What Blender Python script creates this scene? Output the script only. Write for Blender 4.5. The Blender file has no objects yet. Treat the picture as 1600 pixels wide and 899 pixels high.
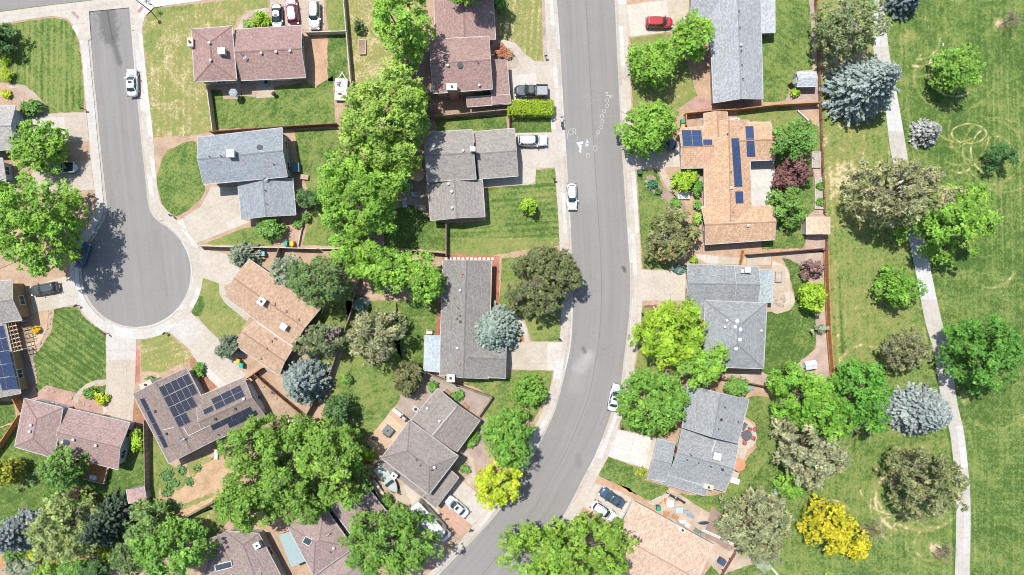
import bpy, bmesh, math, random
import numpy as np
from mathutils import Vector, Matrix
from mathutils.geometry import tessellate_polygon
random.seed(7); rng = np.random.default_rng(11)
R = math.radians
# ------------------------------------------------------------ camera, sky, sun, exposure
S, H, CX, CY = 9.3, 115.0, 800.0, 449.5      # photo scale at the ground (px per metre), drone height (m)
scene = bpy.context.scene
COL = scene.collection
cam_d = bpy.data.cameras.new('camera'); cam = bpy.data.objects.new('camera', cam_d); COL.objects.link(cam)
cam.location = (0, 0, H); cam.rotation_euler = (0, 0, 0)
cam_d.sensor_width = 36; cam_d.lens = 18 * H * S / 800; cam_d.clip_end = 3000
scene.camera = cam
SX, SY = 0.27, -0.33                        # shadow run per metre of height
elev = math.atan(1 / math.hypot(SX, SY)); az = math.atan2(-SY, -SX)
w = bpy.data.worlds.new("World"); scene.world = w; w.use_nodes = True
nt = w.node_tree; bg = nt.nodes['Background']
sky = nt.nodes.new('ShaderNodeTexSky'); sky.sky_type = 'NISHITA'; sky.sun_disc = False
sky.sun_elevation = elev; sky.sun_rotation = math.pi / 2 - az
nt.links.new(sky.outputs[0], bg.inputs[0]); bg.inputs[1].default_value = 0.125
sun_d = bpy.data.lights.new('sun', 'SUN'); sun_d.energy = 4.4; sun_d.angle = R(0.5); sun_d.color = (1.0, 0.965, 0.90)
sun = bpy.data.objects.new('sun', sun_d); COL.objects.link(sun)
sun.rotation_euler = Vector((-SX, -SY, 1)).to_track_quat('Z', 'Y').to_euler()
vs = scene.view_settings; vs.view_transform = 'Standard'; vs.look = 'None'; vs.gamma = 1.0; vs.use_curve_mapping = False
vs.exposure = 0.40
try: scene.cycles.filter_width = 1.0
except Exception: pass

def W(px, py, h=0.0):
    k = (H - h) / H / S
    return Vector(((px - CX) * k, -(py - CY) * k, h))
def WP(pts, h=0.0): return [W(x, y, h) for x, y in pts]

# ------------------------------------------------------------ object helpers
def prop(o, label=None, cat=None, group=None, kind=None):
    if label: o['label'] = label
    if cat: o['category'] = cat
    if group: o['group'] = group
    if kind: o['kind'] = kind
    return o
class MB:
    def __init__(s): s.v = []; s.f = []; s.m = []; s.uv = []; s.sm = []
    def add(s, vs, fs, m=0, uvs=None, smooth=False):
        b = len(s.v); s.v += [tuple(v) for v in vs]
        for i, f in enumerate(fs):
            s.f.append(tuple(b + k for k in f)); s.m.append(m); s.uv.append(uvs[i] if uvs else None); s.sm.append(smooth)
        return s
    def box(s, c, d, rz=0, m=0, top=1.0):
        x, y, z = d[0] / 2, d[1] / 2, d[2] / 2; cs, sn = math.cos(rz), math.sin(rz); P = []
        for sz, t in ((-z, 1), (z, top)):
            for a, b in ((-x, -y), (x, -y), (x, y), (-x, y)):
                a *= t; b *= t; P.append((c[0] + a * cs - b * sn, c[1] + a * sn + b * cs, c[2] + sz))
        return s.add(P, [(3, 2, 1, 0), (4, 5, 6, 7), (0, 1, 5, 4), (1, 2, 6, 5), (2, 3, 7, 6), (3, 0, 4, 7)], m)
    def bar(s, a, b, wd, ht=None, m=0):
        a = Vector(a); b = Vector(b); ht = ht or wd; d = (b - a)
        if d.length < 1e-6: return s
        d.normalize(); side = d.cross(Vector((0, 0, 1)))
        if side.length < 1e-3: side = Vector((1, 0, 0))
        side.normalize(); up = side.cross(d); P = []
        for p in (a, b):
            for i, j in ((-1, -1), (1, -1), (1, 1), (-1, 1)): P.append(p + side * (i * wd / 2) + up * (j * ht / 2))
        return s.add(P, [(0, 1, 2, 3), (7, 6, 5, 4), (0, 4, 5, 1), (1, 5, 6, 2), (2, 6, 7, 3), (3, 7, 4, 0)], m)
    def tube(s, pts, rads, n=8, m=0, caps=True):
        pts = [Vector(p) for p in pts]; V = []; F = []
        for i, p in enumerate(pts):
            d = (pts[min(i + 1, len(pts) - 1)] - pts[max(i - 1, 0)]).normalized()
            a = d.cross(Vector((0.3, 0.9, 0.1))).normalized(); b = d.cross(a)
            for k in range(n):
                t = 2 * math.pi * k / n; V.append(p + (a * math.cos(t) + b * math.sin(t)) * rads[i])
        for i in range(len(pts) - 1):
            for k in range(n):
                k2 = (k + 1) % n; F.append((i * n + k, i * n + k2, (i + 1) * n + k2, (i + 1) * n + k))
        s.add(V, F, m, smooth=True)
        if caps: s.add(V[-n:], [tuple(range(n))], m); s.add(V[:n], [tuple(range(n))[::-1]], m)
        return s
    def rings(s, rs, m=0, n=24, cap=True, bot=True, smooth=True):
        """rs: list of (z, xfront, xrear, halfwidth, exponent) superellipse rings"""
        V = []; F = []
        for z, xf, xr, hw, e in rs:
            cx, hx = (xf + xr) / 2, (xf - xr) / 2
            for k in range(n):
                t = 2 * math.pi * (k + .5) / n; c, q = math.cos(t), math.sin(t)
                V.append((cx + hx * math.copysign(abs(c) ** (2 / e), c), hw * math.copysign(abs(q) ** (2 / e), q), z))
        for i in range(len(rs) - 1):
            for k in range(n):
                k2 = (k + 1) % n; F.append((i * n + k, i * n + k2, (i + 1) * n + k2, (i + 1) * n + k))
        s.add(V, F, m, smooth=smooth)
        if cap: s.add(V[-n:], [tuple(range(n))], m)
        if bot: s.add(V[:n], [tuple(range(n))[::-1]], m)
        return s
    def ico(s, c, r, sub=1, squash=(1, 1, 1), jit=0.0, m=0, smooth=False):
        bm = bmesh.new(); bmesh.ops.create_icosphere(bm, subdivisions=sub, radius=1)
        P = []
        for v in bm.verts:
            j = 1 + random.uniform(-jit, jit)
            P.append((c[0] + v.co.x * r * squash[0] * j, c[1] + v.co.y * r * squash[1] * j, c[2] + v.co.z * r * squash[2] * j))
        s.add(P, [tuple(v.index for v in f.verts) for f in bm.faces], m, smooth=smooth); bm.free(); return s
    def poly(s, pts, z=None, m=0, uvf=None):
        pts = [Vector((p[0], p[1], p[2] if z is None and len(p) > 2 else (z or 0))) for p in pts]
        tris = tessellate_polygon([pts]); F = []
        for t in tris:
            a, b, c = (pts[i] for i in t)
            F.append(tuple(t) if (b - a).cross(c - a).z > 0 else tuple(t)[::-1])
        return s.add(pts, F, m, [[uvf(pts[i]) for i in f] for f in F] if uvf else None)
    def prism(s, pts, z0, z1, m=0, uvf=None):
        s.poly(pts, z1, m, uvf); n = len(pts)
        ar = sum(pts[i][0] * pts[(i + 1) % n][1] - pts[(i + 1) % n][0] * pts[i][1] for i in range(n))
        if ar < 0: pts = list(pts)[::-1]
        V = [(p[0], p[1], z0) for p in pts] + [(p[0], p[1], z1) for p in pts]
        return s.add(V, [(i, (i + 1) % n, n + (i + 1) % n, n + i) for i in range(n)], m)
    def build(s, name, mats, parent=None, base=(0, 0, 0), color=None):
        me = bpy.data.meshes.new(name); bx, by, bz = base
        me.from_pydata([(x - bx, y - by, z - bz) for x, y, z in s.v], [], s.f)
        for mt in (mats if isinstance(mats, (list, tuple)) else [mats]): me.materials.append(mt)
        me.polygons.foreach_set('material_index', s.m); me.polygons.foreach_set('use_smooth', s.sm)
        if any(u is not None for u in s.uv):
            ul = me.uv_layers.new(name='UVMap'); dat = []
            for f, u in zip(s.f, s.uv): dat += ([c for q in u for c in q] if u else [0.0, 0.0] * len(f))
            ul.data.foreach_set('uv', dat)
        me.update(); o = bpy.data.objects.new(name, me); COL.objects.link(o)
        if parent: o.parent = parent
        if color: o.color = tuple(color) if len(color) == 4 else tuple(color) + (1,)
        return o
def thing(name, loc, label, cat, group=None, rz=0):
    o = bpy.data.objects.new(name, None); COL.objects.link(o); o.location = loc; o.rotation_euler = (0, 0, rz); o.empty_display_size = .3
    return prop(o, label, cat, group)
def copy_tree(o, parent=None):
    c = o.copy(); COL.objects.link(c); c.parent = parent
    for ch in [q for q in list(o.children)]: copy_tree(ch, c)
    return c

# ------------------------------------------------------------ materials
class NT:
    def __init__(s, name):
        s.mat = bpy.data.materials.new(name); s.mat.use_nodes = True; s.t = s.mat.node_tree; s.b = s.t.nodes['Principled BSDF']
    def n(s, typ, **kw):
        nd = s.t.nodes.new('ShaderNode' + typ)
        for k, v in kw.items(): setattr(nd, k, v)
        return nd
    def l(s, a, b): s.t.links.new(a, b)
    def math(s, op, a, b=None, clamp=False):
        nd = s.n('Math', operation=op, use_clamp=clamp)
        for i, x in enumerate((a, b)):
            if x is None: continue
            if isinstance(x, (int, float)): nd.inputs[i].default_value = x
            else: s.l(x, nd.inputs[i])
        return nd.outputs[0]
    def noise(s, vec, scale, det=2, rough=.6):
        nd = s.n('TexNoise'); nd.inputs['Scale'].default_value = scale; nd.inputs['Detail'].default_value = det; nd.inputs['Roughness'].default_value = rough
        s.l(vec, nd.inputs['Vector']); return nd.outputs[0]
    def mix(s, f, a, b, mode='MIX'):
        nd = s.n('Mix', data_type='RGBA', blend_type=mode)
        for i, x in ((0, f), (6, a), (7, b)):
            if isinstance(x, (int, float)): nd.inputs[i].default_value = x
            elif isinstance(x, tuple): nd.inputs[i].default_value = x + (1,) if len(x) == 3 else x
            else: s.l(x, nd.inputs[i])
        return nd.outputs[2]
    def ramp(s, f, stops):
        nd = s.n('ValToRGB'); cr = nd.color_ramp
        while len(cr.elements) < len(stops): cr.elements.new(.5)
        for e, (p, c) in zip(cr.elements, stops): e.position = p; e.color = c + (1,)
        s.l(f, nd.inputs[0]); return nd.outputs[0]
    def mr(s, f, a, b, c=0, d=1):
        nd = s.n('MapRange'); s.l(f, nd.inputs[0])
        for i, x in enumerate((a, b, c, d)): nd.inputs[i + 1].default_value = x
        return nd.outputs[0]
    def bump(s, hgt, st, dist=.05):
        nd = s.n('Bump'); nd.inputs['Strength'].default_value = st; nd.inputs['Distance'].default_value = dist
        s.l(hgt, nd.inputs['Height']); s.l(nd.outputs[0], s.b.inputs['Normal'])
    def out(s, col, rough=.8, metal=0, spec=.3):
        if isinstance(col, tuple): s.b.inputs['Base Color'].default_value = col + (1,)
        else: s.l(col, s.b.inputs['Base Color'])
        s.b.inputs['Roughness'].default_value = rough; s.b.inputs['Metallic'].default_value = metal
        s.b.inputs['Specular IOR Level'].default_value = spec
        return s.mat
    def pos(s): return s.n('NewGeometry').outputs['Position']
    def obj(s): return s.n('TexCoord').outputs['Object']
    def uv(s): return s.n('TexCoord').outputs['UV']
def grey(x): return (x, x, x)

def m_grass():
    t = NT('grass'); P0 = t.pos(); oi = t.n('ObjectInfo')
    sh = t.n('VectorMath', operation='SCALE'); sh.inputs[0].default_value = (91, 47, 0); t.l(oi.outputs['Random'], sh.inputs['Scale'])
    ad = t.n('VectorMath', operation='ADD'); t.l(P0, ad.inputs[0]); t.l(sh.outputs[0], ad.inputs[1]); P = ad.outputs[0]; amp = t.mr(oi.outputs['Random'], 0, 1, .75, 1.15); sep = t.n('SeparateColor'); t.l(oi.outputs['Color'], sep.inputs[0])
    dry, stripe, ang = sep.outputs[0], sep.outputs[1], sep.outputs[2]
    n0 = t.noise(P, .09, 2); n1 = t.noise(P, .42, 3, .65); n2 = t.noise(P, 1.7, 3, .7); n3 = t.noise(P, 3.6, 3, .8); n4 = t.noise(P, 11, 1, .5)
    vr = t.n('VectorRotate', rotation_type='Z_AXIS'); t.l(P, vr.inputs['Vector']); t.l(t.math('MULTIPLY', ang, 3.14159), vr.inputs['Angle'])
    wv = t.n('TexWave', wave_type='BANDS'); wv.inputs['Scale'].default_value = .30; wv.inputs['Distortion'].default_value = .35; wv.inputs['Detail'].default_value = 2
    wv.inputs['Detail Scale'].default_value = .4
    t.l(vr.outputs[0], wv.inputs['Vector'])
    # streaky mower texture: noise squeezed along the stripe direction
    mp = t.n('Mapping'); mp.inputs['Scale'].default_value = (2.2, .10, 1); t.l(vr.outputs[0], mp.inputs['Vector'])
    st = t.noise(mp.outputs[0], 1.0, 3, .7)
    d = t.math('ADD', dry, t.math('MULTIPLY', t.math('MULTIPLY', t.math('SUBTRACT', n1, .5), .95), amp))
    for nn, k in ((n0, .5), (n2, .70), (n3, 1.35), (n4, .6)):
        d = t.math('ADD', d, t.math('MULTIPLY', t.math('SUBTRACT', nn, .5), k))
    d = t.math('ADD', d, t.math('MULTIPLY', t.math('MULTIPLY', t.math('SUBTRACT', wv.outputs[1], .5), stripe), .17))
    d = t.math('ADD', d, t.math('MULTIPLY', t.math('MULTIPLY', t.math('SUBTRACT', st, .5), stripe), .75))
    at = t.n('Attribute', attribute_name='marks'); d = t.math('ADD', d, t.math('MULTIPLY', at.outputs['Fac'], t.mr(n2, .3, .6, .55, 1.1)), clamp=True)
    c = t.ramp(d, [(0, (.060, .112, .026)), (.2, (.122, .182, .046)), (.4, (.192, .240, .072)), (.6, (.228, .222, .075)), (.8, (.335, .295, .130)), (1, (.52, .43, .27))])
    vo = t.n('TexVoronoi'); vo.inputs['Scale'].default_value = 1.5; t.l(P, vo.inputs['Vector'])
    sp = t.math('MULTIPLY', t.math('LESS_THAN', vo.outputs['Distance'], .075), t.mr(t.noise(P, .33, 2), .54, .60, 0, .8)); c = t.mix(sp, c, (.62, .60, .46))
    t.bump(t.math('ADD', n3, n4), .55, .12)
    return t.out(c, .9, 0, .1)
def m_dirt(name='earth', a=(.24, .165, .11), b=(.50, .385, .285), sc=3.0, fine=11):
    t = NT(name); P = t.pos(); n1 = t.noise(P, .5, 3); n2 = t.noise(P, sc, 4, .75); n3 = t.noise(P, fine, 2, .8)
    f = t.math('ADD', t.math('MULTIPLY', n1, .35), t.math('ADD', t.math('MULTIPLY', n2, .35), t.math('MULTIPLY', n3, .45)))
    c = t.mix(t.mr(f, .4, .75), a, b)
    oi = t.n('ObjectInfo'); c = t.mix(1.0, c, oi.outputs['Color'], 'MULTIPLY')
    t.bump(n3, .6, .06); return t.out(c, .95, 0, .1)
def m_concrete():
    t = NT('concrete'); P = t.pos(); uv = t.uv(); oi = t.n('ObjectInfo'); cell = oi.outputs['Alpha']
    sx = t.n('SeparateXYZ'); t.l(uv, sx.inputs[0])
    cu = t.math('DIVIDE', sx.outputs[0], cell); cv = t.math('DIVIDE', sx.outputs[1], cell)
    fu = t.math('FRACT', cu); fv = t.math('FRACT', cv)
    cmb = t.n('CombineXYZ'); t.l(t.math('FLOOR', t.math('DIVIDE', cu, 2.0)), cmb.inputs[0]); t.l(t.math('FLOOR', t.math('DIVIDE', cv, 2.0)), cmb.inputs[1]); t.l(t.math('MULTIPLY', oi.outputs['Random'], 50), cmb.inputs[2])
    wn = t.n('TexWhiteNoise'); t.l(cmb.outputs[0], wn.inputs[0])
    n1 = t.noise(P, .35, 3); n2 = t.noise(P, 2.4, 5, .75); n3 = t.noise(P, 14, 2)
    c = t.mix(t.mr(wn.outputs[0], .70, .80), (.455, .415, .365), (.515, .505, .48))
    c = t.mix(1.0, c, oi.outputs['Color'], 'MULTIPLY')
    c = t.mix(t.mr(n2, .42, .75), c, t.mix(1.0, c, (.76, .73, .70), 'MULTIPLY'))
    c = t.mix(t.mr(n1, .45, .65, 0, .35), c, t.mix(1.0, c, (.74, .72, .69), 'MULTIPLY'))
    c = t.mix(t.math('MULTIPLY', n3, .2), c, (.3, .27, .24))
    ed = t.math('MINIMUM', t.math('MINIMUM', fu, t.math('SUBTRACT', 1, fu)), t.math('MINIMUM', fv, t.math('SUBTRACT', 1, fv)))
    j = t.math('LESS_THAN', t.math('MULTIPLY', ed, cell), .022)
    c = t.mix(t.math('MULTIPLY', j, .42), c, (.2, .17, .15))
    return t.out(c, .85, 0, .2)
def m_road():
    t = NT('asphalt'); P = t.pos(); uv = t.uv(); n1 = t.noise(P, .22, 3); n2 = t.noise(P, 3, 5, .8); n3 = t.noise(P, 16, 2)
    mp = t.n('Mapping'); mp.inputs['Scale'].default_value = (.02, .9, 1); t.l(uv, mp.inputs['Vector'])
    st = t.noise(mp.outputs[0], 1, 3); sx = t.n('SeparateXYZ'); t.l(uv, sx.inputs[0])
    f = t.math('ADD', t.math('MULTIPLY', n2, .5), t.math('ADD', t.math('MULTIPLY', n3, .35), t.math('MULTIPLY', st, .5)))
    c = t.mix(t.mr(f, .45, .9), (.178, .168, .160), (.268, .256, .244))
    c = t.mix(t.mr(n1, .35, .7, 0, .3), c, (.262, .25, .238))
    def seg(a, b, wd, soft, col, amt, ns=1.0):
        nonlocal c
        A = W(*a); B = W(*b); D = B - A; L2 = D.length_squared or 1
        v = t.n('VectorMath', operation='SUBTRACT'); t.l(P, v.inputs[0]); v.inputs[1].default_value = (A.x, A.y, 0)
        fl = t.n('VectorMath', operation='MULTIPLY'); t.l(v.outputs[0], fl.inputs[0]); fl.inputs[1].default_value = (1, 1, 0)
        dt = t.n('VectorMath', operation='DOT_PRODUCT'); t.l(fl.outputs[0], dt.inputs[0]); dt.inputs[1].default_value = (D.x, D.y, 0)
        h = t.math('DIVIDE', dt.outputs['Value'], L2, clamp=True)
        sc = t.n('VectorMath', operation='SCALE'); sc.inputs[0].default_value = (D.x, D.y, 0); t.l(h, sc.inputs['Scale'])
        df = t.n('VectorMath', operation='DISTANCE'); t.l(fl.outputs[0], df.inputs[0]); t.l(sc.outputs[0], df.inputs[1])
        dd = t.math('ADD', df.outputs['Value'], t.math('MULTIPLY', t.math('SUBTRACT', t.noise(P, 1.3, 4, .7), .5), ns * wd * 4))
        m = t.mr(dd, wd, wd + soft, amt, 0)
        c = t.mix(m, c, col)
    seg((166, 20), (172, 55), .9, 1.2, (.115, .113, .11), .8)
    seg((176, 60), (187, 98), .22, .5, (.10, .1, .1), .7)
    seg((168, 18), (176, 62), .06, .15, (.07, .07, .07), .6, .4)
    seg((918, 556), (905, 576), .3, 1.2, (.38, .37, .35), .6)
    seg((905, 580), (897, 604), .4, 1.5, (.31, .30, .29), .4)
    seg((911, 545), (914, 550), .12, .4, (.09, .09, .09), .7)
    seg((909, 232), (916, 228), .1, 3, (.33, .32, .31), .25)
    seg((974, 418), (976, 423), .12, .3, (.07, .07, .07), .8)
    seg((903, 712), (905, 728), .1, .7, (.15, .15, .15), .5)
    seg((908, 262), (914, 300), .8, 2.5, (.30, .29, .28), .4)
    for vv in (0.0,):
        ctr = t.math('ABSOLUTE', t.math('SUBTRACT', sx.outputs[1], vv))
        c = t.mix(t.mr(ctr, .03, .14, .38, 0), c, (.115, .11, .105))
    for vv in (-2.7, 2.7):
        ctr = t.math('ABSOLUTE', t.math('SUBTRACT', sx.outputs[1], vv))
        c = t.mix(t.mr(ctr, .1, 1.0, .10, 0), c, (.15, .145, .14))
    vo = t.n('TexVoronoi', feature='DISTANCE_TO_EDGE'); vo.inputs['Scale'].default_value = .11; 
    wp = t.n('VectorMath', operation='ADD'); t.l(P, wp.inputs[0]); nz = t.n('TexNoise'); nz.inputs['Scale'].default_value = .6; nz.inputs['Detail'].default_value = 4
    t.l(P, nz.inputs['Vector']); s2 = t.n('VectorMath', operation='SCALE'); t.l(nz.outputs[1], s2.inputs[0]); s2.inputs['Scale'].default_value = 2.2
    t.l(s2.outputs[0], wp.inputs[1]); t.l(wp.outputs[0], vo.inputs['Vector'])
    c = t.mix(t.math('MULTIPLY', t.math('LESS_THAN', vo.outputs[0], .0045), .12), c, (.10, .1, .1))
    return t.out(c, .9, 0, .15)
def m_shingle(shake=False):
    t = NT('shake_shingle' if shake else 'asphalt_shingle'); uv = t.uv(); P = t.pos(); oi = t.n('ObjectInfo'); base = oi.outputs['Color']
    br = t.n('TexBrick'); t.l(uv, br.inputs['Vector']); br.inputs['Scale'].default_value = 1
    br.inputs['Brick Width'].default_value = .20 if shake else .30; br.inputs['Row Height'].default_value = .34 if shake else .21
    br.inputs['Mortar Size'].default_value = .012; br.inputs['Bias'].default_value = 0; br.offset_frequency = 2
    if shake: br.inputs['Color1'].default_value = (.80, .78, .75, 1); br.inputs['Color2'].default_value = (1.18, 1.17, 1.15, 1); br.inputs['Mortar'].default_value = (.66, .6, .56, 1)
    else: br.inputs['Color1'].default_value = (.80, .80, .80, 1); br.inputs['Color2'].default_value = (1.2, 1.2, 1.2, 1); br.inputs['Mortar'].default_value = (.72, .72, .72, 1)
    c = t.mix(1.0, base, br.outputs[0], 'MULTIPLY')
    n1 = t.noise(P, .35, 3); n2 = t.noise(P, 4.2, 3, .8); n3 = t.noise(P, 13, 1)
    k = t.math('ADD', t.math('ADD', t.mr(n1, .25, .75, -.06, .06), t.mr(n2, .3, .7, -.12, .12)), t.mr(n3, .25, .75, .88, 1.12))
    cb = t.n('CombineXYZ'); [t.l(k, cb.inputs[i]) for i in range(3)]
    c = t.mix(1.0, c, cb.outputs[0], 'MULTIPLY')
    mp = t.n('Mapping'); mp.inputs['Scale'].default_value = (1.6, .12, 1); t.l(uv, mp.inputs['Vector'])
    st = t.noise(mp.outputs[0], 1, 3); c = t.mix(t.mr(st, .55, .8, 0, .15), c, t.mix(1.0, c, (.72, .70, .68), 'MULTIPLY'))
    t.bump(t.math('ADD', n3, br.outputs['Fac']), .35, .03)
    return t.out(c, .95, 0, .1)
def m_plain(name, col, rough=.6, metal=0, var=.25, sc=3.0, spec=.3):
    t = NT(name); P = t.obj(); n = t.noise(P, sc, 3, .7)
    c = t.mix(t.mr(n, .3, .75), tuple(x * (1 - var) for x in col), tuple(min(1, x * (1 + var * .5)) for x in col))
    return t.out(c, rough, metal, spec)
def m_tint(name, rough=.6, metal=0, var=.2, sc=3.0, spec=.3, coat=0):
    t = NT(name); n = t.noise(t.obj(), sc, 3, .7); oi = t.n('ObjectInfo')
    c = t.mix(t.mr(n, .3, .75, 0, var), oi.outputs['Color'], t.mix(1.0, oi.outputs['Color'], (.55, .53, .5), 'MULTIPLY'))
    if coat: t.b.inputs['Coat Weight'].default_value = coat; t.b.inputs['Coat Roughness'].default_value = .08
    return t.out(c, rough, metal, spec)
def m_wood(name, a, b, wd=.14):
    t = NT(name); P = t.obj(); n = t.noise(P, 2, 3); mp = t.n('Mapping'); mp.inputs['Scale'].default_value = (7, 7, .6); t.l(P, mp.inputs['Vector'])
    n2 = t.noise(mp.outputs[0], 1, 2, .8); c = t.mix(t.mr(t.math('ADD', n, n2), .75, 1.3), a, b)
    return t.out(c, .85, 0, .15)
def m_leaf():
    t = NT('foliage'); oi = t.n('ObjectInfo'); at = t.n('Attribute', attribute_name='tint')
    c = t.mix(1.0, oi.outputs['Color'], at.outputs['Color'], 'MULTIPLY')
    t.out(c, .55, 0, .25)
    tr = t.n('BsdfTranslucent'); t.l(t.mix(1.0, c, (1.25, 1.2, .6), 'MULTIPLY'), tr.inputs[0])
    mx = t.n('MixShader'); mx.inputs[0].default_value = .14
    t.l(t.b.outputs[0], mx.inputs[1]); t.l(tr.outputs[0], mx.inputs[2]); t.l(mx.outputs[0], t.t.nodes['Material Output'].inputs[0])
    return t.mat
def m_brick(name, a, b, mort, sc=1.0):
    t = NT(name); P = t.obj(); br = t.n('TexBrick'); t.l(P, br.inputs['Vector']); br.inputs['Scale'].default_value = sc
    br.inputs['Brick Width'].default_value = .22; br.inputs['Row Height'].default_value = .1; br.inputs['Mortar Size'].default_value = .008
    br.inputs['Color1'].default_value = a + (1,); br.inputs['Color2'].default_value = b + (1,); br.inputs['Mortar'].default_value = mort + (1,)
    n = t.noise(P, 3, 4, .8); c = t.mix(t.mr(n, .35, .75, 0, .5), br.outputs[0], tuple(x * .65 for x in a))
    return t.out(c, .9, 0, .15)
def m_siding():
    t = NT('wall_siding'); oi = t.n('ObjectInfo'); sx = t.n('SeparateXYZ'); t.l(t.obj(), sx.inputs[0])
    fz = t.math('FRACT', t.math('MULTIPLY', sx.outputs[2], 5.0)); n = t.noise(t.obj(), 1.2, 3)
    c = t.mix(t.math('MULTIPLY', t.math('LESS_THAN', fz, .12), .45), oi.outputs['Color'], (.05, .05, .05))
    c = t.mix(t.mr(n, .4, .75, 0, .3), c, t.mix(1.0, c, (.6, .58, .55), 'MULTIPLY'))
    return t.out(c, .8, 0, .2)
def m_panel():
    t = NT('solar_cell'); uv = t.uv(); sx = t.n('SeparateXYZ'); t.l(uv, sx.inputs[0])
    fu = t.math('FRACT', t.math('MULTIPLY', sx.outputs[0], 6)); fv = t.math('FRACT', t.math('MULTIPLY', sx.outputs[1], 10))
    j = t.math('MAXIMUM', t.math('LESS_THAN', fu, .07), t.math('LESS_THAN', fv, .07))
    oi = t.n('ObjectInfo'); c = t.mix(t.math('MULTIPLY', j, .3), oi.outputs['Color'], (.2, .25, .35))
    return t.out(c, .12, 0, .6)
M = dict(grass=m_grass(), earth=m_dirt(), mulch=m_dirt('mulch', (.15, .09, .065), (.42, .29, .225), 4, 12),
         gravel=m_dirt('gravel', (.20, .17, .15), (.56, .50, .45), 6, 14), concrete=m_concrete(), road=m_road(),
         shingle=m_shingle(), shake=m_shingle(True), siding=m_siding(), leaf=m_leaf(), panel=m_panel(),
         brick=m_brick('red_brick', (.34, .17, .12), (.42, .24, .18), (.4, .36, .33)),
         paver=m_brick('paver_brick', (.42, .24, .17), (.55, .36, .27), (.34, .27, .22), .7),
         trimp=m_plain('trim_paint', (.46, .45, .43), .6, 0, .3), white=m_plain('white_paint', (.72, .72, .70), .5, 0, .15), dark=m_plain('dark_metal', (.045, .047, .05), .5, 0, .3),
         rubber=m_plain('tyre_rubber', (.03, .03, .03), .85), chrome=m_plain('bare_metal', (.5, .51, .53), .35, .8, .15),
         glass=m_plain('tinted_glass', (.035, .055, .06), .06, 0, .2, 1, .8), pane=m_plain('window_glass', (.05, .07, .08), .05, 0, .2, 1, .8),
         paint=m_tint('car_paint', .25, .15, .08, 2, .5, .8), tint=m_tint('painted_surface', .65), cloth=m_tint('cloth', .9, 0, .15, 5),
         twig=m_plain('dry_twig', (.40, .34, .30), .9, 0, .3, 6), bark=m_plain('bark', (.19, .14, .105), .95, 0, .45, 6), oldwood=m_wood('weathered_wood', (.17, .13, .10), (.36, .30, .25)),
         cedar=m_wood('cedar_wood', (.33, .15, .06), (.52, .27, .12)), palewood=m_wood('pale_wood', (.42, .36, .29), (.6, .54, .46)),
         brownwood=m_wood('brown_wood', (.15, .07, .045), (.27, .14, .09)),
         light=m_plain('lamp_glass', (.75, .76, .78), .15), amber=m_plain('tail_lamp', (.35, .02, .015), .2),
         stone=m_plain('boulder', (.42, .35, .29), .95, 0, .4, 4), metalroof=m_tint('ribbed_metal', .4, .3, .15, 2, .5))
# ------------------------------------------------------------ ground, roads, pavements
def crom(pts, n=6, closed=False):
    P = [Vector((p[0], p[1], 0)) for p in pts]; out = []; L = len(P); last = L if closed else L - 1
    for i in range(last):
        if closed: a, b, c, d = P[(i - 1) % L], P[i], P[(i + 1) % L], P[(i + 2) % L]
        else: a, b, c, d = P[max(i - 1, 0)], P[i], P[i + 1], P[min(i + 2, L - 1)]
        for k in range(n):
            t = k / n; q = .5 * ((2 * b) + (c - a) * t + (2 * a - 5 * b + 4 * c - d) * t * t + (3 * b - a - 3 * c + d) * t ** 3); out.append((q.x, q.y))
    if not closed: out.append((P[-1].x, P[-1].y))
    return out
def resample(pts, n):
    P = [Vector((p[0], p[1])) for p in pts]; d = [0]
    for a, b in zip(P, P[1:]): d.append(d[-1] + (b - a).length)
    out = []; j = 0
    for i in range(n):
        t = d[-1] * i / (n - 1)
        while j < len(P) - 2 and d[j + 1] < t: j += 1
        k = (t - d[j]) / max(d[j + 1] - d[j], 1e-9); out.append(P[j].lerp(P[j + 1], min(k, 1)))
    return out
def struct(name, mb, mat, color=(1, 1, 1, 1)): return prop(mb.build(name, mat, color=color), kind='structure')
def ribbon(name, L, Rr, mat, z0, z1, color=(1, 1, 1, 1.5), n=120, smooth=True):
    """strip between two image-space edge lines, UV in metres (u along, v across from the middle)"""
    if smooth: L, Rr = crom(L), crom(Rr)
    L = [W(*p, z1) for p in resample(L, n)]; Rr = [W(*p, z1) for p in resample(Rr, n)]
    mb = MB(); V = []; UV = []; u = 0; pm = None
    for a, b in zip(L, Rr):
        m = (a + b) / 2
        if pm is not None: u += (m - pm).length
        pm = m; wd = (a - b).length / 2; V += [a, b]; UV += [(u, -wd), (u, wd)]
    F = []; 
    for i in range(n - 1):
        f = (2 * i, 2 * i + 1, 2 * i + 3, 2 * i + 2)
        a, b, c = (V[k] for k in f[:3])
        F.append(f if (b - a).cross(c - a).z > 0 else f[::-1])
    mb.add(V, F, 0, [[UV[k] for k in f] for f in F])
    if z1 - z0 > .02:
        for side in (0, 1):
            SV = []; [SV.extend([V[2 * i + side], (V[2 * i + side][0], V[2 * i + side][1], z0)]) for i in range(n)]
            mb.add(SV, [(2 * i, 2 * i + 2, 2 * i + 3, 2 * i + 1) for i in range(n - 1)])
    return struct(name, mb, mat, color)
def jitter(poly, amp=.06, step=.5):
    out = []; n = len(poly)
    for i in range(n):
        a = Vector(poly[i][:2]); b = Vector(poly[(i + 1) % n][:2]); L = (b - a).length; k = max(1, int(L / step))
        for j in range(k):
            p = a.lerp(b, j / k); out.append((p.x + random.uniform(-amp, amp), p.y + random.uniform(-amp, amp)))
    return out
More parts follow.
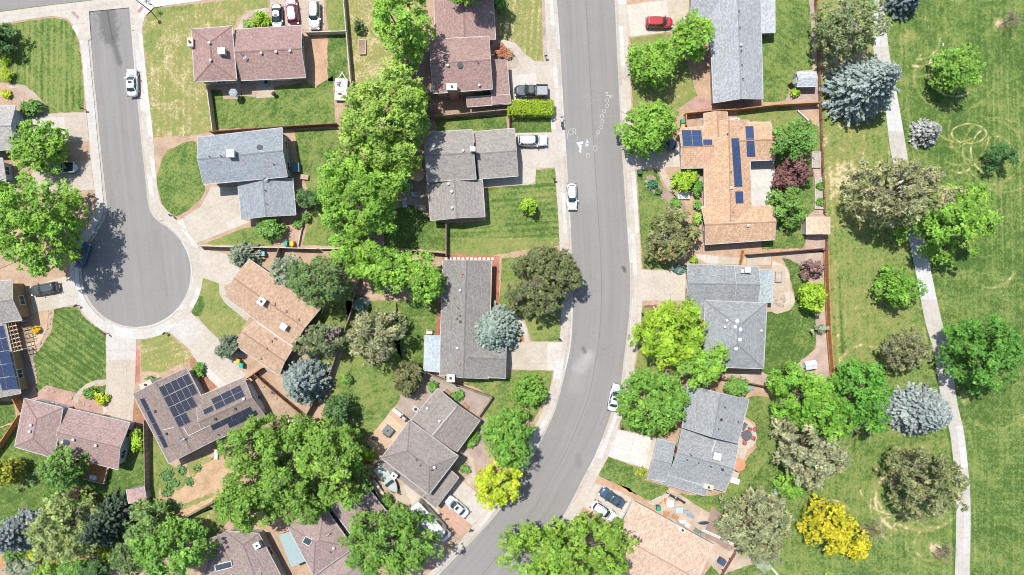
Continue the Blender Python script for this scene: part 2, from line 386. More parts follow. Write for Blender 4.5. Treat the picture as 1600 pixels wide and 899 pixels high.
ZL = dict(mulch=.124, gravel=.130, lawn=.136, sidewalk=.142, driveway=.150, path=.156, patio=.162)
def lawn(pts, dry=.2, stripe=0., ang=0., smooth=False, amp=.10, name='lawn', z=None):
    dry += .035
    z = z or ZL['lawn']; p = crom(pts, 4, True) if smooth else pts
    mb = MB(); mb.poly(jitter([W(x, y, z) for x, y in p], amp), z)
    return struct(name, mb, M['grass'], (dry, stripe, ang, 1))
def bed(pts, mat='mulch', col=(1, 1, 1), smooth=False, amp=.08, name=None, dz=0):
    z = (ZL['gravel'] if mat == 'gravel' else ZL['mulch']) + dz; p = crom(pts, 4, True) if smooth else pts
    mb = MB(); mb.poly(jitter([W(x, y, z) for x, y in p], amp), z)
    return struct(name or {'gravel': 'gravel_bed', 'mulch': 'mulch_bed', 'earth': 'bare_earth'}[mat], mb, M[mat], col + (1,))
def slab(name, pts, kind='driveway', cell=3.0, col=(1, 1, 1), ang=None, mat='concrete', smooth=False, dz=0):
    z = ZL[kind] + dz; P = [W(x, y, z) for x, y in (crom(pts, 5, True) if smooth else pts)]
    if ang is None:
        q = max(range(len(P)), key=lambda i: (P[i] - P[i - 1]).length); d = P[q] - P[q - 1]; ang = math.atan2(d.y, d.x)
    o = P[0]; cs, sn = math.cos(ang), math.sin(ang)
    uvf = lambda p: ((p[0] - o.x) * cs + (p[1] - o.y) * sn + cell * 20, -(p[0] - o.x) * sn + (p[1] - o.y) * cs + cell * 20)
    mb = MB(); mb.prism([(p.x, p.y) for p in P], .10, z, 0, uvf)
    return struct(name, mb, M[mat], tuple(min(q, 1.04 + (q - 1.04) * .3) for q in col) + (cell,))

# far ground: one sheet to the horizon
mb = MB(); mb.add([(-1500, -1500, 0), (1500, -1500, 0), (1500, 1500, 0), (-1500, 1500, 0)], [(0, 1, 2, 3)])
struct('ground', mb, M['grass'], (.35, 0, 0, 1))
# edges of the two streets in photo pixels
ML = [(862, -90), (870, 0), (874, 50), (879, 140), (884, 225), (889, 300), (893, 380), (895, 440), (895, 490), (892, 540), (886, 570), (880, 596), (874, 620), (866, 645), (855, 670), (843, 694), (826, 724), (806, 755), (784, 793), (745, 838), (706, 877), (660, 925), (600, 985)]
MR_ = [(952, -90), (960, 0), (963, 60), (968, 160), (971, 225), (976, 300), (982, 385), (984.5, 430), (984, 475), (980, 520), (974, 566), (970, 600), (955, 645), (942, 682), (927, 717), (912, 745), (887, 794), (872, 818), (846, 860), (815, 905), (780, 955), (740, 1010)]
MLo = [(848, -90), (851, 0), (856, 100), (862, 210), (868, 270), (874, 370), (877, 440), (877.5, 495), (873, 540), (865, 585), (862, 597), (855, 627), (841, 657), (824, 690), (805, 725), (786, 758), (764, 788), (743, 818), (721, 842), (688, 878), (645, 920), (585, 975)]
MRo = [(972, -90), (979, 0), (981, 50), (986, 160), (989, 225), (993, 270), (1000, 380), (1003, 430), (1003, 480), (999, 525), (992, 566), (984, 620), (965, 670), (951, 712), (935, 742), (911, 793), (896, 818), (868, 860), (840, 905), (806, 955), (766, 1010)]
def off(a, b, k): return [(x + (p - x) * k, y + (q - y) * k) for (x, y), (p, q) in zip(a, b)]
ribbon('street', ML, MR_, M['road'], 0, .012, n=160)
def rs(a, n=80): return [tuple(p) for p in resample(crom(a), n)]
a, b = rs(ML), rs(MLo); ribbon('gutter', a, off(a, b, .30), M['concrete'], 0, .05, (.98, .97, .97, 3), smooth=False)
ribbon('sidewalk', off(a, b, .30), b, M['concrete'], 0, ZL['sidewalk'], (1.08, 1.06, 1.05, 1.75), smooth=False)
a, b = rs(MR_), rs(MRo); ribbon('gutter', a, off(a, b, .28), M['concrete'], 0, .05, (.98, .97, .97, 3), smooth=False)
ribbon('sidewalk', off(a, b, .28), b, M['concrete'], 0, ZL['sidewalk'], (1.08, 1.06, 1.05, 1.75), smooth=False)
# cul-de-sac
C0 = (213, 426); RA, RG, RO = 85, 90, 104.5
circ = lambda r, a0, a1, n=60: [(C0[0] + r * math.cos(R(a0 + (a1 - a0) * i / (n - 1))), C0[1] + r * math.sin(R(a0 + (a1 - a0) * i / (n - 1)))) for i in range(n)]
LE = [(139, 18), (142, 62), (145, 100), (150, 150), (157, 225), (161, 262), (165, 300), (167, 325), (163, 345), (152, 362)]
RE = [(202, 12), (206, 60), (212, 130), (221, 225), (226, 268), (231, 315), (236, 333), (248, 347), (264, 356)]
edge = crom(LE, 5) + circ(RA, -137 - 0, -54 - 360, 90)[0:] + crom(RE, 5)[::-1]
mb = MB(); z = .010; P = [W(x, y, z) for x, y in edge]
ax = (W(213, 426) - W(170, 15)).normalized()
uvf = lambda p: ((Vector((p[0], p[1], 0)) - W(192, 225)).dot(ax), (Vector((p[0], p[1], 0)) - W(192, 225)).dot(Vector((-ax.y, ax.x, 0))) + 9)
mb.poly(P, z, 0, uvf); struct('cul_de_sac', mb, M['road'])
mb = MB(); mb.poly([W(x, y, .014) for x, y in [(-140, -120), (-140, 32), (0, 18), (75, 8), (145, 0), (200, -8), (420, -30), (420, -120)]], .014, 0, lambda p: (p[0], p[1] - 55)); struct('side_street', mb, M['road'])
LOi = crom(LE, 5) + circ(RA, -137, -305, 50); LOg = crom([(135, 20), (138, 64), (141, 100), (146, 150), (153, 225), (157, 262), (160, 300), (162, 322), (158, 341), (148, 357)], 5) + circ(RG, -137, -305, 50)
LOo = crom([(112, 42), (124, 64), (129, 100), (133, 150), (139, 212), (142, 250), (147, 290), (150, 312), (150, 326), (141, 340)], 5) + circ(RO, -137, -305, 50)
ribbon('gutter', LOi, LOg, M['concrete'], 0, .05, (.98, .97, .97, 3), smooth=False, n=150)
ribbon('sidewalk', LOg, LOo, M['concrete'], 0, ZL['sidewalk'], (1.10, 1.15, 1.22, 1.75), smooth=False, n=150)
ROi = crom(RE, 5) + circ(RA, -54, 55, 50); ROg = crom([(206, 10), (210, 60), (216, 130), (225, 225), (229.5, 268), (234, 312), (240, 329), (251, 342), (267, 351)], 5) + circ(RG, -54, 55, 50)
ROo = crom([(222, 22), (223, 60), (231, 140), (239, 212), (243, 268), (248, 306), (252, 318), (262, 330), (275, 341)], 5) + circ(RO, -54, 55, 50)
ribbon('gutter', ROi, ROg, M['concrete'], 0, .05, (.98, .97, .97, 3), smooth=False, n=150)
ribbon('sidewalk', ROg, ROo, M['concrete'], 0, ZL['sidewalk'], (1.05, 1.04, 1.03, 1.75), smooth=False, n=150)
# junction aprons and crossing pan at the top left
slab('crossing_pan', [(-120, 62), (0, 37), (82, 25), (105, 29), (118, 43), (124, 64), (142, 62), (139, 18), (202, 12), (206, 48), (222, 46), (226, 26), (240, 12), (258, 9), (345, -3), (420, -14), (420, -29), (200, -7), (145, 1), (75, 9), (0, 19), (-120, 36)], 'sidewalk', 2.6, (1.16, 1.18, 1.2), dz=.006)
for q in ([(111, 20), (115, 17.5), (124, 26.5), (120.5, 30)], [(214, 18), (221, 9), (225, 12), (218, 21)]):
    slab('tactile_paving', q, 'patio', .3, (.85, .55, .5))
# raised yard blocks (kerb height .12) between the pavements
def block(pts, mat, col=(1, 1, 1, 1)):
    mb = MB(); mb.prism([(p.x, p.y) for p in WP(pts, .12)], 0, .118); return struct('yard_ground', mb, M[mat], col)
wl = rs(MLo, 60)
block([(420, -120)] + [(420, -16), (258, 8), (226, 26), (222, 46)] + [tuple(p) for p in resample(ROo, 70)] + [tuple(p) for p in resample(circ(RO, 55, 215, 40), 40)] + [(-140, 480), (-140, 1100), (560, 1100)] + wl[::-1] + [(848, -120)], 'earth', (1.05, 1, .98, 1))
block([(-140, 62), (0, 37), (82, 25), (105, 29), (118, 43)] + [tuple(p) for p in resample(LOo[:52], 50)] + circ(RO, -137, -144.5, 4) + [(-140, 479)], 'earth', (1.05, 1, .98, 1))
block([tuple(p) for p in rs(MRo, 60)] + [(770, 1100), (1900, 1100), (1900, -120), (972, -120)], 'earth', (1.08, 1, .96, 1))

# park turf: a vertex grid that carries worn rings and tyre arcs as an attribute
def park():
    x0, x1, y0, y1 = 1276, 1790, -70, 970; st = 1.25
    nx, ny = int((x1 - x0) / st), int((y1 - y0) / st); z = .137
    gx, gy = np.meshgrid(np.linspace(x0, x1, nx + 1), np.linspace(y0, y1, ny + 1))
    fb = np.interp(gy, [-70, 0, 160, 330, 400, 480, 580, 640, 700, 780, 860, 970], [1274, 1275, 1281, 1290, 1293, 1296, 1302, 1240, 1215, 1150, 1128, 1050])
    gx = fb + (gx - x0) * (x1 - fb) / (x1 - x0)
    k = (H - z) / H / S; V = np.stack([(gx - CX) * k, -(gy - CY) * k, np.full_like(gx, z)], -1).reshape(-1, 3)
    marks = np.zeros(gx.shape); jx = rng.random(gx.shape)
    def ring(cx, cy, r, wd, amt, a0=0, a1=360, sq=1.0):
        nonlocal marks
        d = np.hypot(gx - cx, (gy - cy) / sq); th = np.degrees(np.arctan2((gy - cy) / sq, gx - cx)) % 360
        inside = ((th - a0) % 360) <= ((a1 - a0) if a1 - a0 < 360 else 361)
        marks = np.maximum(marks, 2.1 * amt * np.exp(-((d - r) / wd) ** 2) * inside * (.7 + .3 * np.sin(th / 7 + r)))
    for a in [(1480, 118, 52, 1.5, .30, 60, 220), (1496, 110, 62, 1.5, .2, 20, 160), (1530, 205, 48, 1.3, .3, 40, 200), (1556, 236, 52, 1.3, .28, 90, 300), (1556, 238, 25, 1.2, .3, 200, 330), (1520, 245, 14, 1.2, .35, 60, 200), (1500, 214, 44, 1.3, .3, 0, 120), (1436, 60, 33, 1.5, .4, 0, 100), (1400, 745, 60, 1.6, .4, 40, 160), (1395, 760, 44, 1.4, .4, 20, 130), (1492, 110, 41, 1.4, .65, 55, 205), (1435, 72, 32, 1.8, .5, 20, 110), (1514, 209, 27, 1.3, .7, 0, 361, .56), (1556, 236, 39, 1.4, .6, 100, 235), (1548, 238, 50, 1.6, .2),
              (1497, 180, 42, 1.5, .4, 60, 150), (1490, 205, 26, 1.4, .35, 20, 120), (1500, 250, 20, 1.6, .5, 40, 130), (1430, 60, 60, 2, .22, 0, 90), (1570, 240, 60, 1.6, .25, 60, 160), (1445, 20, 40, 2, .2, 100, 200),
              (1300, 812, 30, 1.8, .4, 200, 330), (1300, 812, 20, 1.5, .4, 200, 320), (1420, 780, 52, 3, .45, 110, 230), (1430, 790, 70, 2.2, .3, 120, 230), (1420, 838, 28, 1.6, .45, 180, 330),
              (1390, 822, 14, 1.5, .45, 160, 340), (1455, 850, 26, 2, .3, 60, 300), (1455, 845, 40, 2, .2, 100, 300), (1345, 700, 60, 3, .16, 150, 250), (1333, 705, 10, 1.5, .4, 180, 260), (1440, 755, 74, 3, .3, 20, 200),
              (1350, 580, 40, 2.5, .25, 180, 320), (1548, 410, 40, 2, .3, 20, 110), (1460, 705, 60, 3, .18, 200, 330), (1555, 610, 60, 2, .14, 20, 160), (1340, 250, 60, 5, .18, 120, 260), (1240, 870, 70, 3, .2, 300, 60)]: ring(*a)
    for cx, cy, r, amt in [(1320, 275, 26, .5), (1300, 100, 30, .34), (1310, 120, 14, .5), (1400, 545, 15, .4), (1398, 625, 16, .35), (1412, 720, 22, .6), (1398, 745, 14, .55), (1440, 705, 14, .5), (1462, 858, 13, .9), (1563, 38, 11, .9),
                           (1436, 205, 11, .75), (1495, 515, 9, .75), (1398, 12, 12, .7), (1420, 60, 12, .3), (1220, 775, 16, .45), (1386, 447, 10, .3), (1240, 620, 20, .4), (1508, 622, 12, .4), (1400, 648, 10, .5), (1345, 95, 18, .3)]:
        marks = np.maximum(marks, amt * np.clip(1.6 - 1.3 * np.hypot(gx - cx, gy - cy) / r, 0, 1))
    side = np.interp(gy, [-70, 0, 225, 350, 450, 550, 700, 900], [1362, 1370, 1395, 1418, 1436, 1460, 1490, 1495])
    west = 1 / (1 + np.exp((gx - side) / 6)); marks += west * np.interp(gy, [0, 200, 350, 560, 640, 700, 970], [.42, .30, .28, .24, .12, .10, .10])
    for dx, a in ((10, .28), (24, .12), (46, .2), (62, .1)):      # mower and tyre lines along the fence
        marks += a * np.exp(-((gx - fb - dx) / 2.4) ** 2) * (gy < 600) * (.6 + .4 * np.sin(gy / 37))
    marks -= .30 * np.exp(-((gx - fb - 17) / 2) ** 2) * (gy > 420) * (gy < 590)
    for o_, a in ((-8, .28), (8 + 22, .26)): marks += a * np.exp(-((gx - side - o_) / 1.4) ** 2) * ((np.sin(gy / 9) + jx) > .3)
    marks -= .25 * np.exp(-((gx - side + 2) / 3) ** 2)
    for xx in (1552, 1560, 1543, 1575, 1590): marks += .24 * np.exp(-((gx - xx - (gy - 150) * .03) / 1.3) ** 2) * (gy > 110) * (gy < 420)
    for yy in range(640, 840, 12): marks += .22 * np.exp(-((gy - yy) / 1.3) ** 2) * (gx > 1555) * (jx > .3)
    marks += (jx - .5) * .10
    N = nx + 1; idx = np.arange((nx) * (ny)).reshape(ny, nx); i0 = (np.arange(ny)[:, None] * N + np.arange(nx)[None, :]).ravel()
    F = np.stack([i0 + N, i0 + N + 1, i0 + 1, i0], 1)
    me = bpy.data.meshes.new('park_lawn'); me.vertices.add(len(V)); me.vertices.foreach_set('co', V.ravel())
    me.loops.add(F.size); me.loops.foreach_set('vertex_index', F.ravel()); me.polygons.add(len(F)); me.polygons.foreach_set('loop_start', np.arange(0, F.size, 4))
    me.update(); at = me.attributes.new('marks', 'FLOAT', 'POINT'); at.data.foreach_set('value', marks.ravel().astype(np.float32)); me.materials.append(M['grass'])
    o = bpy.data.objects.new('park_lawn', me); COL.objects.link(o); o.color = (.14, .42, .0, 1); prop(o, kind='structure')
park()
PL = [(1360, -60), (1366.5, 0), (1364, 62), (1367, 90), (1382, 162), (1390, 225), (1397, 262), (1406, 310), (1420, 375), (1431, 425), (1445, 500), (1459, 550), (1471, 625), (1484, 675), (1490, 725), (1494, 775), (1494, 825), (1492, 900), (1488, 970)]
PR = [(1374, -60), (1380, 0), (1385, 45), (1390, 85), (1402, 150), (1415, 225), (1421, 262), (1431, 310), (1445, 375), (1455, 425), (1471, 500), (1485, 550), (1495, 625), (1506, 675), (1512, 725), (1516, 775), (1516.5, 825), (1515, 900), (1512, 970)]
ribbon('park_path', PL, PR, M['concrete'], 0, .156, (1.02, 1.05, 1.08, 3.6), n=160)

# lawns (photo pixels): outline, dryness, mower stripes, stripe angle
lawn([(-60, 44), (0, 39), (84, 28), (104, 32), (116, 46), (123, 64), (128, 105), (132, 174), (76, 177), (68, 162), (56, 146), (38, 134), (18, 130), (-60, 128)], .26, 1.3, .0)
lawn([(223, 46), (227, 28), (240, 15), (262, 11), (345, 2), (419, -4), (419, 12), (388, 17), (370, 30), (366, 46), (300, 52), (304, 127), (327, 130), (333, 206), (290, 213), (239, 214), (231, 140)], .60, .5, .0)
lawn([(226, 60), (232, 48), (246, 44), (252, 52), (244, 70), (236, 82), (229, 78)], .33, .2, 0, smooth=True, z=.1385, amp=.3)
lawn([(230, 26), (242, 16), (262, 12), (300, 9), (298, 14), (258, 20), (244, 30), (233, 34)], .36, .2, 0, z=.1385, amp=.2)
lawn([(506, -30), (536, -30), (540, 50), (512, 46)], .35, .3, .1)
lawn([(330, 140), (424, 148), (428, 136), (480, 128), (492, 137), (520, 118), (524, 192), (420, 199), (334, 202)], .20, .4, .3)
lawn([(512, 50), (540, 50), (545, 128), (512, 126)], .10, .2, .1)
lawn([(540, -30), (640, -30), (640, 150), (560, 150), (546, 118)], .68, .2, .4)
lawn([(777, -40), (846, -40), (847, 40), (849, 96), (836, 95), (820, 84), (806, 68), (790, 62), (778, 62)], .62, .9, .02)
lawn([(680, 186), (790, 180), (792, 203), (684, 208)], .14, .2, .3)
lawn([(799, 186), (862, 184), (863, 208), (800, 209)], .10, .2, .3)
lawn([(762, 294), (836, 288), (838, 266), (867, 263), (870, 310), (875, 377), (858, 386), (836, 388), (700, 398), (701, 350), (760, 345)], .22, .9, .48)
lawn([(700, 372), (870, 372), (874, 384), (848, 386), (770, 399), (700, 400)], .42, .3, .48, z=.1385)
lawn([(600, 330), (645, 320), (668, 340), (697, 350), (697, 393), (600, 386)], .10, .2, .2)
lawn([(460, 204), (524, 201), (560, 300), (540, 385), (473, 383), (486, 330), (480, 290), (466, 262)], .24, .3, .1)
lawn([(246, 272), (258, 240), (276, 228), (306, 222), (311, 256), (320, 298), (302, 322), (274, 338), (258, 327), (249, 306)], .22, .3, .25, smooth=True)
lawn([(318, 382), (372, 360), (395, 352), (428, 366), (426, 384)], .34, .3, .2)
lawn([(318, 435), (342, 443), (345, 460), (354, 472), (385, 498), (376, 522), (341, 529), (322, 510), (300, 485)], .46, .3, .3)
lawn([(300, 472), (315, 462), (320, 480), (310, 495), (299, 488)], .12, 0, 0, smooth=True, z=.1385)
lawn([(85, 483), (119, 478), (135, 500), (165, 522), (165, 594), (150, 595), (128, 605), (114, 622), (60, 618), (55, 605), (58, 590), (50, 560), (66, 540), (80, 520)], .10, 1.1, .70)
lawn([(220, 529), (245, 525), (262, 520), (303, 558), (255, 582), (221, 580)], .60, .6, .4)
lawn([(128, 612), (143, 604), (166, 602), (166, 645), (140, 640), (124, 628)], .05, 0, 0)
lawn([(620, 470), (684, 468), (682, 524), (662, 524), (662, 576), (628, 565), (615, 530)], .13, .5, .5)
lawn([(540, 470), (620, 470), (628, 565), (663, 582), (640, 612), (612, 640), (572, 700), (540, 680), (505, 640), (520, 600), (545, 520)], .27, .3, .3)
lawn([(784, 404), (876, 396), (876, 533), (830, 533), (820, 500), (790, 480), (780, 480)], .34, .4, .48)
lawn([(732, 592), (797, 590), (800, 579), (864, 580), (858, 610), (836, 655), (800, 668), (768, 660), (756, 652), (770, 622), (745, 606), (720, 598)], .30, .5, .3)
lawn([(995, 266), (1026, 266), (1040, 300), (1062, 318), (1068, 318), (1068, 360), (1045, 422), (1004, 421), (999, 345)], .22, .3, .1)
lawn([(984, 60), (1044, 52), (1060, 55), (1090, 150), (1050, 175), (990, 178), (986, 120)], .48, .3, .1)
lawn([(1187, 56), (1210, 52), (1210, -40), (1262, -40), (1266, 20), (1270, 108), (1245, 112), (1236, 135), (1226, 158), (1192, 160)], .20, .5, .7)
lawn([(1152, 175), (1235, 166), (1262, 188), (1280, 200), (1284, 240), (1210, 262), (1204, 190), (1152, 190)], .34, .3, .2)
lawn([(1210, 260), (1270, 250), (1272, 330), (1264, 335), (1258, 378), (1255, 388), (1190, 390), (1190, 374), (1210, 372)], .16, .2, .3)
lawn([(1222, 404), (1232, 405), (1246, 412), (1256, 422), (1268, 446), (1274, 480), (1275, 528), (1274, 545), (1262, 556), (1244, 570), (1238, 592), (1215, 594), (1188, 580), (1195, 490), (1235, 478), (1241, 462), (1235, 440), (1234, 425)], .07, .5, .1, smooth=False)
lawn([(1170, 622), (1182, 618), (1204, 622), (1215, 645), (1240, 700), (1216, 770), (1200, 790), (1162, 834), (1130, 812), (1068, 782), (1060, 772), (1110, 775), (1134, 770), (1150, 735), (1182, 700), (1180, 660), (1160, 650)], .24, .3, .3)
lawn([(934, 743), (951, 714), (990, 728), (992, 742), (1012, 752), (1048, 762), (1022, 786), (984, 768), (960, 755)], .18, .5, .4)
lawn([(990, 727), (1008, 732), (1012, 748), (1004, 750), (993, 742)], .42, 0, .3, z=.1385)
lawn([(1004, 480), (1030, 484), (1030, 600), (990, 600), (999, 530)], .4, 0, 0)
lawn([(968, 650), (1000, 640), (1060, 670), (1030, 686), (968, 670)], .25, 0, 0)
lawn([(-60, 690), (26, 660), (40, 700), (150, 745), (205, 690), (225, 665), (230, 790), (215, 860), (100, 872), (-60, 862)], .10, .3, .3)
lawn([(237, 665), (262, 724), (300, 745), (345, 728), (350, 790), (262, 822), (234, 790)], .42, 0, .3)
lawn([(262, 832), (367, 772), (372, 800), (330, 842), (300, 850), (258, 850)], .38, .6, .16)
lawn([(488, 470), (548, 440), (556, 470), (512, 595), (500, 612), (480, 560)], .35, 0, 0)
lawn([(-60, 625), (20, 628), (26, 655), (-60, 700)], .08, 0, .2)
# bare patches and beds
bed([(484, 58), (512, 50), (514, 150), (492, 152), (488, 110)], 'earth', (1.15, 1.02, .95))
bed([(262, 740), (345, 702), (372, 740), (366, 764), (262, 822), (244, 800), (250, 765)], 'earth', (1.14, 1.06, .92), name='bare_earth', dz=.0145)
lawn([(250, 735), (268, 728), (290, 745), (282, 765), (262, 775), (246, 760)], .40, .2, .3, True, .45, z=.1445)
lawn([(292, 725), (312, 716), (330, 712), (322, 730), (300, 742)], .62, .2, .3, True, .5, z=.1445)
lawn([(268, 800), (296, 786), (330, 772), (332, 776), (298, 792), (270, 806)], .5, .2, .3, True, .3, z=.1485)
lawn([(250, 780), (264, 782), (268, 800), (254, 806)], .42, .2, .3, True, .35, z=.1445)
bed([(290, 780), (330, 762), (350, 755), (362, 756), (358, 768), (300, 800), (270, 814), (262, 808)], 'earth', (1.22, 1.12, 1.0), name='bare_earth', dz=.0200)
bed([(846, -40), (853, -40), (861, 100), (850, 100)], 'gravel', (.95, .9, .92))
bed([(780, 75), (796, 73), (811, 92), (811, 106), (800, 108), (795, 98), (776, 95)], 'gravel', (.95, .95, .9))
bed([(240, 216), (332, 209), (332, 216), (308, 220), (276, 228), (256, 240), (246, 266), (241, 240)], 'gravel', (1.05, .85, .68))
bed([(248, 345), (275, 341), (306, 322), (322, 297), (331, 297), (318, 322), (284, 346), (276, 346)], 'gravel', (1.0, .78, .64), dz=.01)
bed([(1190, 158), (1282, 160), (1282, 108), (1274, 105), (1272, -40), (1264, -40), (1268, 110), (1245, 135), (1230, 150)], 'gravel', (.98, .85, .80))
bed([(1206, 398), (1292, 392), (1300, 596), (1232, 604), (1120, 596), (1122, 578), (1188, 580), (1215, 597), (1238, 596), (1246, 570), (1276, 548), (1272, 450), (1256, 414)], 'gravel', (1.02, .9, .84))
bed([(1072, 160), (1082, 152), (1110, 158), (1110, 172), (1080, 172)], 'gravel', (.95, .68, .66), smooth=True)
bed([(1263, 196), (1284, 196), (1292, 395), (1258, 395), (1266, 330), (1268, 250)], 'gravel', (1.0, .84, .78))
bed([(1005, 478), (1025, 476), (1030, 490), (1004, 500)], 'mulch', (.7, .6, .6))
bed([(767, 402), (780, 402), (780, 482), (770, 500), (765, 480)], 'paver' if 0 else 'mulch', (1.15, .75, .65))
bed([(692, 396), (780, 400), (780, 412), (770, 414), (690, 408)], 'mulch', (1.25, .85, .75), dz=.016)
bed([(806, 498), (818, 518), (818, 534), (800, 534)], 'mulch', (1.1, .7, .6))
bed([(684, 472), (690, 472), (688, 526), (681, 524)], 'mulch', (1.1, .7, .6), dz=.016)
bed([(628, 606), (662, 583), (700, 597), (768, 622), (748, 650), (706, 620), (684, 606), (645, 656), (618, 650)], 'gravel', (.84, .78, .74), dz=.01)
bed([(742, 660), (756, 652), (760, 700), (762, 730), (745, 730), (722, 700)], 'gravel', (.88, .76, .74), dz=.01)
bed([(716, 712), (736, 716), (740, 745), (722, 752), (708, 735)], 'gravel', (1.0, .88, .75), dz=.012)
bed([(1046, 762), (1062, 772), (1160, 838), (1180, 880), (1125, 899), (1090, 860), (1110, 845), (1025, 800)], 'gravel', (1.12, 1.0, .86), dz=.01)
bed([(1112, 790), (1150, 822), (1160, 850), (1140, 862), (1100, 838)], 'gravel', (.75, .62, .55), dz=.014)
bed([(936, 752), (950, 750), (984, 764), (998, 776), (978, 788), (960, 766)], 'earth', (1.1, .95, .85), dz=.012)
bed([(908, 795), (925, 800), (940, 812), (930, 830), (900, 826), (896, 812)], 'earth', (1.1, .95, .85), dz=.012)
bed([(60, 612), (72, 602), (150, 622), (165, 640), (160, 652), (100, 634), (56, 624)], 'gravel', (1.0, .72, .66), dz=.01)
bed([(212, 546), (219, 546), (218, 597), (211, 598)], 'mulch', (1.4, .95, .9), dz=.014)
bed([(200, 615), (208, 612), (228, 660), (220, 680), (205, 660)], 'mulch', (1.1, .9, .75), dz=.01)
bed([(295, 562), (310, 556), (325, 584), (344, 602), (322, 618), (305, 600)], 'mulch', (1.1, .85, .72), dz=.01)
bed([(398, 588), (412, 585), (450, 625), (478, 655), (455, 672), (420, 650)], 'gravel', (.98, .78, .62), dz=.01)
bed([(0, 872), (90, 866), (180, 875), (180, 888), (90, 882), (0, 890)], 'earth', (1.3, .85, .6), dz=.02)
bed([(437, 340), (466, 320), (474, 340), (464, 388), (436, 388)], 'gravel', (1.05, .82, .7), dz=.01)
bed([(20, 140), (35, 138), (48, 150), (48, 165), (20, 165)], 'gravel', (1.0, .82, .72), smooth=True, dz=.016)
bed([(1010, 278), (1022, 275), (1030, 290), (1050, 300), (1070, 318), (1068, 332), (1050, 332), (1040, 312), (1015, 296)], 'gravel', (.8, .68, .6), smooth=True, dz=.012)
# driveways, paths, patios
slab('driveway', [(45, 184), (74, 178), (135, 176), (139, 220), (100, 223), (45, 224)], cell=3, col=(1.0, .96, .92))
slab('driveway', [(50, 272), (60, 253), (142, 252), (147, 297), (60, 300), (40, 300)], cell=3, col=(1.02, .96, .92))
slab('driveway', [(330, 292), (372, 292), (378, 343), (391, 347), (306, 381), (293, 362), (276, 347), (314, 323)], cell=3.2, col=(1.1, 1.05, .98))
slab('driveway', [(308, 388), (352, 396), (368, 410), (380, 430), (354, 446), (342, 443), (317, 434)], cell=3.2, col=(1.12, 1.08, 1.02))
slab('driveway', [(262, 517), (298, 488), (322, 511), (342, 531), (384, 585), (374, 600), (343, 607), (325, 591), (293, 543)], cell=3.4, col=(1.08, 1.05, 1.0), ang=R(-42))
slab('driveway', [(166, 518), (190, 528), (213, 530), (212, 563), (211, 600), (207, 662), (160, 650), (166, 600)], cell=3.4, col=(1.04, .98, .9))
slab('driveway', [(44, 449), (90, 435), (112, 432), (122, 475), (90, 482), (53, 489)], cell=3.2, col=(1.05, 1.04, .98))
slab('driveway', [(420, -40), (504, -40), (508, 46), (424, 46)], cell=3, col=(1.02, .92, .84))
slab('driveway', [(778, 63), (790, 62), (806, 68), (822, 87), (836, 96), (857, 97), (860, 152), (801, 157), (796, 108), (808, 106), (811, 96), (800, 76), (780, 76)], cell=3, col=(1.12, 1.08, 1.02))
slab('driveway', [(800, 208), (863, 207), (867, 262), (838, 264), (836, 284), (826, 289), (758, 292), (756, 276), (800, 275)], cell=3, col=(1.18, 1.16, 1.14))
slab('driveway', [(788, 534), (874, 535), (866, 579), (788, 577)], cell=3.6, col=(1.05, 1.0, .93))
slab('driveway', [(708, 752), (721, 750), (767, 789), (738, 822), (686, 786)], cell=3.4, col=(1.16, 1.14, 1.1), ang=R(-38))
slab('driveway', [(628, 755), (650, 768), (684, 795), (700, 830), (680, 870), (640, 860), (610, 790)], cell=3.4, col=(1.0, .9, .8))
slab('driveway', [(979, 8), (1030, 0), (1080, -10), (1080, 36), (1045, 50), (982, 58)], cell=3.4, col=(1.08, 1.0, .9))
slab('driveway', [(989, 234), (1066, 225), (1066, 261), (1027, 263), (992, 265)], cell=3.2, col=(1.05, .98, .9))
slab('driveway', [(1002, 422), (1074, 424), (1074, 470), (1003, 470)], cell=4, col=(1.14, 1.08, 1.0))
slab('driveway', [(965, 671), (1032, 687), (1018, 735), (1010, 733), (950, 713)], cell=3, col=(1.2, 1.16, 1.08))
slab('driveway', [(930, 755), (968, 768), (992, 782), (966, 825), (910, 791)], cell=3, col=(1.2, 1.14, 1.04))
slab('driveway_apron', [(166, 518), (190, 528), (213, 530), (212, 563), (166, 563)], 'driveway', 3.2, (1.2, 1.35, 1.5), dz=.005)
slab('driveway_apron', [(262, 517), (298, 488), (320, 513), (293, 543)], 'driveway', 3.2, (1.2, 1.35, 1.5), dz=.005)
slab('driveway_apron', [(88, 436), (112, 432), (122, 475), (92, 481)], 'driveway', 3.2, (1.2, 1.3, 1.35), dz=.005)
slab('driveway_apron', [(742, 771), (766, 789), (738, 822), (714, 806)], 'driveway', 3.2, (1.25, 1.35, 1.45), dz=.005)
slab('brick_driveway', [(684, 792), (694, 788), (738, 821), (720, 841)], cell=3, mat='paver', dz=.012)
slab('garden_path', [(342, 443), (343, 460), (352, 474), (386, 502), (391, 493), (358, 466), (351, 452), (351, 444)], 'path', 1.2)
pts = [(166, 593), (150, 594), (135, 600), (122, 611), (113, 626), (119, 630), (127, 617), (139, 606), (152, 600), (166, 600)]; slab('garden_path', pts, 'path', 1.3, (1.0, .93, .85))
slab('garden_path', [(770, 482), (784, 480), (800, 487), (815, 500), (825, 515), (828, 536), (820, 536), (817, 519), (808, 504), (797, 494), (784, 487), (770, 488)], 'path', 1.3, (1.05, 1.0, .9))
slab('garden_path', [(15, 132), (28, 131), (50, 142), (66, 158), (75, 178), (66, 181), (60, 164), (46, 149), (30, 138), (15, 138)], 'path', 1.2, (.9, .82, .75))
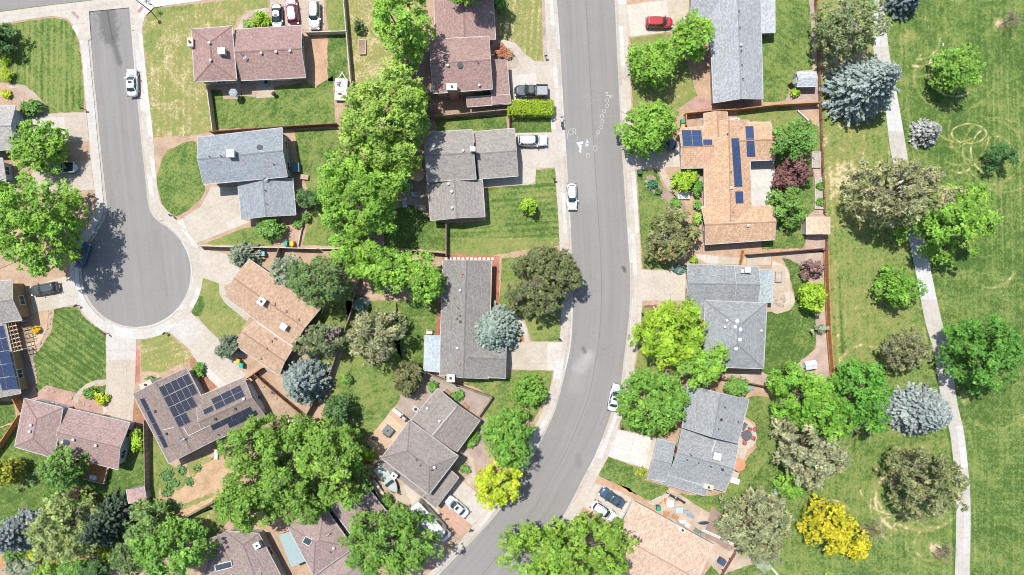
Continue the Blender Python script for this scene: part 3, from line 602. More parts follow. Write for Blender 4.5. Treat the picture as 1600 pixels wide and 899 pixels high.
slab('garden_path', [(420, 12), (398, 15), (378, 26), (370, 46), (378, 46), (385, 30), (400, 22), (422, 19)], 'path', 1.2, (.95, .86, .8))
slab('garden_path', [(718, 704), (728, 702), (740, 718), (744, 745), (736, 760), (728, 752), (736, 740), (732, 720), (720, 710)], 'path', 1.2, (1.02, .95, .88))
slab('garden_path', [(1028, 262), (1036, 262), (1048, 284), (1054, 300), (1046, 300), (1036, 282)], 'path', 1.2, (1.0, .9, .8))
slab('garden_path', [(1086, 397), (1105, 398), (1165, 404), (1165, 414), (1105, 412), (1090, 404)], 'path', 2, (1.1, 1.05, .98))
slab('garden_path', [(1012, 785), (1030, 776), (1042, 772), (1048, 780), (1020, 790)], 'path', 1.2, (1.15, 1.1, 1.0))
slab('patio', [(345, 124), (376, 124), (376, 155), (349, 155)], 'patio', 1.2, (1, .8, .68))
slab('patio', [(376, 124), (428, 122), (428, 150), (400, 152), (378, 150)], 'patio', 1.2, (.98, .78, .66), dz=.004)
slab('patio', [(399, 126), (427, 124), (428, 152), (400, 154)], 'patio', 4, (1.05, .96, .84), dz=.01)
slab('patio', [(632, 265), (672, 250), (672, 325), (636, 320)], 'patio', 1.5, (.8, .68, .62))
slab('patio', [(572, 690), (615, 638), (652, 662), (598, 722)], 'patio', 1.5, (1.12, .82, .62))
slab('patio', [(1170, 248), (1208, 250), (1214, 275), (1206, 294), (1205, 322), (1168, 324)], 'patio', 9, (1.2, 1.2, 1.14))
slab('patio', [(1206, 414), (1215, 411), (1226, 416), (1233, 430), (1236, 452), (1242, 468), (1238, 480), (1228, 487), (1205, 484)], 'patio', 1.1, (1.08, .94, .82), smooth=True)
slab('patio', [(1158, 656), (1168, 657), (1180, 668), (1183, 685), (1176, 698), (1168, 702), (1160, 725), (1150, 755), (1138, 752), (1146, 700)], 'patio', 1.2, (1.25, 1.1, .98))
slab('patio', [(53, 490), (76, 485), (74, 510), (66, 530), (52, 545), (38, 548), (32, 508), (52, 502)], 'patio', 1.4, (1.1, .82, .58))
slab('patio', [(30, 548), (52, 545), (54, 600), (46, 618), (34, 618)], 'patio', 1.4, (.5, .46, .44))
slab('patio', [(1165, 397), (1205, 396), (1204, 414), (1168, 416)], 'patio', 2.4, (1.12, 1.0, .9), dz=.004)
slab('patio', [(664, 150), (735, 150), (735, 178), (668, 182)], 'patio', 1.4, (.8, .6, .45))
# chalk drawings on the street (thin marks lying on the asphalt), each stroke a part of its drawing
def chalk(paths, wd, label, alpha=(.5, .52, .52)):
    c = W(*paths[0][0]); base = (c.x, c.y, .012); t = thing('chalk_drawing', base, label, 'chalk drawing')
    for pi, pth in enumerate(paths):
        P = [W(x, y, .016 + .0015 * (pi % 5)) for x, y in pth]; mb = MB(); V = []
        for i, q in enumerate(P):
            d = (P[min(i + 1, len(P) - 1)] - P[max(i - 1, 0)]); d = d.normalized() if d.length > 1e-4 else Vector((1, 0, 0)); s = Vector((-d.y, d.x, 0)) * wd / 2 * random.uniform(.6, 1.2); V += [q + s, q - s]
        mb.add(V, [(2 * i, 2 * i + 1, 2 * i + 3, 2 * i + 2) for i in range(len(P) - 1)]); mb.build('chalk_stroke', M['tint'], t, base, color=alpha)
    return t
circp = lambda cx, cy, rx, ry, n=10, a=0: [(cx + rx * math.cos(a + 6.28 * i / n) * random.uniform(.9, 1.1), cy + ry * math.sin(a + 6.28 * i / n) * random.uniform(.9, 1.1)) for i in range(n + 1)]
chalk([circp(949 - i * 2.2 + 2 * math.sin(i * 1.7), 157 + i * 8.3, 2.6, 3, 9) for i in range(7)] + [[(935, 206), (932, 214)], circp(930, 232, 3, 4.5), circp(919, 243, 3, 3)], .09, 'chain of faint chalk loops running down the middle of the street', (.40, .40, .39))
chalk([[(946, 145), (950, 145), (947, 150), (953, 149)], [(952, 152), (956, 148), (957, 152), (953, 152)]], .13, 'small white chalk squiggle at the top of the loop chain', (.45, .46, .45))
chalk([[(901 + i * .8, 224 + i * 1.2), (911 + i * .1, 222 + i * 1.4)] for i in range(2)] + [[(902, 224), (910, 222), (906, 226), (904, 229), (912, 227), (905, 230), (909, 233), (905, 236), (909, 238)], [(903, 225), (906, 231), (907, 239)], [(914, 220), (919, 217), (915, 223), (920, 221), (916, 227), (920, 229), (914, 219), (916, 229)], [(904, 223), (908, 230), (905, 238)], [(917, 218), (918, 229)]], .20, 'bright white chalk scribble in the left lane near the motor scooter', (.50, .54, .56))
chalk([circp(892, 206, 4, 5), circp(897, 204, 2.5, 3), [(887, 208), (886, 218)], [(899, 210), (900, 206)], [(902, 213), (903, 219)]], .10, 'faint chalk curls beside the bright scribble', (.36, .37, .37))
chalk([[(914 + 7 * math.cos(k), 158 + 5 * math.sin(k)), (916 + 13 * math.cos(k), 158 + 9 * math.sin(k))] for k in (0, .6, 1.2, 2, 2.7, 3.4, 4.1, 4.8, 5.5)], .07, 'faint chalk sunburst near the top of the street', (.30, .30, .29))
# ------------------------------------------------------------ houses
def roofz(tris, x, y):
    best = None
    for a, b, c in tris:
        d = (b.y - c.y) * (a.x - c.x) + (c.x - b.x) * (a.y - c.y)
        if abs(d) < 1e-9: continue
        l1 = ((b.y - c.y) * (x - c.x) + (c.x - b.x) * (y - c.y)) / d; l2 = ((c.y - a.y) * (x - c.x) + (a.x - c.x) * (y - c.y)) / d; l3 = 1 - l1 - l2
        if min(l1, l2, l3) > -.02:
            z = l1 * a.z + l2 * b.z + l3 * c.z; n = (b - a).cross(c - a).normalized(); n = n if n.z > 0 else -n
            if best is None or z > best[0]: best = (z, n)
    return best
def inquad(p, q):
    s = [((q[(i + 1) % 4] - q[i]).cross(p - q[i])).z for i in range(4)]
    return all(v > 0 for v in s) or all(v < 0 for v in s)
WIN = {}
def window_mesh(wd, ht):
    k = (round(wd, 1), round(ht, 1))
    if k not in WIN:
        a = MB(); a.box((0, 0, 0), (wd, .03, ht)); f = MB()
        for s_ in (-1, 1): f.box((s_ * (wd / 2 + .03), .012, 0), (.07, .07, ht + .14)); f.box((0, .014, s_ * (ht / 2 + .035)), (wd - .004, .066, .07))
        f.box((0, .016, 0), (.04, .05, ht - .004))
        pa = a.build('window', M['pane']); fr = f.build('frame', M['white']); WIN[k] = (pa.data, fr.data)
        bpy.data.objects.remove(pa); bpy.data.objects.remove(fr)
    return WIN[k]
def put_window(parent, base, p, ang, wd, ht):
    pa, fr = window_mesh(wd, ht); o = bpy.data.objects.new('window', pa); COL.objects.link(o); o.parent = parent
    o.location = Vector(p) - Vector(base); o.rotation_euler = (0, 0, ang)
    f = bpy.data.objects.new('frame', fr); COL.objects.link(f); f.parent = o
def put_door(parent, base, p, ang, wd, ht, col, garage=False):
    m = MB(); m.box((0, .02, ht / 2), (wd, .06, ht)); o = m.build('garage_door' if garage else 'door', M['tint'], parent, color=col)
    o.location = Vector(p) - Vector(base); o.rotation_euler = (0, 0, ang)
    f = MB()
    if garage:
        for i in range(4):
            for j in range(int(wd / .6)): f.box((-wd / 2 + .35 + j * (wd - .2) / int(wd / .6), .054, .3 + i * ht / 4), (.42, .02, ht / 4 - .16))
        f.build('door_panel', M['white'], o)
    else: f.box((wd * .35, .07, ht * .48), (.05, .06, .12)); f.build('handle', M['chrome'], o)
def house(name, label, wings, roofcol, wallcol=(.5, .45, .38), mat='shingle', extras=(), panels=(), panelcol=(.03, .045, .09), garage=None, doors=()):
    q0 = wings[0]['q']; c = sum((W(x, y, 0) for x, y in q0), Vector()) / 4; base = Vector((c.x, c.y, .12))
    hs = thing(name, base, label, 'house', group=None); tris = []; info = []
    for wi, wg in enumerate(wings):
        he = wg.get('he', 2.75); ov = wg.get('ov', .5); q = [W(x, y, he) for x, y in wg['q']]
        if ((q[1] - q[0]).cross(q[2] - q[0])).z < 0: q = [q[1], q[0], q[3], q[2]]
        kind = wg.get('k', 'g'); ax = wg.get('ax', 0)
        if ax: q = q[1:] + q[:1]
        # ridge runs parallel to q0->q1
        L = (q[1] - q[0]).length; Wd = ((q[3] - q[0]).length + (q[2] - q[1]).length) / 2; rise = wg.get('rise', Wd / 2 * .30)
        if kind == 's': # shed / flat, high on the q0-q1 side
            top = [q[0] + Vector((0, 0, rise)), q[1] + Vector((0, 0, rise)), q[2], q[3]]; faces = [(0, 1, 2, 3)]; V = top; rim = [(0, 1), (1, 2), (2, 3), (3, 0)]
        else:
            m0, m1 = (q[0] + q[3]) / 2, (q[1] + q[2]) / 2; ins = 0 if kind == 'g' else min(Wd / 2 * wg.get('hip', .95), L * .48) / L
            r0 = m0.lerp(m1, ins) + Vector((0, 0, rise)); r1 = m1.lerp(m0, ins) + Vector((0, 0, rise)); V = q + [r0, r1]
            if kind == 'g': faces = [(0, 1, 5, 4), (2, 3, 4, 5)]; rim = [(0, 1), (1, 5), (5, 2), (2, 3), (3, 4), (4, 0)]
            else: faces = [(0, 1, 5, 4), (2, 3, 4, 5), (1, 2, 5), (3, 0, 4)]; rim = [(0, 1), (1, 2), (2, 3), (3, 0)]
        mb = MB(); th = .17
        for f in faces:
            P = [V[i] for i in f]; e = (P[1] - P[0]).normalized(); n = (P[1] - P[0]).cross(P[2] - P[0]).normalized(); n = n if n.z > 0 else -n; up = n.cross(e)
            uvs = [((p - P[0]).dot(e) + 7.3 * wi, (p - P[0]).dot(up) + 50) for p in P]
            ff = tuple(range(len(P)))
            if (P[1] - P[0]).cross(P[2] - P[0]).z < 0: ff = ff[::-1]; uvs = uvs[::-1]
            mb.add(P, [ff], 0, [uvs]); mb.add([p - Vector((0, 0, th)) for p in P], [ff[::-1]], 1)
            for i in range(1, len(P) - 1): tris.append((P[0], P[i], P[i + 1]))
        for i, j in rim: mb.add([V[i], V[j], V[j] - Vector((0, 0, th)), V[i] - Vector((0, 0, th))], [(0, 1, 2, 3)], 1)
        rf = mb.build('roof', [M[mat], M['trimp']], hs, base, color=wg.get('col', roofcol))
        g = MB(); cen = sum(q, Vector()) / 4
        for i, j in rim:
            a, b = V[i], V[j]; d = (b - a); nn = Vector((d.y, -d.x, 0)).normalized(); mm = (a + b) / 2 - cen
            if nn.dot(mm) < 0: nn = -nn
            flat = abs(a.z - b.z) < .02; wdt = .10 if flat else .06
            o_ = nn * (wdt / 2 + .004); g.bar(a + o_ - Vector((0, 0, .075)), b + o_ - Vector((0, 0, .075)), wdt, .14)
        g.build('gutter', M['trimp'], rf, base)
        cap = MB()
        if kind != 's':
            cap.bar(V[4] + Vector((0, 0, .012)), V[5] + Vector((0, 0, .012)), .20, .035)
            if kind == 'h':
                for e_, r_ in ((0, 4), (3, 4), (1, 5), (2, 5)): cap.bar(V[e_] + Vector((0, 0, .012)), V[r_] + Vector((0, 0, .012)), .18, .03)
            cc = wg.get('col', roofcol); cap.build('ridge_cap', M[mat], rf, base, color=tuple(x * .97 for x in cc))
        info.append((wg, q, V, kind, he, ov, rise))
    allq = [[Vector((p.x, p.y, 0)) for p in i[1]] for i in info]
    for wi, (wg, q, V, kind, he, ov, rise) in enumerate(info):
        if wg.get('open'): # open patio cover: posts and beam, no walls
            p = MB()
            for v in q:
                v2 = v.lerp(sum(q, Vector()) / 4, .06); p.box((v2.x, v2.y, he / 2), (.12, .12, he - .2))
            p.build('cover_post', M['white'], hs, base); continue
        c = sum(q, Vector()) / 4; iw = []
        for i in range(4):
            e1 = (q[(i + 1) % 4] - q[i]).normalized(); e2 = (q[i - 1] - q[i]).normalized(); iw.append(q[i] + (e1 + e2) * ov)
        mb = MB(); zt = he - .06; B = [Vector((p.x, p.y, .05)) for p in iw]; T = [Vector((p.x, p.y, zt)) for p in iw]
        if kind == 's': sl = [rise, rise, 0, 0]; T = [t + Vector((0, 0, s_ * .9)) for t, s_ in zip(T, sl)]
        for i in range(4): j = (i + 1) % 4; mb.add([B[i], B[j], T[j], T[i]], [(0, 1, 2, 3)])
        if kind == 'g':
            for a, b in ((3, 0), (1, 2)):
                ap = (T[a] + T[b]) / 2; ap = Vector((ap.x, ap.y, he + rise - .2)); mb.add([T[a], T[b], ap], [(0, 1, 2)])
        wall = mb.build('wall', M['siding'], hs, base, color=wg.get('wall', wallcol))
        for i in range(4):
            j = (i + 1) % 4; a, b = iw[i], iw[j]; d = b - a; L = d.length; d.normalize(); nrm = Vector((d.y, -d.x, 0)); ang = math.atan2(d.y, d.x)
            mid = (a + b) / 2
            if any(k != wi and inquad(Vector((mid.x, mid.y, 0)) + nrm * .7, allq[k]) for k in range(len(allq))): continue
            if garage and garage[0] == wi and garage[1] == i:
                p = mid + nrm * .02; put_door(hs, base, (p.x, p.y, .14), ang + math.pi, min(4.9, L - 1.2), 2.15, (.62, .60, .55), True); continue
            n = 2 if L > 6.5 else (1 if L > 2.6 else 0)
            if (wi, i) in doors:
                p = a.lerp(b, .5) + nrm * .02; put_door(hs, base, (p.x, p.y, .14), ang + math.pi, .95, 2.05, (.28, .1, .07))
            for t in ([.5] if n == 1 else [.24, .76]) if n else []:
                if n == 1 and (wi, i) in doors: continue
                p = a.lerp(b, t) + nrm * .02; put_window(hs, base, (p.x, p.y, min(1.55, he - 1.1)), ang + math.pi, 1.4, 1.1)
                if he > 4.2: put_window(hs, base, (p.x, p.y, he - 1.25), ang + math.pi, 1.2, 1.0)
    def on_roof(px, py):
        z = 3.5; n = Vector((0, 0, 1))
        for _ in range(6):
            p = W(px, py, z); r = roofz(tris, p.x, p.y)
            if r is None: break
            z, n = r
        p = W(px, py, z); return Vector((p.x, p.y, z)), n
    for ex in extras:
        k, px, py = ex[:3]; p, n = on_roof(px, py); l = p - base
        if k == 'v':       # plumbing pipe with flashing and cap
            m = MB(); m.tube([l - Vector((0, 0, .1)), l + Vector((0, 0, .35))], [.07, .07], 8); m.tube([l + Vector((0, 0, .36)), l + Vector((0, 0, .42))], [.11, .11], 8)
            o = m.build('roof_vent', M['dark'], hs)
        elif k == 'w':     # pale mushroom vent
            m = MB(); m.tube([l - Vector((0, 0, .1)), l + Vector((0, 0, .22)), l + Vector((0, 0, .24)), l + Vector((0, 0, .38)), l + Vector((0, 0, .44))], [.12, .12, .24, .22, .08], 12); m.build('roof_vent', M['white'], hs)
        elif k == 't':     # box vent
            m = MB(); m.box(l + Vector((0, 0, .12)), (.42, .42, .26), .2, 0, .75); m.build('roof_vent', M['brick'] if len(ex) > 3 else M['dark'], hs)
        elif k == 'dome':  # skylight dome
            m = MB(); m.ico(l + Vector((0, 0, .02)), .34, 2, (1, 1, .6), 0, 0, True); o = m.build('skylight', M['white'], hs)
        elif k == 'disc':
            m = MB(); m.tube([l - Vector((0, 0, .1)), l + Vector((0, 0, .14))], [.42, .42], 16); o = m.build('skylight', M['pane'], hs); r_ = MB(); r_.tube([l - Vector((0, 0, .1)), l + Vector((0, 0, .11))], [.5, .5], 16); r_.build('curb', M['dark'], o)
        elif k == 'cool':  # evaporative cooler: louvred box on a stand
            ang = ex[3] if len(ex) > 3 else 0; s_ = ex[4] if len(ex) > 4 else .95
            m = MB(); m.box(l + Vector((0, 0, .62)), (s_, s_ * .92, .85), ang); m.box(l + Vector((0, 0, 1.06)), (s_ * 1.05, s_, .05), ang); o = m.build('roof_cooler', M['white'], hs)
            lv = MB(); cs, sn = math.cos(ang), math.sin(ang)
            for i in range(6):
                for sg in (-1, 1):
                    yy = sg * (s_ * .46 + .012); lv.box((l.x - yy * sn, l.y + yy * cs, l.z + .3 + i * .11), (s_ * .8, .02, .05), ang); xx = sg * (s_ * .5 + .012); lv.box((l.x + xx * cs, l.y + xx * sn, l.z + .3 + i * .11), (.02, s_ * .72, .05), ang)
            lv.build('louvre', M['chrome'], o); st = MB()
            for a in (-1, 1):
                for b in (-1, 1): xx, yy = a * s_ * .42, b * s_ * .38; st.box((l.x + xx * cs - yy * sn, l.y + xx * sn + yy * cs, l.z + .05), (.06, .06, .5), ang)
            st.build('leg', M['chrome'], o)
            if len(ex) > 5: v_ = MB(); v_.box(l + Vector((.0, 0, 1.1)), (s_ * .35, s_ * .35, .06), ang); v_.build('hatch', M['dark'], o)
        elif k == 'chim':  # chimney: px,py is the top; drops to below the roof
            ang, sx_, sy_, ht = ex[3:7]; cm = ex[7] if len(ex) > 7 else 'brick'; p = W(px, py, ht); l = p - base
            m = MB(); m.box((l.x, l.y, (l.z - .12) / 2 + .0), (sx_, sy_, l.z + .1), ang); o = m.build('chimney', M[cm], hs)
            m = MB(); m.box((l.x, l.y, l.z + .0), (sx_ + .14, sy_ + .14, .12), ang); m.build('cap', M['white'] if cm != 'white' else M['palewood'], o)
            m = MB(); m.tube([(l.x, l.y, l.z + .06), (l.x, l.y, l.z + .34)], [.14, .14], 10); m.tube([(l.x, l.y, l.z + .35), (l.x, l.y, l.z + .42)], [.2, .16], 10); m.build('flue', M['dark'], o)
        elif k == 'dish':
            m = MB(); q = l + Vector((0, 0, .75)); V_ = []
            d = Vector((.5, -.6, .62)).normalized(); a_ = d.cross(Vector((0, 0, 1))).normalized(); b_ = d.cross(a_)
            for rr, dd in ((0.02, 0), (.2, .02), (.36, .09)):
                for i in range(14): V_.append(q + (a_ * math.cos(i * .4488) + b_ * math.sin(i * .4488)) * rr + d * dd)
            F = [(r_ * 14 + i, r_ * 14 + (i + 1) % 14, (r_ + 1) * 14 + (i + 1) % 14, (r_ + 1) * 14 + i) for r_ in range(2) for i in range(14)]
            m.add(V_, F); o = m.build('satellite_dish', M['white'], hs)
            m = MB(); m.bar(l, l + Vector((0, 0, .72)), .05); m.bar(l + Vector((0, 0, .55)), q + d * .5, .03); m.box(q + d * .5, (.1, .1, .1)); m.build('mast', M['dark'], o)
        elif k == 'line':  # conduit pipe
            p2, _ = on_roof(ex[3], ex[4]); m = MB(); m.bar(l + Vector((0, 0, .05)), p2 - base + Vector((0, 0, .05)), .06); m.build('conduit', M['white'], hs)
        elif k == 'sky2':  # flat rectangular collector / skylight
            ang, sx_, sy_ = ex[3:6]; m = MB(); m.box(l + Vector((0, 0, .22)), (sx_, sy_, .12), ang); o = m.build('skylight', M['pane'], hs); m = MB(); m.box(l + Vector((0, 0, .13)), (sx_ + .18, sy_ + .18, .22), ang); m.build('curb', M['white'], o)
    for pn in panels:   # (origin, u px vector per column, v px vector per row, cells)
        o_, u, v, cells = pn
        for (i, j) in cells:
            cs_ = []
            g = .014
            for a, b in ((g, g), (1 - g, g), (1 - g, 1 - g), (g, 1 - g)):
                x = o_[0] + u[0] * (i + a) + v[0] * (j + b); y = o_[1] + u[1] * (i + a) + v[1] * (j + b); p, n = on_roof(x, y); cs_.append(p)
            e1, e2 = cs_[1] - cs_[0], cs_[3] - cs_[0]; n = e1.cross(e2).normalized(); n = n if n.z > 0 else -n
            P = [p + n * .11 - base for p in cs_]; Q = [p - n * .05 for p in P]; c = sum(P, Vector()) / 4; m = MB()
            I = [p.lerp(c, .018) + n * .004 for p in P]
            ff = (0, 1, 2, 3) if e1.cross(e2).z > 0 else (3, 2, 1, 0); uv = [(0, 0), (1, 0), (1, 1), (0, 1)]; uv = uv if ff[0] == 0 else uv[::-1]
            m.add(I, [ff], 0, [uv]); m.add(P, [ff], 1)
            for k in range(4): m.add([P[k], P[(k + 1) % 4], Q[(k + 1) % 4], Q[k]], [(0, 1, 2, 3)], 1)
            m.build('solar_panel', [M['panel'], M['chrome']], hs, color=panelcol)
    return hs
RD = (.305, .205, .185); BG = (.255, .278, .295); GB = (.285, .262, .238); GB2 = (.225, .212, .195); BR = (.235, .185, .165)
grid = lambda a, b: [(i, j) for j in range(b) for i in range(a)]
house('bungalow', 'low house with dusty red roof beside three cars parked at the top of the photo',
      [dict(q=[(299, 46), (362, 41), (369.5, 125), (304, 128)], k='h', ax=1, he=3.9, hip=.8), dict(q=[(367, 46), (471, 40), (477.5, 121), (375.5, 126)], he=2.8)], RD, (.42, .41, .36),
      extras=[('chim', 297, 66, 0, .8, 1.3, 4.6, 'white'), ('cool', 350, 83, .05, 1.1), ('v', 378, 86), ('w', 409, 84), ('w', 432, 82), ('w', 454, 80.5), ('w', 328, 68), ('w', 330, 95), ('dish', 384, 91)], garage=(1, 2), doors=((1, 0),))
house('bungalow', 'house with blue-grey roof and a curved driveway off the cul-de-sac',
      [dict(q=[(309.5, 215), (441, 200), (449, 276), (318, 288)], he=4.2), dict(q=[(371, 280), (457, 279), (462, 336), (377, 343)], ax=1, he=2.8, rise=1.1)], BG, (.36, .40, .41),
      extras=[('cool', 364, 242, .0, 1.2), ('disc', 406, 231), ('v', 328, 245), ('v', 346, 244), ('v', 428, 257), ('v', 415, 298), ('v', 417, 319), ('dish', 417, 281)], garage=(0, 0), doors=((1, 3),))
house('split_level_house', 'large red-brown house with stepped roofs, black pickup parked beside it',
      [dict(q=[(672, 62), (764, 57), (769.5, 139), (677, 146)], he=4.8, rise=1.3), dict(q=[(677, -60), (767, -60), (774, 62), (680, 66)], ax=1, he=3.4, rise=1.3), dict(q=[(639, 60), (676, 55), (680, 143), (643, 148)], k='s', he=2.8, rise=.5, ax=1),
       dict(q=[(762, 95), (792, 94), (797, 161), (770, 164)], k='s', he=2.7, rise=.35, ax=1), dict(q=[(729, 153), (797, 149), (797.5, 162), (730, 167)], k='s', he=2.66, rise=.3)], RD, (.42, .33, .25),
      extras=[('chim', 706, 136, 0, 1.55, .9, 6.4), ('w', 700, 103), ('disc', 719, 102), ('v', 747, 98), ('w', 749, 134)], garage=(3, 0), doors=((1, 1),))
house('split_level_house', 'house with grey-tan roof and white pickup parked at its garage',
      [dict(q=[(664, 207), (738, 203), (744, 279.5), (667, 284)], he=4.2), dict(q=[(741, 206), (804, 201), (809.5, 275), (749, 279.5)], he=2.8), dict(q=[(668, 284), (753.5, 281), (757.5, 339), (673, 345)], ax=1, he=3.0)], GB, (.48, .44, .38),
      extras=[('cool', 739.5, 235, .0, .75), ('w', 701, 288), ('w', 706, 300), ('w', 707, 325), ('w', 724, 236), ('v', 683, 262), ('dish', 678, 228)], garage=(1, 1), doors=((2, 1),))
house('ranch_house', 'long house with dark grey roof half hidden by a round blue spruce',
      [dict(q=[(692, 407), (768, 408), (763, 592), (687, 586)], ax=1, he=2.8, rise=1.15), dict(q=[(722, 528), (791, 530), (790, 591), (720, 588)], he=2.7, rise=1.05),
       dict(q=[(664.5, 524), (689, 525), (687.5, 582), (662.5, 579)], k='s', he=2.5, rise=.2, ax=1, open=True, col=(.40, .45, .48))], GB2, (.38, .33, .27),
      extras=[('cool', 705, 590, 0, 1.2, 1), ('t', 723, 427, 1), ('w', 719, 454), ('v', 710, 466), ('v', 716, 481), ('v', 719, 493), ('v', 714, 498), ('t', 719.5, 503), ('w', 715, 544), ('t', 718, 569, 1)], garage=(1, 1), doors=((0, 1),))
house('split_level_house', 'taupe-roofed house turned at an angle with white sedan on its driveway',
      [dict(q=[(640, 657), (716, 713), (670, 773), (596, 716)], k='h', he=4.6, hip=.7), dict(q=[(684, 607), (750, 657), (714, 706), (642.5, 657)], ax=1, he=3.1, rise=1.3), dict(q=[(703, 733), (717, 746), (681, 794), (660, 777)], k='s', he=2.7, rise=.3, ax=0),
       dict(q=[(594, 725), (606, 719), (690, 782), (681, 794)], k='s', he=2.62, rise=.3)], (.255, .225, .205), (.48, .44, .38),
      extras=[('w', 668, 638), ('w', 687, 658), ('v', 651, 718), ('v', 675, 734), ('w', 679, 730), ('v', 657, 727), ('v', 663, 777), ('cool', 617, 741, -.65, .95, 1), ('line', 675, 680, 712, 637)], garage=(2, 2), doors=((1, 1),))
house('ranch_house', 'tan shake-roofed house standing diagonally beside the cul-de-sac',
      [dict(q=[(389, 405.5), (501, 482), (457, 542), (351, 464)], he=3.0, rise=1.2), dict(q=[(400, 499), (460, 541), (436, 587), (366, 539)], he=2.8, rise=1.0)], (.44, .31, .225), (.42, .37, .3), mat='shake',
      extras=[('cool', 412, 471, .95, 1.15, 1), ('cool', 446, 510, -.6, 1.0), ('t', 466, 500, 1), ('t', 447, 487, 1), ('t', 429, 476, 1), ('v', 431, 529), ('t', 416, 545, 1), ('t', 408, 560, 1), ('t', 424, 534, 1), ('line', 400, 503, 456, 541)], doors=((0, 3),))
cellsA = [(i, 0) for i in range(5)] + [(i, 1) for i in range(5)] + [(i, 2) for i in range(4)] + [(i, 3) for i in range(2)]
house('ranch_house', 'brown-roofed house covered with many black solar panels between two driveways',
      [dict(q=[(207.5, 616), (291, 575), (347, 682), (264, 724.5)], ax=1, he=3.0, rise=1.3), dict(q=[(305, 622.5), (381, 590), (415, 651), (325, 694)], he=2.9, rise=1.2)], BR, (.45, .44, .42),
      extras=[('chim', 228, 601, .45, 1.9, .8, 3.6, 'white'), ('t', 243, 643), ('t', 261, 678), ('dish', 288, 684), ('t', 368, 639), ('t', 337, 655), ('v', 342, 679), ('w', 382, 623), ('line', 287, 668, 295, 681), ('line', 295, 681, 328, 665), ('line', 255, 672, 272, 668)],
      panels=[((247.5, 605.5), (9.2, -4.4), (8.1, 15.8), cellsA), ((219, 623.5), (6.5, -2), (9.5, 19.2), [(0, j) for j in range(4)]), ((329.5, 624), (15.4, -7.4), (4.2, 8.6), grid(3, 2)), ((317, 641), (15.2, -7.2), (3, 7.7), [(0, 0)]),
              ((329, 665), (15.6, -7.5), (3.6, 7.4), [(0, 0), (1, 0), (2, 0), (3, 0), (1.45, 1), (2.45, 1), (3.3, 1)])], panelcol=(.020, .023, .036), garage=(1, 3), doors=((1, 0),))
house('bungalow', 'house with plain dusty mauve roof at the lower left beside a small deck',
      [dict(q=[(38, 623), (98, 637.5), (84, 716), (23, 698)], k='h', ax=1, he=3.8, hip=.75), dict(q=[(105, 638), (203, 661), (184.5, 734), (87, 709)], he=2.9)], (.31, .222, .205), (.46, .48, .49),
      extras=[('w', 50, 664), ('w', 48, 674), ('disc', 104, 691), ('w', 99, 691), ('w', 116, 687), ('w', 151, 696)], garage=(1, 2), doors=((1, 0),))
house('ranch_house', 'house cut by the left edge with a long bank of blue solar panels',
      [dict(q=[(-60, 520), (7, 500), (32, 615), (-60, 632)], ax=1, he=3.0, rise=1.3), dict(q=[(-60, 445), (19, 438), (34, 500), (-60, 514)], he=3.3, rise=1.0)], GB, (.3, .22, .14),
      panels=[((-21, 512), (8.6, -1.3), (4.9, 19.8), grid(3, 5))], panelcol=(.020, .034, .085), garage=(1, 1))
house('bungalow', 'grey-roofed house end showing at the left edge above the bright maple',
      [dict(q=[(-60, 168), (24, 165), (23, 233), (-60, 239)], he=2.9), dict(q=[(-60, 250), (6, 248), (9, 282), (-60, 286)], k='s', he=2.6, rise=.3)], (.35, .33, .31), (.34, .42, .5), garage=(0, 1))
house('bungalow', 'brown roof with one small dark skylight at the bottom edge of the photo',
      [dict(q=[(352, 830), (404, 834), (470, 960), (400, 1000)], k='h', ax=1, he=3.1, hip=.6), dict(q=[(326, 842), (360, 828), (420, 940), (375, 965)], ax=1, he=2.8, rise=.8), dict(q=[(330, 860), (400, 850), (430, 960), (310, 960)], he=2.9, rise=1.6)], (.27, .215, .197), (.45, .42, .38),
      extras=[('sky2', 350, 884, .25, 2.6, .9), ('cool', 405, 849, .5, 1.0, 1)])
house('bungalow', 'reddish brown roofs with a pale hatch, beside the trailer at the bottom',
      [dict(q=[(448, 820), (507, 793), (552, 856), (490, 900)], k='h', he=3.4, hip=.7), dict(q=[(515, 790), (566, 752), (611, 808), (552, 841)], he=3.0, rise=1.1, ax=1), dict(q=[(480, 905), (548, 862), (575, 900), (510, 960)], he=2.8, rise=.8)], (.30, .225, .21), (.30, .29, .30),
      extras=[('sky2', 481, 845, -.5, 1.2, 1.0), ('w', 522, 856), ('v', 517, 862), ('w', 575, 774, ), ('dish', 513, 832)])
house('ranch_house', 'long pale grey roof running off the top edge beside the red minivan',
      [dict(q=[(1104, -90), (1186, -90), (1192, 155), (1115, 161)], ax=1, he=3.2, rise=1.5), dict(q=[(1077, -60), (1140, -60), (1140, 38), (1080, 38.5)], he=2.9, rise=1.2), dict(q=[(1186, -60), (1210, -60), (1211, 51), (1188, 52.5)], k='s', he=2.5, rise=.2, ax=1, open=True, col=(.40, .42, .43))], (.32, .335, .345), (.40, .33, .28),
      extras=[('v', 1154, 18), ('v', 1155.5, 44), ('w', 1157, 71), ('v', 1157.5, 80), ('v', 1158.5, 102), ('v', 1160, 124)], garage=(1, 0), doors=((0, 3),))
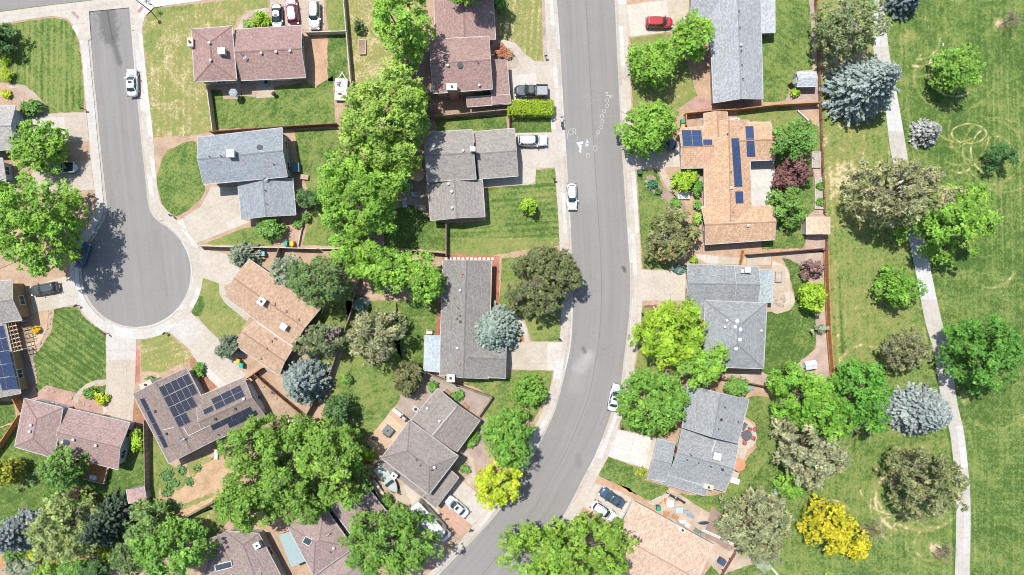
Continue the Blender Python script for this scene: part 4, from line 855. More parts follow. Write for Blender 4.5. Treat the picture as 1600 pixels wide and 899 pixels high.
house('ranch_house', 'sprawling tan shingle house with four groups of blue solar panels',
      [dict(q=[(1100, 192), (1170, 188), (1175, 345), (1101, 346)], ax=1, he=2.9, rise=1.2), dict(q=[(1100, 177.5), (1136, 175), (1139, 215), (1101, 215)], he=2.85, rise=.9, ax=1), dict(q=[(1061, 201), (1112, 197), (1114, 262), (1064, 263)], he=2.8, rise=1.0),
       dict(q=[(1150, 192.5), (1204, 191), (1210.5, 250), (1152, 252)], he=2.95, rise=1.05), dict(q=[(1096, 323), (1207, 321), (1210.5, 374.5), (1102, 382)], he=2.85, rise=1.1)], (.50, .335, .225), (.36, .33, .38), mat='shake',
      extras=[('v', 1141.5, 269), ('w', 1142, 294), ('v', 1136, 210), ('w', 1168, 353), ('t', 1145, 331, 1)],
      panels=[((1064.5, 204), (15.6, 0), (.8, 8.3), grid(2, 3)), ((1098, 218.5), (14.5, 0), (.5, 8.5), [(0, 0)]), ((1142, 216.5), (12.6, -.2), (.62, 9.45), grid(1, 8)), ((1148, 299.5), (12.4, -.4), (.5, 9.3), grid(1, 2)), ((1164, 198), (13, -.3), (.6, 9.4), grid(1, 5))],
      panelcol=(.032, .055, .125), garage=(2, 3), doors=((4, 3),))
house('split_level_house', 'grey-roofed house with white trim and five round skylight domes',
      [dict(q=[(1102, 470), (1198, 474), (1193, 576), (1100, 573)], k='h', ax=1, he=4.6, hip=.8), dict(q=[(1074, 413), (1160, 416), (1160, 474), (1072, 474)], he=2.8, rise=1.0), dict(q=[(1148, 416), (1185, 417), (1184, 474), (1148, 474)], he=2.86, rise=1.0), dict(q=[(1184, 421), (1208, 422), (1206, 473), (1183, 473)], k='s', he=2.6, rise=.1, ax=1, open=True, col=(.33, .38, .38)),
       dict(q=[(1072, 470), (1106, 470), (1106, 500), (1074, 500)], k='s', he=2.7, rise=.3, ax=1)], (.255, .268, .272), (.36, .28, .22),
      extras=[('dome', 1152, 502), ('dome', 1157, 515), ('dome', 1156, 531), ('dome', 1150, 545), ('dome', 1149, 511), ('w', 1135, 501), ('w', 1132, 511), ('w', 1189, 517), ('cool', 1165, 422, 0, .9), ('chim', 1164, 424, 0, 1.2, .5, 3.6, 'white')], garage=(1, 3))
house('split_level_house', 'pale grey roofed house turned slightly with orange parasol on its patio',
      [dict(q=[(1066, 668), (1154, 692), (1132.5, 768), (1045, 742.5)], he=3.0, rise=1.3), dict(q=[(1075, 602), (1170, 624.5), (1153, 693), (1066.5, 668)], ax=1, he=4.4, rise=1.3), dict(q=[(1027.5, 686), (1055, 693), (1040, 753), (1012, 748)], ax=0, he=2.8, rise=.7), dict(q=[(1040, 738), (1108, 757), (1101, 775), (1020, 751)], k='s', he=2.7, rise=.35)], (.27, .282, .288), (.5, .47, .42),
      extras=[('cool', 1118, 711, -.25, 1.15), ('chim', 1107, 761, -.25, 1.5, .7, 4.2, 'white'), ('t', 1127, 656), ('v', 1132, 636), ('v', 1122, 670), ('v', 1153, 659), ('v', 1073, 718), ('v', 1079, 711), ('v', 1091, 723), ('v', 1110, 729), ('t', 1129, 734), ('line', 1120, 684, 1112, 706)], garage=(2, 3), doors=((0, 1),))
house('bungalow', 'plain peach tan roof at the bottom edge beside two parked cars',
      [dict(q=[(989, 783), (1115, 852), (1060, 950), (935, 880)], he=3.0, rise=1.2)], (.52, .385, .30), (.66, .62, .55), mat='shake', extras=[('chim', 1066, 828, -.5, 1.2, .6, 3.6, 'white')])
# ------------------------------------------------------------ vegetation
def leaf_mesh(name, pos, nrm, size, tint, elong=1.5, axis=None):
    n = len(pos); nrm = nrm / (np.linalg.norm(nrm, axis=1, keepdims=True) + 1e-9)
    rv = rng.normal(size=(n, 3)) if axis is None else axis + rng.normal(size=(n, 3)) * .25
    a = rv - nrm * (rv * nrm).sum(1, keepdims=True); a /= np.linalg.norm(a, axis=1, keepdims=True) + 1e-9; b = np.cross(nrm, a)
    s = size[:, None]; V = np.stack([pos + a * s * elong * .5, pos + b * s * .42 + a * s * .06, pos - a * s * elong * .5, pos - b * s * .42 + a * s * .06], 1).reshape(-1, 3)
    me = bpy.data.meshes.new(name); me.vertices.add(4 * n); me.vertices.foreach_set('co', V.ravel())
    me.loops.add(4 * n); me.loops.foreach_set('vertex_index', np.arange(4 * n)); me.polygons.add(n); me.polygons.foreach_set('loop_start', np.arange(0, 4 * n, 4))
    me.update(); at = me.attributes.new('tint', 'FLOAT_COLOR', 'POINT'); c = np.ones((4 * n, 4)); c[:, :3] = np.repeat(tint, 4, 0); at.data.foreach_set('color', c.ravel()); me.materials.append(M['leaf'])
    return me
def rnd_dir(n, up=0.0):
    d = rng.normal(size=(n, 3)); d[:, 2] += up; return d / np.linalg.norm(d, axis=1, keepdims=True)
KIND = dict(   # colour, clump radius, leaves per m2 of clump, leaf size, elongation, fill, warm tip, clump colour scatter
    maple=((.195, .385, .052), .90, 66, .22, 1.5, .86, .28, .34), green=((.140, .295, .06), .85, 62, .22, 1.5, .84, .22, .3), lime=((.25, .43, .035), .9, 60, .23, 1.5, .80, .3, .28),
    dark=((.085, .175, .055), .7, 60, .21, 1.6, .8, .25, .35), pale=((.25, .405, .07), .75, 50, .21, 1.8, .74, .3, .4), olive=((.24, .29, .13), .55, 60, .20, 2.2, .66, .28, .42),
    brownish=((.18, .215, .08), .55, 58, .21, 1.8, .75, .4, .35), purple=((.19, .095, .09), .6, 60, .21, 1.5, .85, .2, .3), yellow=((.45, .44, .025), .65, 50, .21, 1.6, .70, .25, .3),
    locust=((.155, .325, .05), .75, 60, .19, 1.6, .97, .18, .2), hedge=((.33, .46, .035), .35, 70, .14, 1.4, 1.0, .3, .15), sage=((.26, .325, .22), .45, 60, .18, 1.9, .85, .2, .3), yellowgreen=((.36, .49, .03), .65, 60, .21, 1.5, .86, .4, .3))
def crown_data(R1, R2, h0, h1, kind, ang=0, dens=1.0, gaps=()):
    col, cr, lpm, ls, el, fill, warm, scat = KIND[kind]
    R1 *= 1.01; R2 *= 1.01; Rm = math.sqrt(R1 * R2); cr = min(cr, Rm * .38); ph = rng.random(4) * 6.28; amp = {'locust': .03, 'hedge': .03, 'green': .085}.get(kind, .125)
    lob = lambda t: 1 + amp * np.sin(2 * t + ph[0]) + amp * .8 * np.sin(3 * t + ph[1]) + amp * .6 * np.sin(5 * t + ph[2]) + amp * .4 * np.sin(9 * t + ph[3])
    n = int(fill * dens * 2.3 * R1 * R2 / cr ** 2 * 1.25) + 6; th = rng.random(n) * 6.283; u = np.sqrt(rng.random(n)) * np.where(rng.random(n) < .08, 1.07, 1.0)
    x = np.cos(th) * u * (R1 - cr * .8) * lob(th); y = np.sin(th) * u * (R2 - cr * .8) * lob(th); hh = h1 - h0
    dome = np.sqrt(np.clip(1 - u ** 2 * .86, 0, 1)); z = h0 + hh * (.30 + .62 * dome) + rng.normal(size=n) * np.clip(hh * .095, .1, 1.0)
    low = rng.random(n) < .47; z = np.where(low, h0 + hh * (.06 + .34 * dome * rng.random(n)), z)
    z = np.minimum(z, h1 - cr * .5)
    ok = np.ones(n, bool)
    for gx, gy, gr in gaps: ok &= np.hypot(x - gx * R1, y - gy * R2) > gr * Rm
    # natural gaps between limbs
    g = np.sin(x * 1.3 + ph[0] * 3) * np.sin(y * 1.4 + ph[1] * 3) + .5 * np.sin(x * 2.7 + y * 1.9 + ph[2]); ok &= ((g < np.where(fill > .9, 9, .92 - .5 * (1 - fill))) | low)
    ok[:3] = True; C = np.stack([x, y, z], 1)[ok]; r = cr * (.55 + .8 * rng.random(len(C)))
    TL = 7; m = (lpm / TL * 2.6 * r ** 2).astype(int) + 2; it = np.repeat(np.arange(len(C)), m); NT_ = len(it)      # tufts on each clump
    dt = rnd_dir(NT_, .6); tc = C[it] + dt * (r[it] * (.60 + .45 * rng.random(NT_) ** .6))[:, None] * np.array([1.12, 1.12, .8])
    tn = dt * .55 + np.array([0, 0, .6]) + rng.normal(size=(NT_, 3)) * .3; tb = 1 + .5 * (rng.random(NT_) - .5)
    j = np.repeat(np.arange(NT_), TL); N = len(j); idx = it[j]; d = dt[j]; sp = .09 + ls * .25
    pos = tc[j] + rng.normal(size=(N, 3)) * np.array([sp, sp, sp * .45])
    pos[:, 2] = np.maximum(pos[:, 2], .15)
    nr = tn[j] + rng.normal(size=(N, 3)) * .22
    if kind in ('olive',): nr = d * .6 + np.array([0, 0, .3]) + rng.normal(size=(N, 3)) * .6
    ct = (1 + scat * (rng.random(len(C)) - .5) * 1.3)[idx] * tb[j]; lt = 1 + .4 * (rng.random(N) - .5)
    wm = rng.random(len(C))[idx] ** 2 * warm + warm * .5 * (rng.random(N) < .18)
    base = np.stack([1 + wm * 1.1, 1 + wm * .45, 1 + wm * .5 * (1 if kind in ('olive', 'pale', 'brownish') else .2)], 1) * (ct * lt)[:, None]
    ca, sa = math.cos(ang), math.sin(ang); q = pos.copy(); q[:, 0] = pos[:, 0] * ca - pos[:, 1] * sa; q[:, 1] = pos[:, 0] * sa + pos[:, 1] * ca
    c2 = C.copy(); c2[:, 0] = C[:, 0] * ca - C[:, 1] * sa; c2[:, 1] = C[:, 0] * sa + C[:, 1] * ca
    return q, nr, ls * 1.12 * (.7 + .6 * rng.random(N)), base, el, c2, (d if kind == 'olive' else None)
def tree(px, py, rx, ry, h, kind, label, cat='tree', name=None, group=None, ang=0, h0=None, dens=1.12, gaps=()):
    """(px,py) crown centre as seen, rx/ry apparent radii in px; h true height in metres"""
    hc = h * .68; c = W(px, py, hc); k = (H - hc) / H / S; R1, R2 = rx * k, ry * k
    # the seen silhouette also contains the lean of the crown's depth: trim it
    base = Vector((c.x, c.y, .125)); h0 = h * .25 if h0 is None else h0
    small = h < 2.6
    t = thing(name or ('shrub' if small else 'broadleaf_tree'), base, label, 'shrub' if small and cat == 'tree' else cat, group)
    pos, nr, sz, tint, el, C, axis = crown_data(R1, R2, h0, h, kind, R(ang), dens, gaps)
    me = leaf_mesh('crown', pos, nr, sz, tint, el, axis); o = bpy.data.objects.new('crown', me); COL.objects.link(o); o.parent = t; o.color = KIND[kind][0] + (1,)
    tr = MB(); r0 = max(.05, .022 * h + .02 * R1)
    if small:
        for i in range(4): q = C[rng.integers(len(C))]; tr.tube([(0, 0, -.1), (q[0] * .5, q[1] * .5, q[2] * .6), tuple(q)], [.04, .03, .012], 5)
        tr.build('stem', M['bark'], t); return t
    zt = h0 + (h - h0) * .35; tr.tube([(0, 0, -.15), (0, 0, .3), (.08, .05, zt * .6), (.0, .1, zt)], [r0 * 1.4, r0, r0 * .85, r0 * .7], 9)
    pick = rng.choice(len(C), min(len(C), 16 if h > 6 else 9), replace=False)
    for i in pick:
        q = C[i]; mz = zt * .75 + (q[2] - zt) * .35
        tr.tube([(0, .05, zt * (.7 + .3 * random.random())), (q[0] * .45, q[1] * .45, max(mz, zt * .8)), (q[0] * .85, q[1] * .85, q[2] - .2)], [r0 * .5, r0 * .3, r0 * .1], 6)
        q2 = q + rng.normal(size=3) * .9; tr.tube([(q[0] * .5, q[1] * .5, mz + .3), tuple(q2)], [r0 * .2, r0 * .06], 5)
    if h > 6 and kind not in ('locust', 'yellow'):   # dead twigs poking out of the crown, growing from the limb ends
        for i in pick:
            q = C[i]; a = Vector((q[0] * .85, q[1] * .85, q[2] - .2))
            for _ in range(3 if kind in ('pale', 'olive', 'brownish') else 1):
                b_ = a + Vector((q[0] * .10 + rng.normal() * .5, q[1] * .10 + rng.normal() * .5, 1.0)) * rng.uniform(.8, 1.7); tr.tube([a, b_], [.045, .015], 4, 1)
                for k_ in range(3): e_ = a.lerp(b_, rng.uniform(.4, .95)); tr.tube([e_, e_ + Vector((rng.normal() * .5, rng.normal() * .5, rng.uniform(.05, .4)))], [.025, .01], 4, 1)
    tr.build('trunk', [M['bark'], M['twig']], t); return t
def spruce(px, py, rx, ry, h, label, col=(.27, .33, .31), group=None, cat='spruce tree', name='blue_spruce', ang=0, dens=1.0, compact=False):
    """whorled conifer; apparent centre is taken at a third of the height, the lean comes from the lens"""
    rx *= 1.08; ry *= 1.08; hc = h * .42; c = W(px, py, hc); k = (H - hc) / H / S; R1, R2 = rx * k, ry * k; Rm = math.sqrt(R1 * R2)
    t = thing(name, Vector((c.x, c.y, .125)), label, cat, group); P = []; NN = []; SZ = []; TT = []; AX = []
    nl = int(h / .42); tr = MB(); tr.tube([(0, 0, -.15), (0, 0, h * .5), (0, 0, h * .97)], [.03 * h * .6, .012 * h, .02], 8)
    for li in range(nl):
        f = li / nl; z0 = .3 + (h - .3) * f; Rl = Rm * (1 - f) ** .78 * rng.uniform(.85, 1.08) + .15; nb = max(5, int(dens * (6 + 7.5 * Rl ** .75)))
        for bi in range(nb):
            if rng.random() < .16: continue
            a = 6.283 * (bi + rng.random() * 1.1) / nb + li * 2.4; rl = Rl * (rng.uniform(.92, 1.06) if compact else rng.uniform(.72, 1.10)); dx, dy = math.cos(a), math.sin(a); rise = rng.uniform(-.22, .02) * rl
            n = int(rl * 24) + 10; s = rng.random(n) ** .65; tuft = np.floor(s * rl / .55); lat = (rng.random(n) - .5) * 2 * (.20 + .16 * rl * (1 - s)) * (.65 + .35 * np.cos(s * rl / .55 * 6.283)); lat = np.clip(lat, -.75, .75)
            sg = np.sign(lat); zz = z0 + rise * s + .10 * rl * s ** 3 + rng.normal(size=n) * .05 - np.abs(lat) * .25
            P.append(np.stack([dx * rl * s - dy * lat, dy * rl * s + dx * lat, zz], 1)); AX.append(np.stack([dx - dy * sg * .55 + 0 * s, dy + dx * sg * .55 + 0 * s, .12 + 0 * s], 1))
            NN.append(np.stack([dx * .35 + 0 * s, dy * .35 + 0 * s, 1 + 0 * s], 1) + rng.normal(size=(n, 3)) * .42); SZ.append(.19 * (.8 + .5 * rng.random(n)))
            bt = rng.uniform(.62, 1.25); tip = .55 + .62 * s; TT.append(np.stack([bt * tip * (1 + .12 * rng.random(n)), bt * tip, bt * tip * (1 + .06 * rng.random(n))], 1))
            if bi % 3 == 0 and rl > .6: tr.bar((0, 0, z0), (dx * rl * .8, dy * rl * .8, z0 + rise * .8), .04)
    P = np.concatenate(P); P[:, 0] *= R1 / Rm; P[:, 1] *= R2 / Rm
    if ang: ca, sa = math.cos(R(ang)), math.sin(R(ang)); P[:, 0], P[:, 1] = P[:, 0] * ca - P[:, 1] * sa, P[:, 0] * sa + P[:, 1] * ca
    P[:, 2] = np.maximum(P[:, 2], .1)
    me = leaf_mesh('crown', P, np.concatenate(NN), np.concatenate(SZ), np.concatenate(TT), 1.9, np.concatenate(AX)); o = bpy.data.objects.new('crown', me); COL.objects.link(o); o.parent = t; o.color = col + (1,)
    tr.build('trunk', M['bark'], t); return t
T = tree
GA = 'trees along the park path'; GB_ = 'trees in the back gardens'; GC = 'street trees in the front gardens'; GS = 'shrubs in the garden beds'
T(57, 230, 41, 38, 7, 'maple', 'round bright green tree between the two driveways at the upper left', group=GC)
T(44, 346, 73, 76, 15, 'maple', 'huge bright green tree at the left edge shading the cul-de-sac', group=GC)
T(2, 60, 26, 24, 4, 'dark', 'dark shrub tree at the left edge beside the striped lawn', group=GC)
T(7, 92, 9, 10, 1.3, 'hedge', 'upper of two clipped yellow-green balls beside the striped lawn', group=GS, name='clipped_shrub')
T(10, 118, 9, 12, 1.4, 'hedge', 'lower of two clipped yellow-green balls beside the striped lawn', group=GS, name='clipped_shrub')
T(48, 167, 18, 13, 1.8, 'green', 'dense green bush against the driveway at the upper left', group=GS)
T(10, 148, 6, 6, .8, 'yellowgreen', 'small yellow bush by the curved path near the left edge', group=GS)
T(626, 38, 48, 54, 19, 'maple', 'tall leafy tree at the top shading the red-brown roof', group=GB_, ang=20)
T(730, -52, 48, 38, 16, 'maple', 'tree above the top edge whose shade falls on the red-brown roof', group=GB_)
T(781, 6, 11, 13, 3, 'green', 'small green shrub against the right side of the red-brown house at the top', group=GS, cat='shrub', name='shrub')
T(602, 186, 74, 76, 17, 'pale', 'tallest pale green tree with bare twigs showing, left of the grey-tan house', group=GB_, dens=1.6)
T(642, 165, 34, 34, 14, 'maple', 'bright lobe of tree touching the corner of the red-brown house patio', group=GB_)
T(568, 290, 70, 78, 14, 'maple', 'broad vivid green tree below the pale tall one', group=GB_, dens=1.4)
T(552, 388, 36, 36, 9, 'maple', 'bright tree just under the broad vivid one, leftmost of its row', group=GB_)
T(598, 418, 50, 42, 10, 'maple', 'middle tree of the bright row left of the long grey roof', group=GB_)
T(657, 436, 38, 36, 9, 'maple', 'bright tree brushing the left edge of the long grey roof', group=GB_)
T(1022, 95, 42, 38, 8, 'maple', 'bright tree below the red minivan, left one of a joined pair', group=GC)
T(1082, 58, 36, 34, 8, 'maple', 'bright tree leaning on the pale grey roof, right one of a joined pair', group=GC)
T(1017, 200, 43, 46, 9, 'maple', 'bright tree hiding a car on the driveway of the tan solar house', group=GC)
T(1070, 281, 20, 17, 3, 'lime', 'yellow-green bush in the nook of the tan solar house', group=GS, cat='shrub', name='shrub')
T(1088, 290, 9, 14, 2, 'green', 'narrow green bush beside the yellow-green one at the tan solar house', group=GS)
T(1090, 321, 6, 7, 1, 'green', 'small round bush at the wall of the tan solar house', group=GS)
T(1091, 342, 9, 9, 1.3, 'pale', 'pale leafy bush at the wall of the tan solar house', group=GS)
T(1050, 368, 42, 42, 7, 'brownish', 'olive brown tree with a tan dead patch beside the right pavement', group=GC)
T(1040, 392, 20, 16, 4.6, 'brownish', 'tan flowering branch low in the olive brown tree', group=GC, cat='shrub', name='shrub').children[0].color = (.50, .36, .17, 1)
T(858, 420, 50, 36, 9, 'brownish', 'upper dark olive tree overhanging the left kerb of the street', group=GC, dens=1.5).children[0].color = (.13, .165, .06, 1)
T(838, 462, 44, 38, 8, 'brownish', 'lower dark olive tree overhanging the left kerb of the street', group=GC, dens=1.5).children[0].color = (.12, .155, .06, 1)
T(828, 320, 13, 13, 3.6, 'lime', 'very small lime tree alone on the lawn of the grey-tan house', group=GC, cat='tree', name='young_tree')
spruce(772, 518, 38, 40, 8, 'round blue spruce overlapping the long dark grey roof', (.265, .355, .29), dens=1.5, compact=True)
T(796, 686, 43, 46, 9, 'locust', 'round mid green tree at the bend of the street above the yellow one', group=GC, dens=1.2)
T(780, 755, 39, 38, 8, 'yellowgreen', 'yellow-lime round tree beside the driveway at the street bend', group=GC)
T(826, 612, 25, 24, 4, 'locust', 'small green tree on the lawn below the long grey house', group=GC, dens=1.3)
T(638, 592, 25, 26, 4.5, 'brownish', 'dark olive bush tree below the metal patio cover', group=GB_, dens=1.4).children[0].color = (.14, .16, .065, 1)
spruce(563, 477, 14, 14, 3.5, 'little round blue-green spruce beside the fence', (.14, .23, .19), dens=1.4, compact=True)
T(586, 525, 42, 46, 9, 'olive', 'pale pinkish olive pine in the back garden left of the long grey house', group=GB_, dens=1.1).children[0].color = (.30, .335, .175, 1)
T(497, 438, 46, 46, 11, 'dark', 'green conifer-like tree at the right corner of the tan diagonal roof', group=GB_, dens=1.2).children[0].color = (.13, .22, .07, 1)
T(443, 422, 23, 24, 5, 'sage', 'grey-green round tree above the tan diagonal roof', group=GB_)
spruce(380, 398, 28, 21, 4.5, 'pale spiky juniper at the head of the tan house driveway', (.24, .30, .20), dens=.9)
T(498, 533, 38, 27, 7, 'dark', 'mixed green and purple-grey tree at the lower right of the tan roof', group=GB_).children[0].color = (.16, .21, .10, 1)
T(520, 528, 15, 22, 5, 'purple', 'sparse grey-purple bush against the fence by the tan roof', group=GB_).children[0].color = (.2, .17, .17, 1)
spruce(473, 598, 40, 39, 9, 'blue spruce between the tan roof and the zigzag fence', (.24, .315, .285), dens=1.1)
T(356, 541, 18, 21, 3.5, 'sage', 'dark grey-green shrub at the lower corner of the tan diagonal house', group=GS).children[0].color = (.15, .20, .13, 1)
T(421, 357, 25, 16, 3, 'green', 'green bush under the grey L-shaped roof by the cul-de-sac', group=GS)
T(480, 313, 19, 18, 3.5, 'dark', 'dark green bush at the right side of the blue-grey roofed house', group=GS)
T(478, 340, 6, 7, 1.2, 'green', 'tiny green shrub by the brick edging near the coloured bins', group=GS)
T(465, 350, 7, 6, 1, 'green', 'tiny bright shrub beside the red toy', group=GS)
for a in [(395, 697, 52, 46, 13, 'maple', 'big green tree leaning over the solar panels of the brown house'), (385, 782, 46, 50, 13, 'maple', 'big green tree left end of the lower thicket above the bottom roofs'),
          (448, 742, 46, 48, 14, 'maple', 'big green tree in the middle of the lower left thicket'), (514, 705, 50, 48, 14, 'maple', 'big green tree at the right end of the thicket beside the orange patio'),
          (455, 672, 32, 26, 10, 'maple', 'smaller green crown at the top of the thicket under the blue spruce'), (535, 764, 38, 32, 11, 'maple', 'green crown at the lower right of the thicket over the reddish roof'), (474, 790, 34, 30, 11, 'maple', 'green crown at the bottom of the thicket above the trailer')]:
    T(*a, group='trees in the lower left thicket').children[0].color = (.165, .315, .05, 1)
T(530, 645, 22, 30, 6, 'dark', 'dark green bush tree at the fence corner above the thicket', group=GB_)
T(88, 735, 36, 38, 9, 'green', 'round green tree against the mauve roof at the lower left', group=GB_).children[0].color = (.14, .28, .06, 1)
T(4, 738, 22, 26, 6, 'yellowgreen', 'yellowish tree cut by the left edge below the mauve roof', group=GB_).children[0].color = (.25, .30, .04, 1)
T(96, 828, 56, 50, 11, 'pale', 'large pale olive tree near the lower left corner', group=GB_, dens=1.4).children[0].color = (.26, .35, .12, 1)
spruce(24, 838, 36, 34, 8, 'blue-grey spruce at the lower left edge', (.24, .29, .29))
spruce(162, 822, 36, 40, 10, 'very dark conifer right of the pale olive tree', (.085, .13, .08), name='dark_conifer', cat='conifer')
spruce(172, 842, 15, 16, 4.5, 'small blue-green conifer at the foot of the dark one', (.16, .25, .20))
T(226, 812, 30, 40, 7, 'green', 'loose green tree beside the small mauve shed', group=GB_).children[0].color = (.18, .30, .09, 1)
T(268, 862, 56, 44, 11, 'green', 'bright feathery tree beside the brown roof at the bottom', group=GB_).children[0].color = (.16, .34, .06, 1)
T(202, 872, 34, 30, 6, 'dark', 'shadowy green bush between the feathery tree and the path at the bottom', group=GB_).children[0].color = (.11, .19, .06, 1)
for i, a in enumerate([(35, 890, 30, 18, 3.2, 'sage', 'grey-green bush at the bottom edge, left of the row'), (75, 893, 26, 16, 3, 'pale', 'pale bush at the bottom edge, second of the row'), (112, 888, 24, 18, 3, 'green', 'fresh green bush at the bottom edge, third of the row'),
                      (150, 892, 26, 20, 4, 'dark', 'dark bush at the bottom edge, right of the row'), (54, 868, 14, 11, 1.8, 'yellowgreen', 'yellow-green clump on the earth path at the lower left'), (172, 866, 16, 12, 1.8, 'yellowgreen', 'yellow-green clump under the small blue-green conifer'),
                      (20, 872, 14, 8, 1.5, 'green', 'low green clump beside the earth path at the left edge'), (132, 778, 9, 8, 1.6, 'lime', 'lime ball bush above the dark conifer'), (216, 690, 9, 20, 2, 'lime', 'narrow lime hedge between the mauve house and the fence'), (120, 772, 16, 8, 1, 'purple', 'pink-purple flowering border under the round tree')]):
    T(*a, group=GS)
T(610, 852, 80, 56, 12, 'green', 'broad green tree covering the parked motorhome', group=GC, dens=1.15).children[0].color = (.15, .30, .05, 1)
T(898, 872, 100, 66, 12, 'maple', 'widest tree at the bottom edge covering the end of the street', group=GC, dens=1.1).children[0].color = (.18, .33, .045, 1)
T(1052, 522, 58, 54, 10, 'lime', 'yellow-lime tree by the right pavement beside the five skylights', group=GC, gaps=((.75, .55, .22),))
T(1092, 566, 44, 42, 9, 'maple', 'brighter green tree joined to the yellow-lime one, against the white-trimmed roof', group=GC)
T(1022, 630, 56, 52, 9, 'locust', 'dense smooth dome of a tree beside the parked white sedan', group=GC, dens=1.3)
T(1150, 605, 20, 17, 3, 'green', 'green bush between the two grey roofs on the right', group=GS, cat='shrub', name='shrub')
T(1240, 218, 38, 32, 7, 'green', 'green tree behind the tan solar house by the rail fence', group=GB_)
T(1239, 272, 27, 26, 5, 'purple', 'purple-leaved tree behind the tan solar house', group=GB_, dens=1.3)
T(1231, 322, 28, 31, 5.5, 'green', 'round green tree below the purple one', group=GB_, dens=1.1).children[0].color = (.15, .29, .06, 1)
T(1271, 466, 27, 25, 5, 'lime', 'yellow-lime little tree at the orange fence', group=GB_)
T(1270, 418, 16, 17, 3.5, 'purple', 'thin purple-brown bush in the gravel by the orange fence', group=GB_, dens=.5).children[0].color = (.22, .14, .13, 1)
T(1281, 515, 14, 10, 1.6, 'sage', 'sparse grey shrub on the gravel by the orange fence', group=GS, dens=.5)
T(1327, 42, 48, 50, 11, 'olive', 'rounded olive pine at the top beside the park path', group=GA, dens=1.2).children[0].color = (.235, .31, .14, 1)
spruce(1358, 132, 56, 52, 14, 'largest blue spruce spreading over the park path', (.285, .365, .325), dens=1.0)
spruce(1418, -6, 26, 26, 7, 'blue spruce cut by the top edge of the park', (.17, .23, .22))
T(1496, 108, 36, 36, 8, 'locust', 'neat round green tree in the upper park lawn', group=GA, dens=1.25).children[0].color = (.19, .37, .06, 1)
spruce(1451, 206, 20, 20, 5, 'small pale grey spruce on the park lawn', (.38, .41, .39), dens=1.2, compact=True)
T(1568, 243, 22, 22, 6, 'green', 'thin dark green tree near the right edge of the park', group=GA, dens=.5).children[0].color = (.07, .17, .05, 1)
T(1408, 300, 74, 58, 14, 'olive', 'largest olive tan pine over the park path', group=GA, dens=1.0).children[0].color = (.305, .33, .165, 1)
T(1494, 347, 60, 60, 13, 'maple', 'bright green tree right of the olive tan pine', group=GA)
T(1406, 450, 33, 32, 7, 'maple', 'medium green tree left of the park path, halfway down', group=GA).children[0].color = (.14, .32, .04, 1)
T(1418, 548, 36, 32, 7.5, 'olive', 'smaller olive pine left of the park path', group=GA, dens=1.2).children[0].color = (.22, .25, .115, 1)
T(1543, 555, 55, 58, 12, 'green', 'big mid green tree right of the park path', group=GA, dens=1.15).children[0].color = (.10, .26, .04, 1)
spruce(1446, 645, 50, 38, 10, 'blue spruce leaning over the path above the dark pine', (.30, .365, .35), dens=1.3, compact=True)
T(1450, 755, 57, 50, 12, 'olive', 'wide dark olive pine by the lower park path', group=GA, dens=1.25).children[0].color = (.215, .25, .11, 1)
T(1266, 706, 56, 50, 11, 'olive', 'grey-olive pine left of the lower park, beside a green shrub', group=GA, dens=1.2).children[0].color = (.31, .345, .19, 1)
T(1236, 752, 24, 28, 5, 'green', 'bright green shrub at the foot of the grey-olive pine', group=GA).children[0].color = (.18, .36, .05, 1)
T(1255, 618, 52, 44, 11, 'maple', 'left crown of the joined green pair at the fence end', group=GA).children[0].color = (.16, .36, .04, 1)
T(1300, 650, 44, 36, 10, 'maple', 'lower crown of the joined green trees at the fence end', group=GA).children[0].color = (.14, .33, .04, 1)
T(1348, 616, 44, 58, 12, 'green', 'right darker crown of the joined green trees at the fence end', group=GA).children[0].color = (.11, .30, .04, 1)
T(1184, 822, 50, 56, 11, 'olive', 'tall grey-olive pine at the corner of the brown rail fence', group=GA, dens=1.2).children[0].color = (.28, .32, .165, 1)
T(1297, 822, 42, 38, 7, 'yellow', 'golden yellow tree in the lower park', group=GA)
T(1330, 848, 32, 28, 6, 'yellow', 'golden yellow lower half of the leaning tree in the park', group=GA)
T(1192, 880, 14, 14, 2, 'sage', 'pale spiky shrub near the white edging at the bottom', group=GS)
T(409, 30, 13, 12, 2.2, 'lime', 'lime bush in the ring bed beside the parked cars', group=GS)
T(391, 37, 10, 6, 1, 'pale', 'low pale plants in the ring bed beside the parked cars', group=GS)
T(159, 622, 11, 9, 1.2, 'yellowgreen', 'yellow bush in the bed beside the lower left driveway', group=GS)
T(141, 614, 12, 8, .9, 'green', 'low green plants in the bed beside the lower left driveway', group=GS)
T(57, 515, 0 + 5, 5, .8, 'yellow', 'upper yellow bush on the edge of the peach terrace', group=GS).children[0].color = (.6, .42, .02, 1)
T(235, 593, 5, 5, .8, 'green', 'tiny round green bush beside the white chimney', group=GS)
T(312, 577, 8, 12, 1, 'green', 'small green plant in the dark bed beside the brown solar house', group=GS)
T(620, 795, 12, 10, 1.8, 'sage', 'grey-green grass clump above the motorhome tree', group=GS).children[0].color = (.2, .27, .1, 1)
T(604, 782, 10, 12, 1.8, 'green', 'green grass clump left of the motorhome', group=GS)
T(575, 711, 14, 11, 1.4, 'lime', 'acid green bush beside the red barrel', group=GS)
T(735, 685, 12, 16, 1.2, 'green', 'green shrubs along the right wall of the taupe house', group=GS)
T(726, 733, 7, 6, .8, 'green', 'round green shrub in the gravel bed by the white sedan', group=GS)
T(541, 594, 9, 8, 1.3, 'green', 'dark green little bush on the open lawn left of the orange patio', group=GS)
T(783, 80, 9, 10, .8, 'purple', 'reddish shrub in the rock bed by the black pickup', group=GS).children[0].color = (.45, .2, .12, 1)
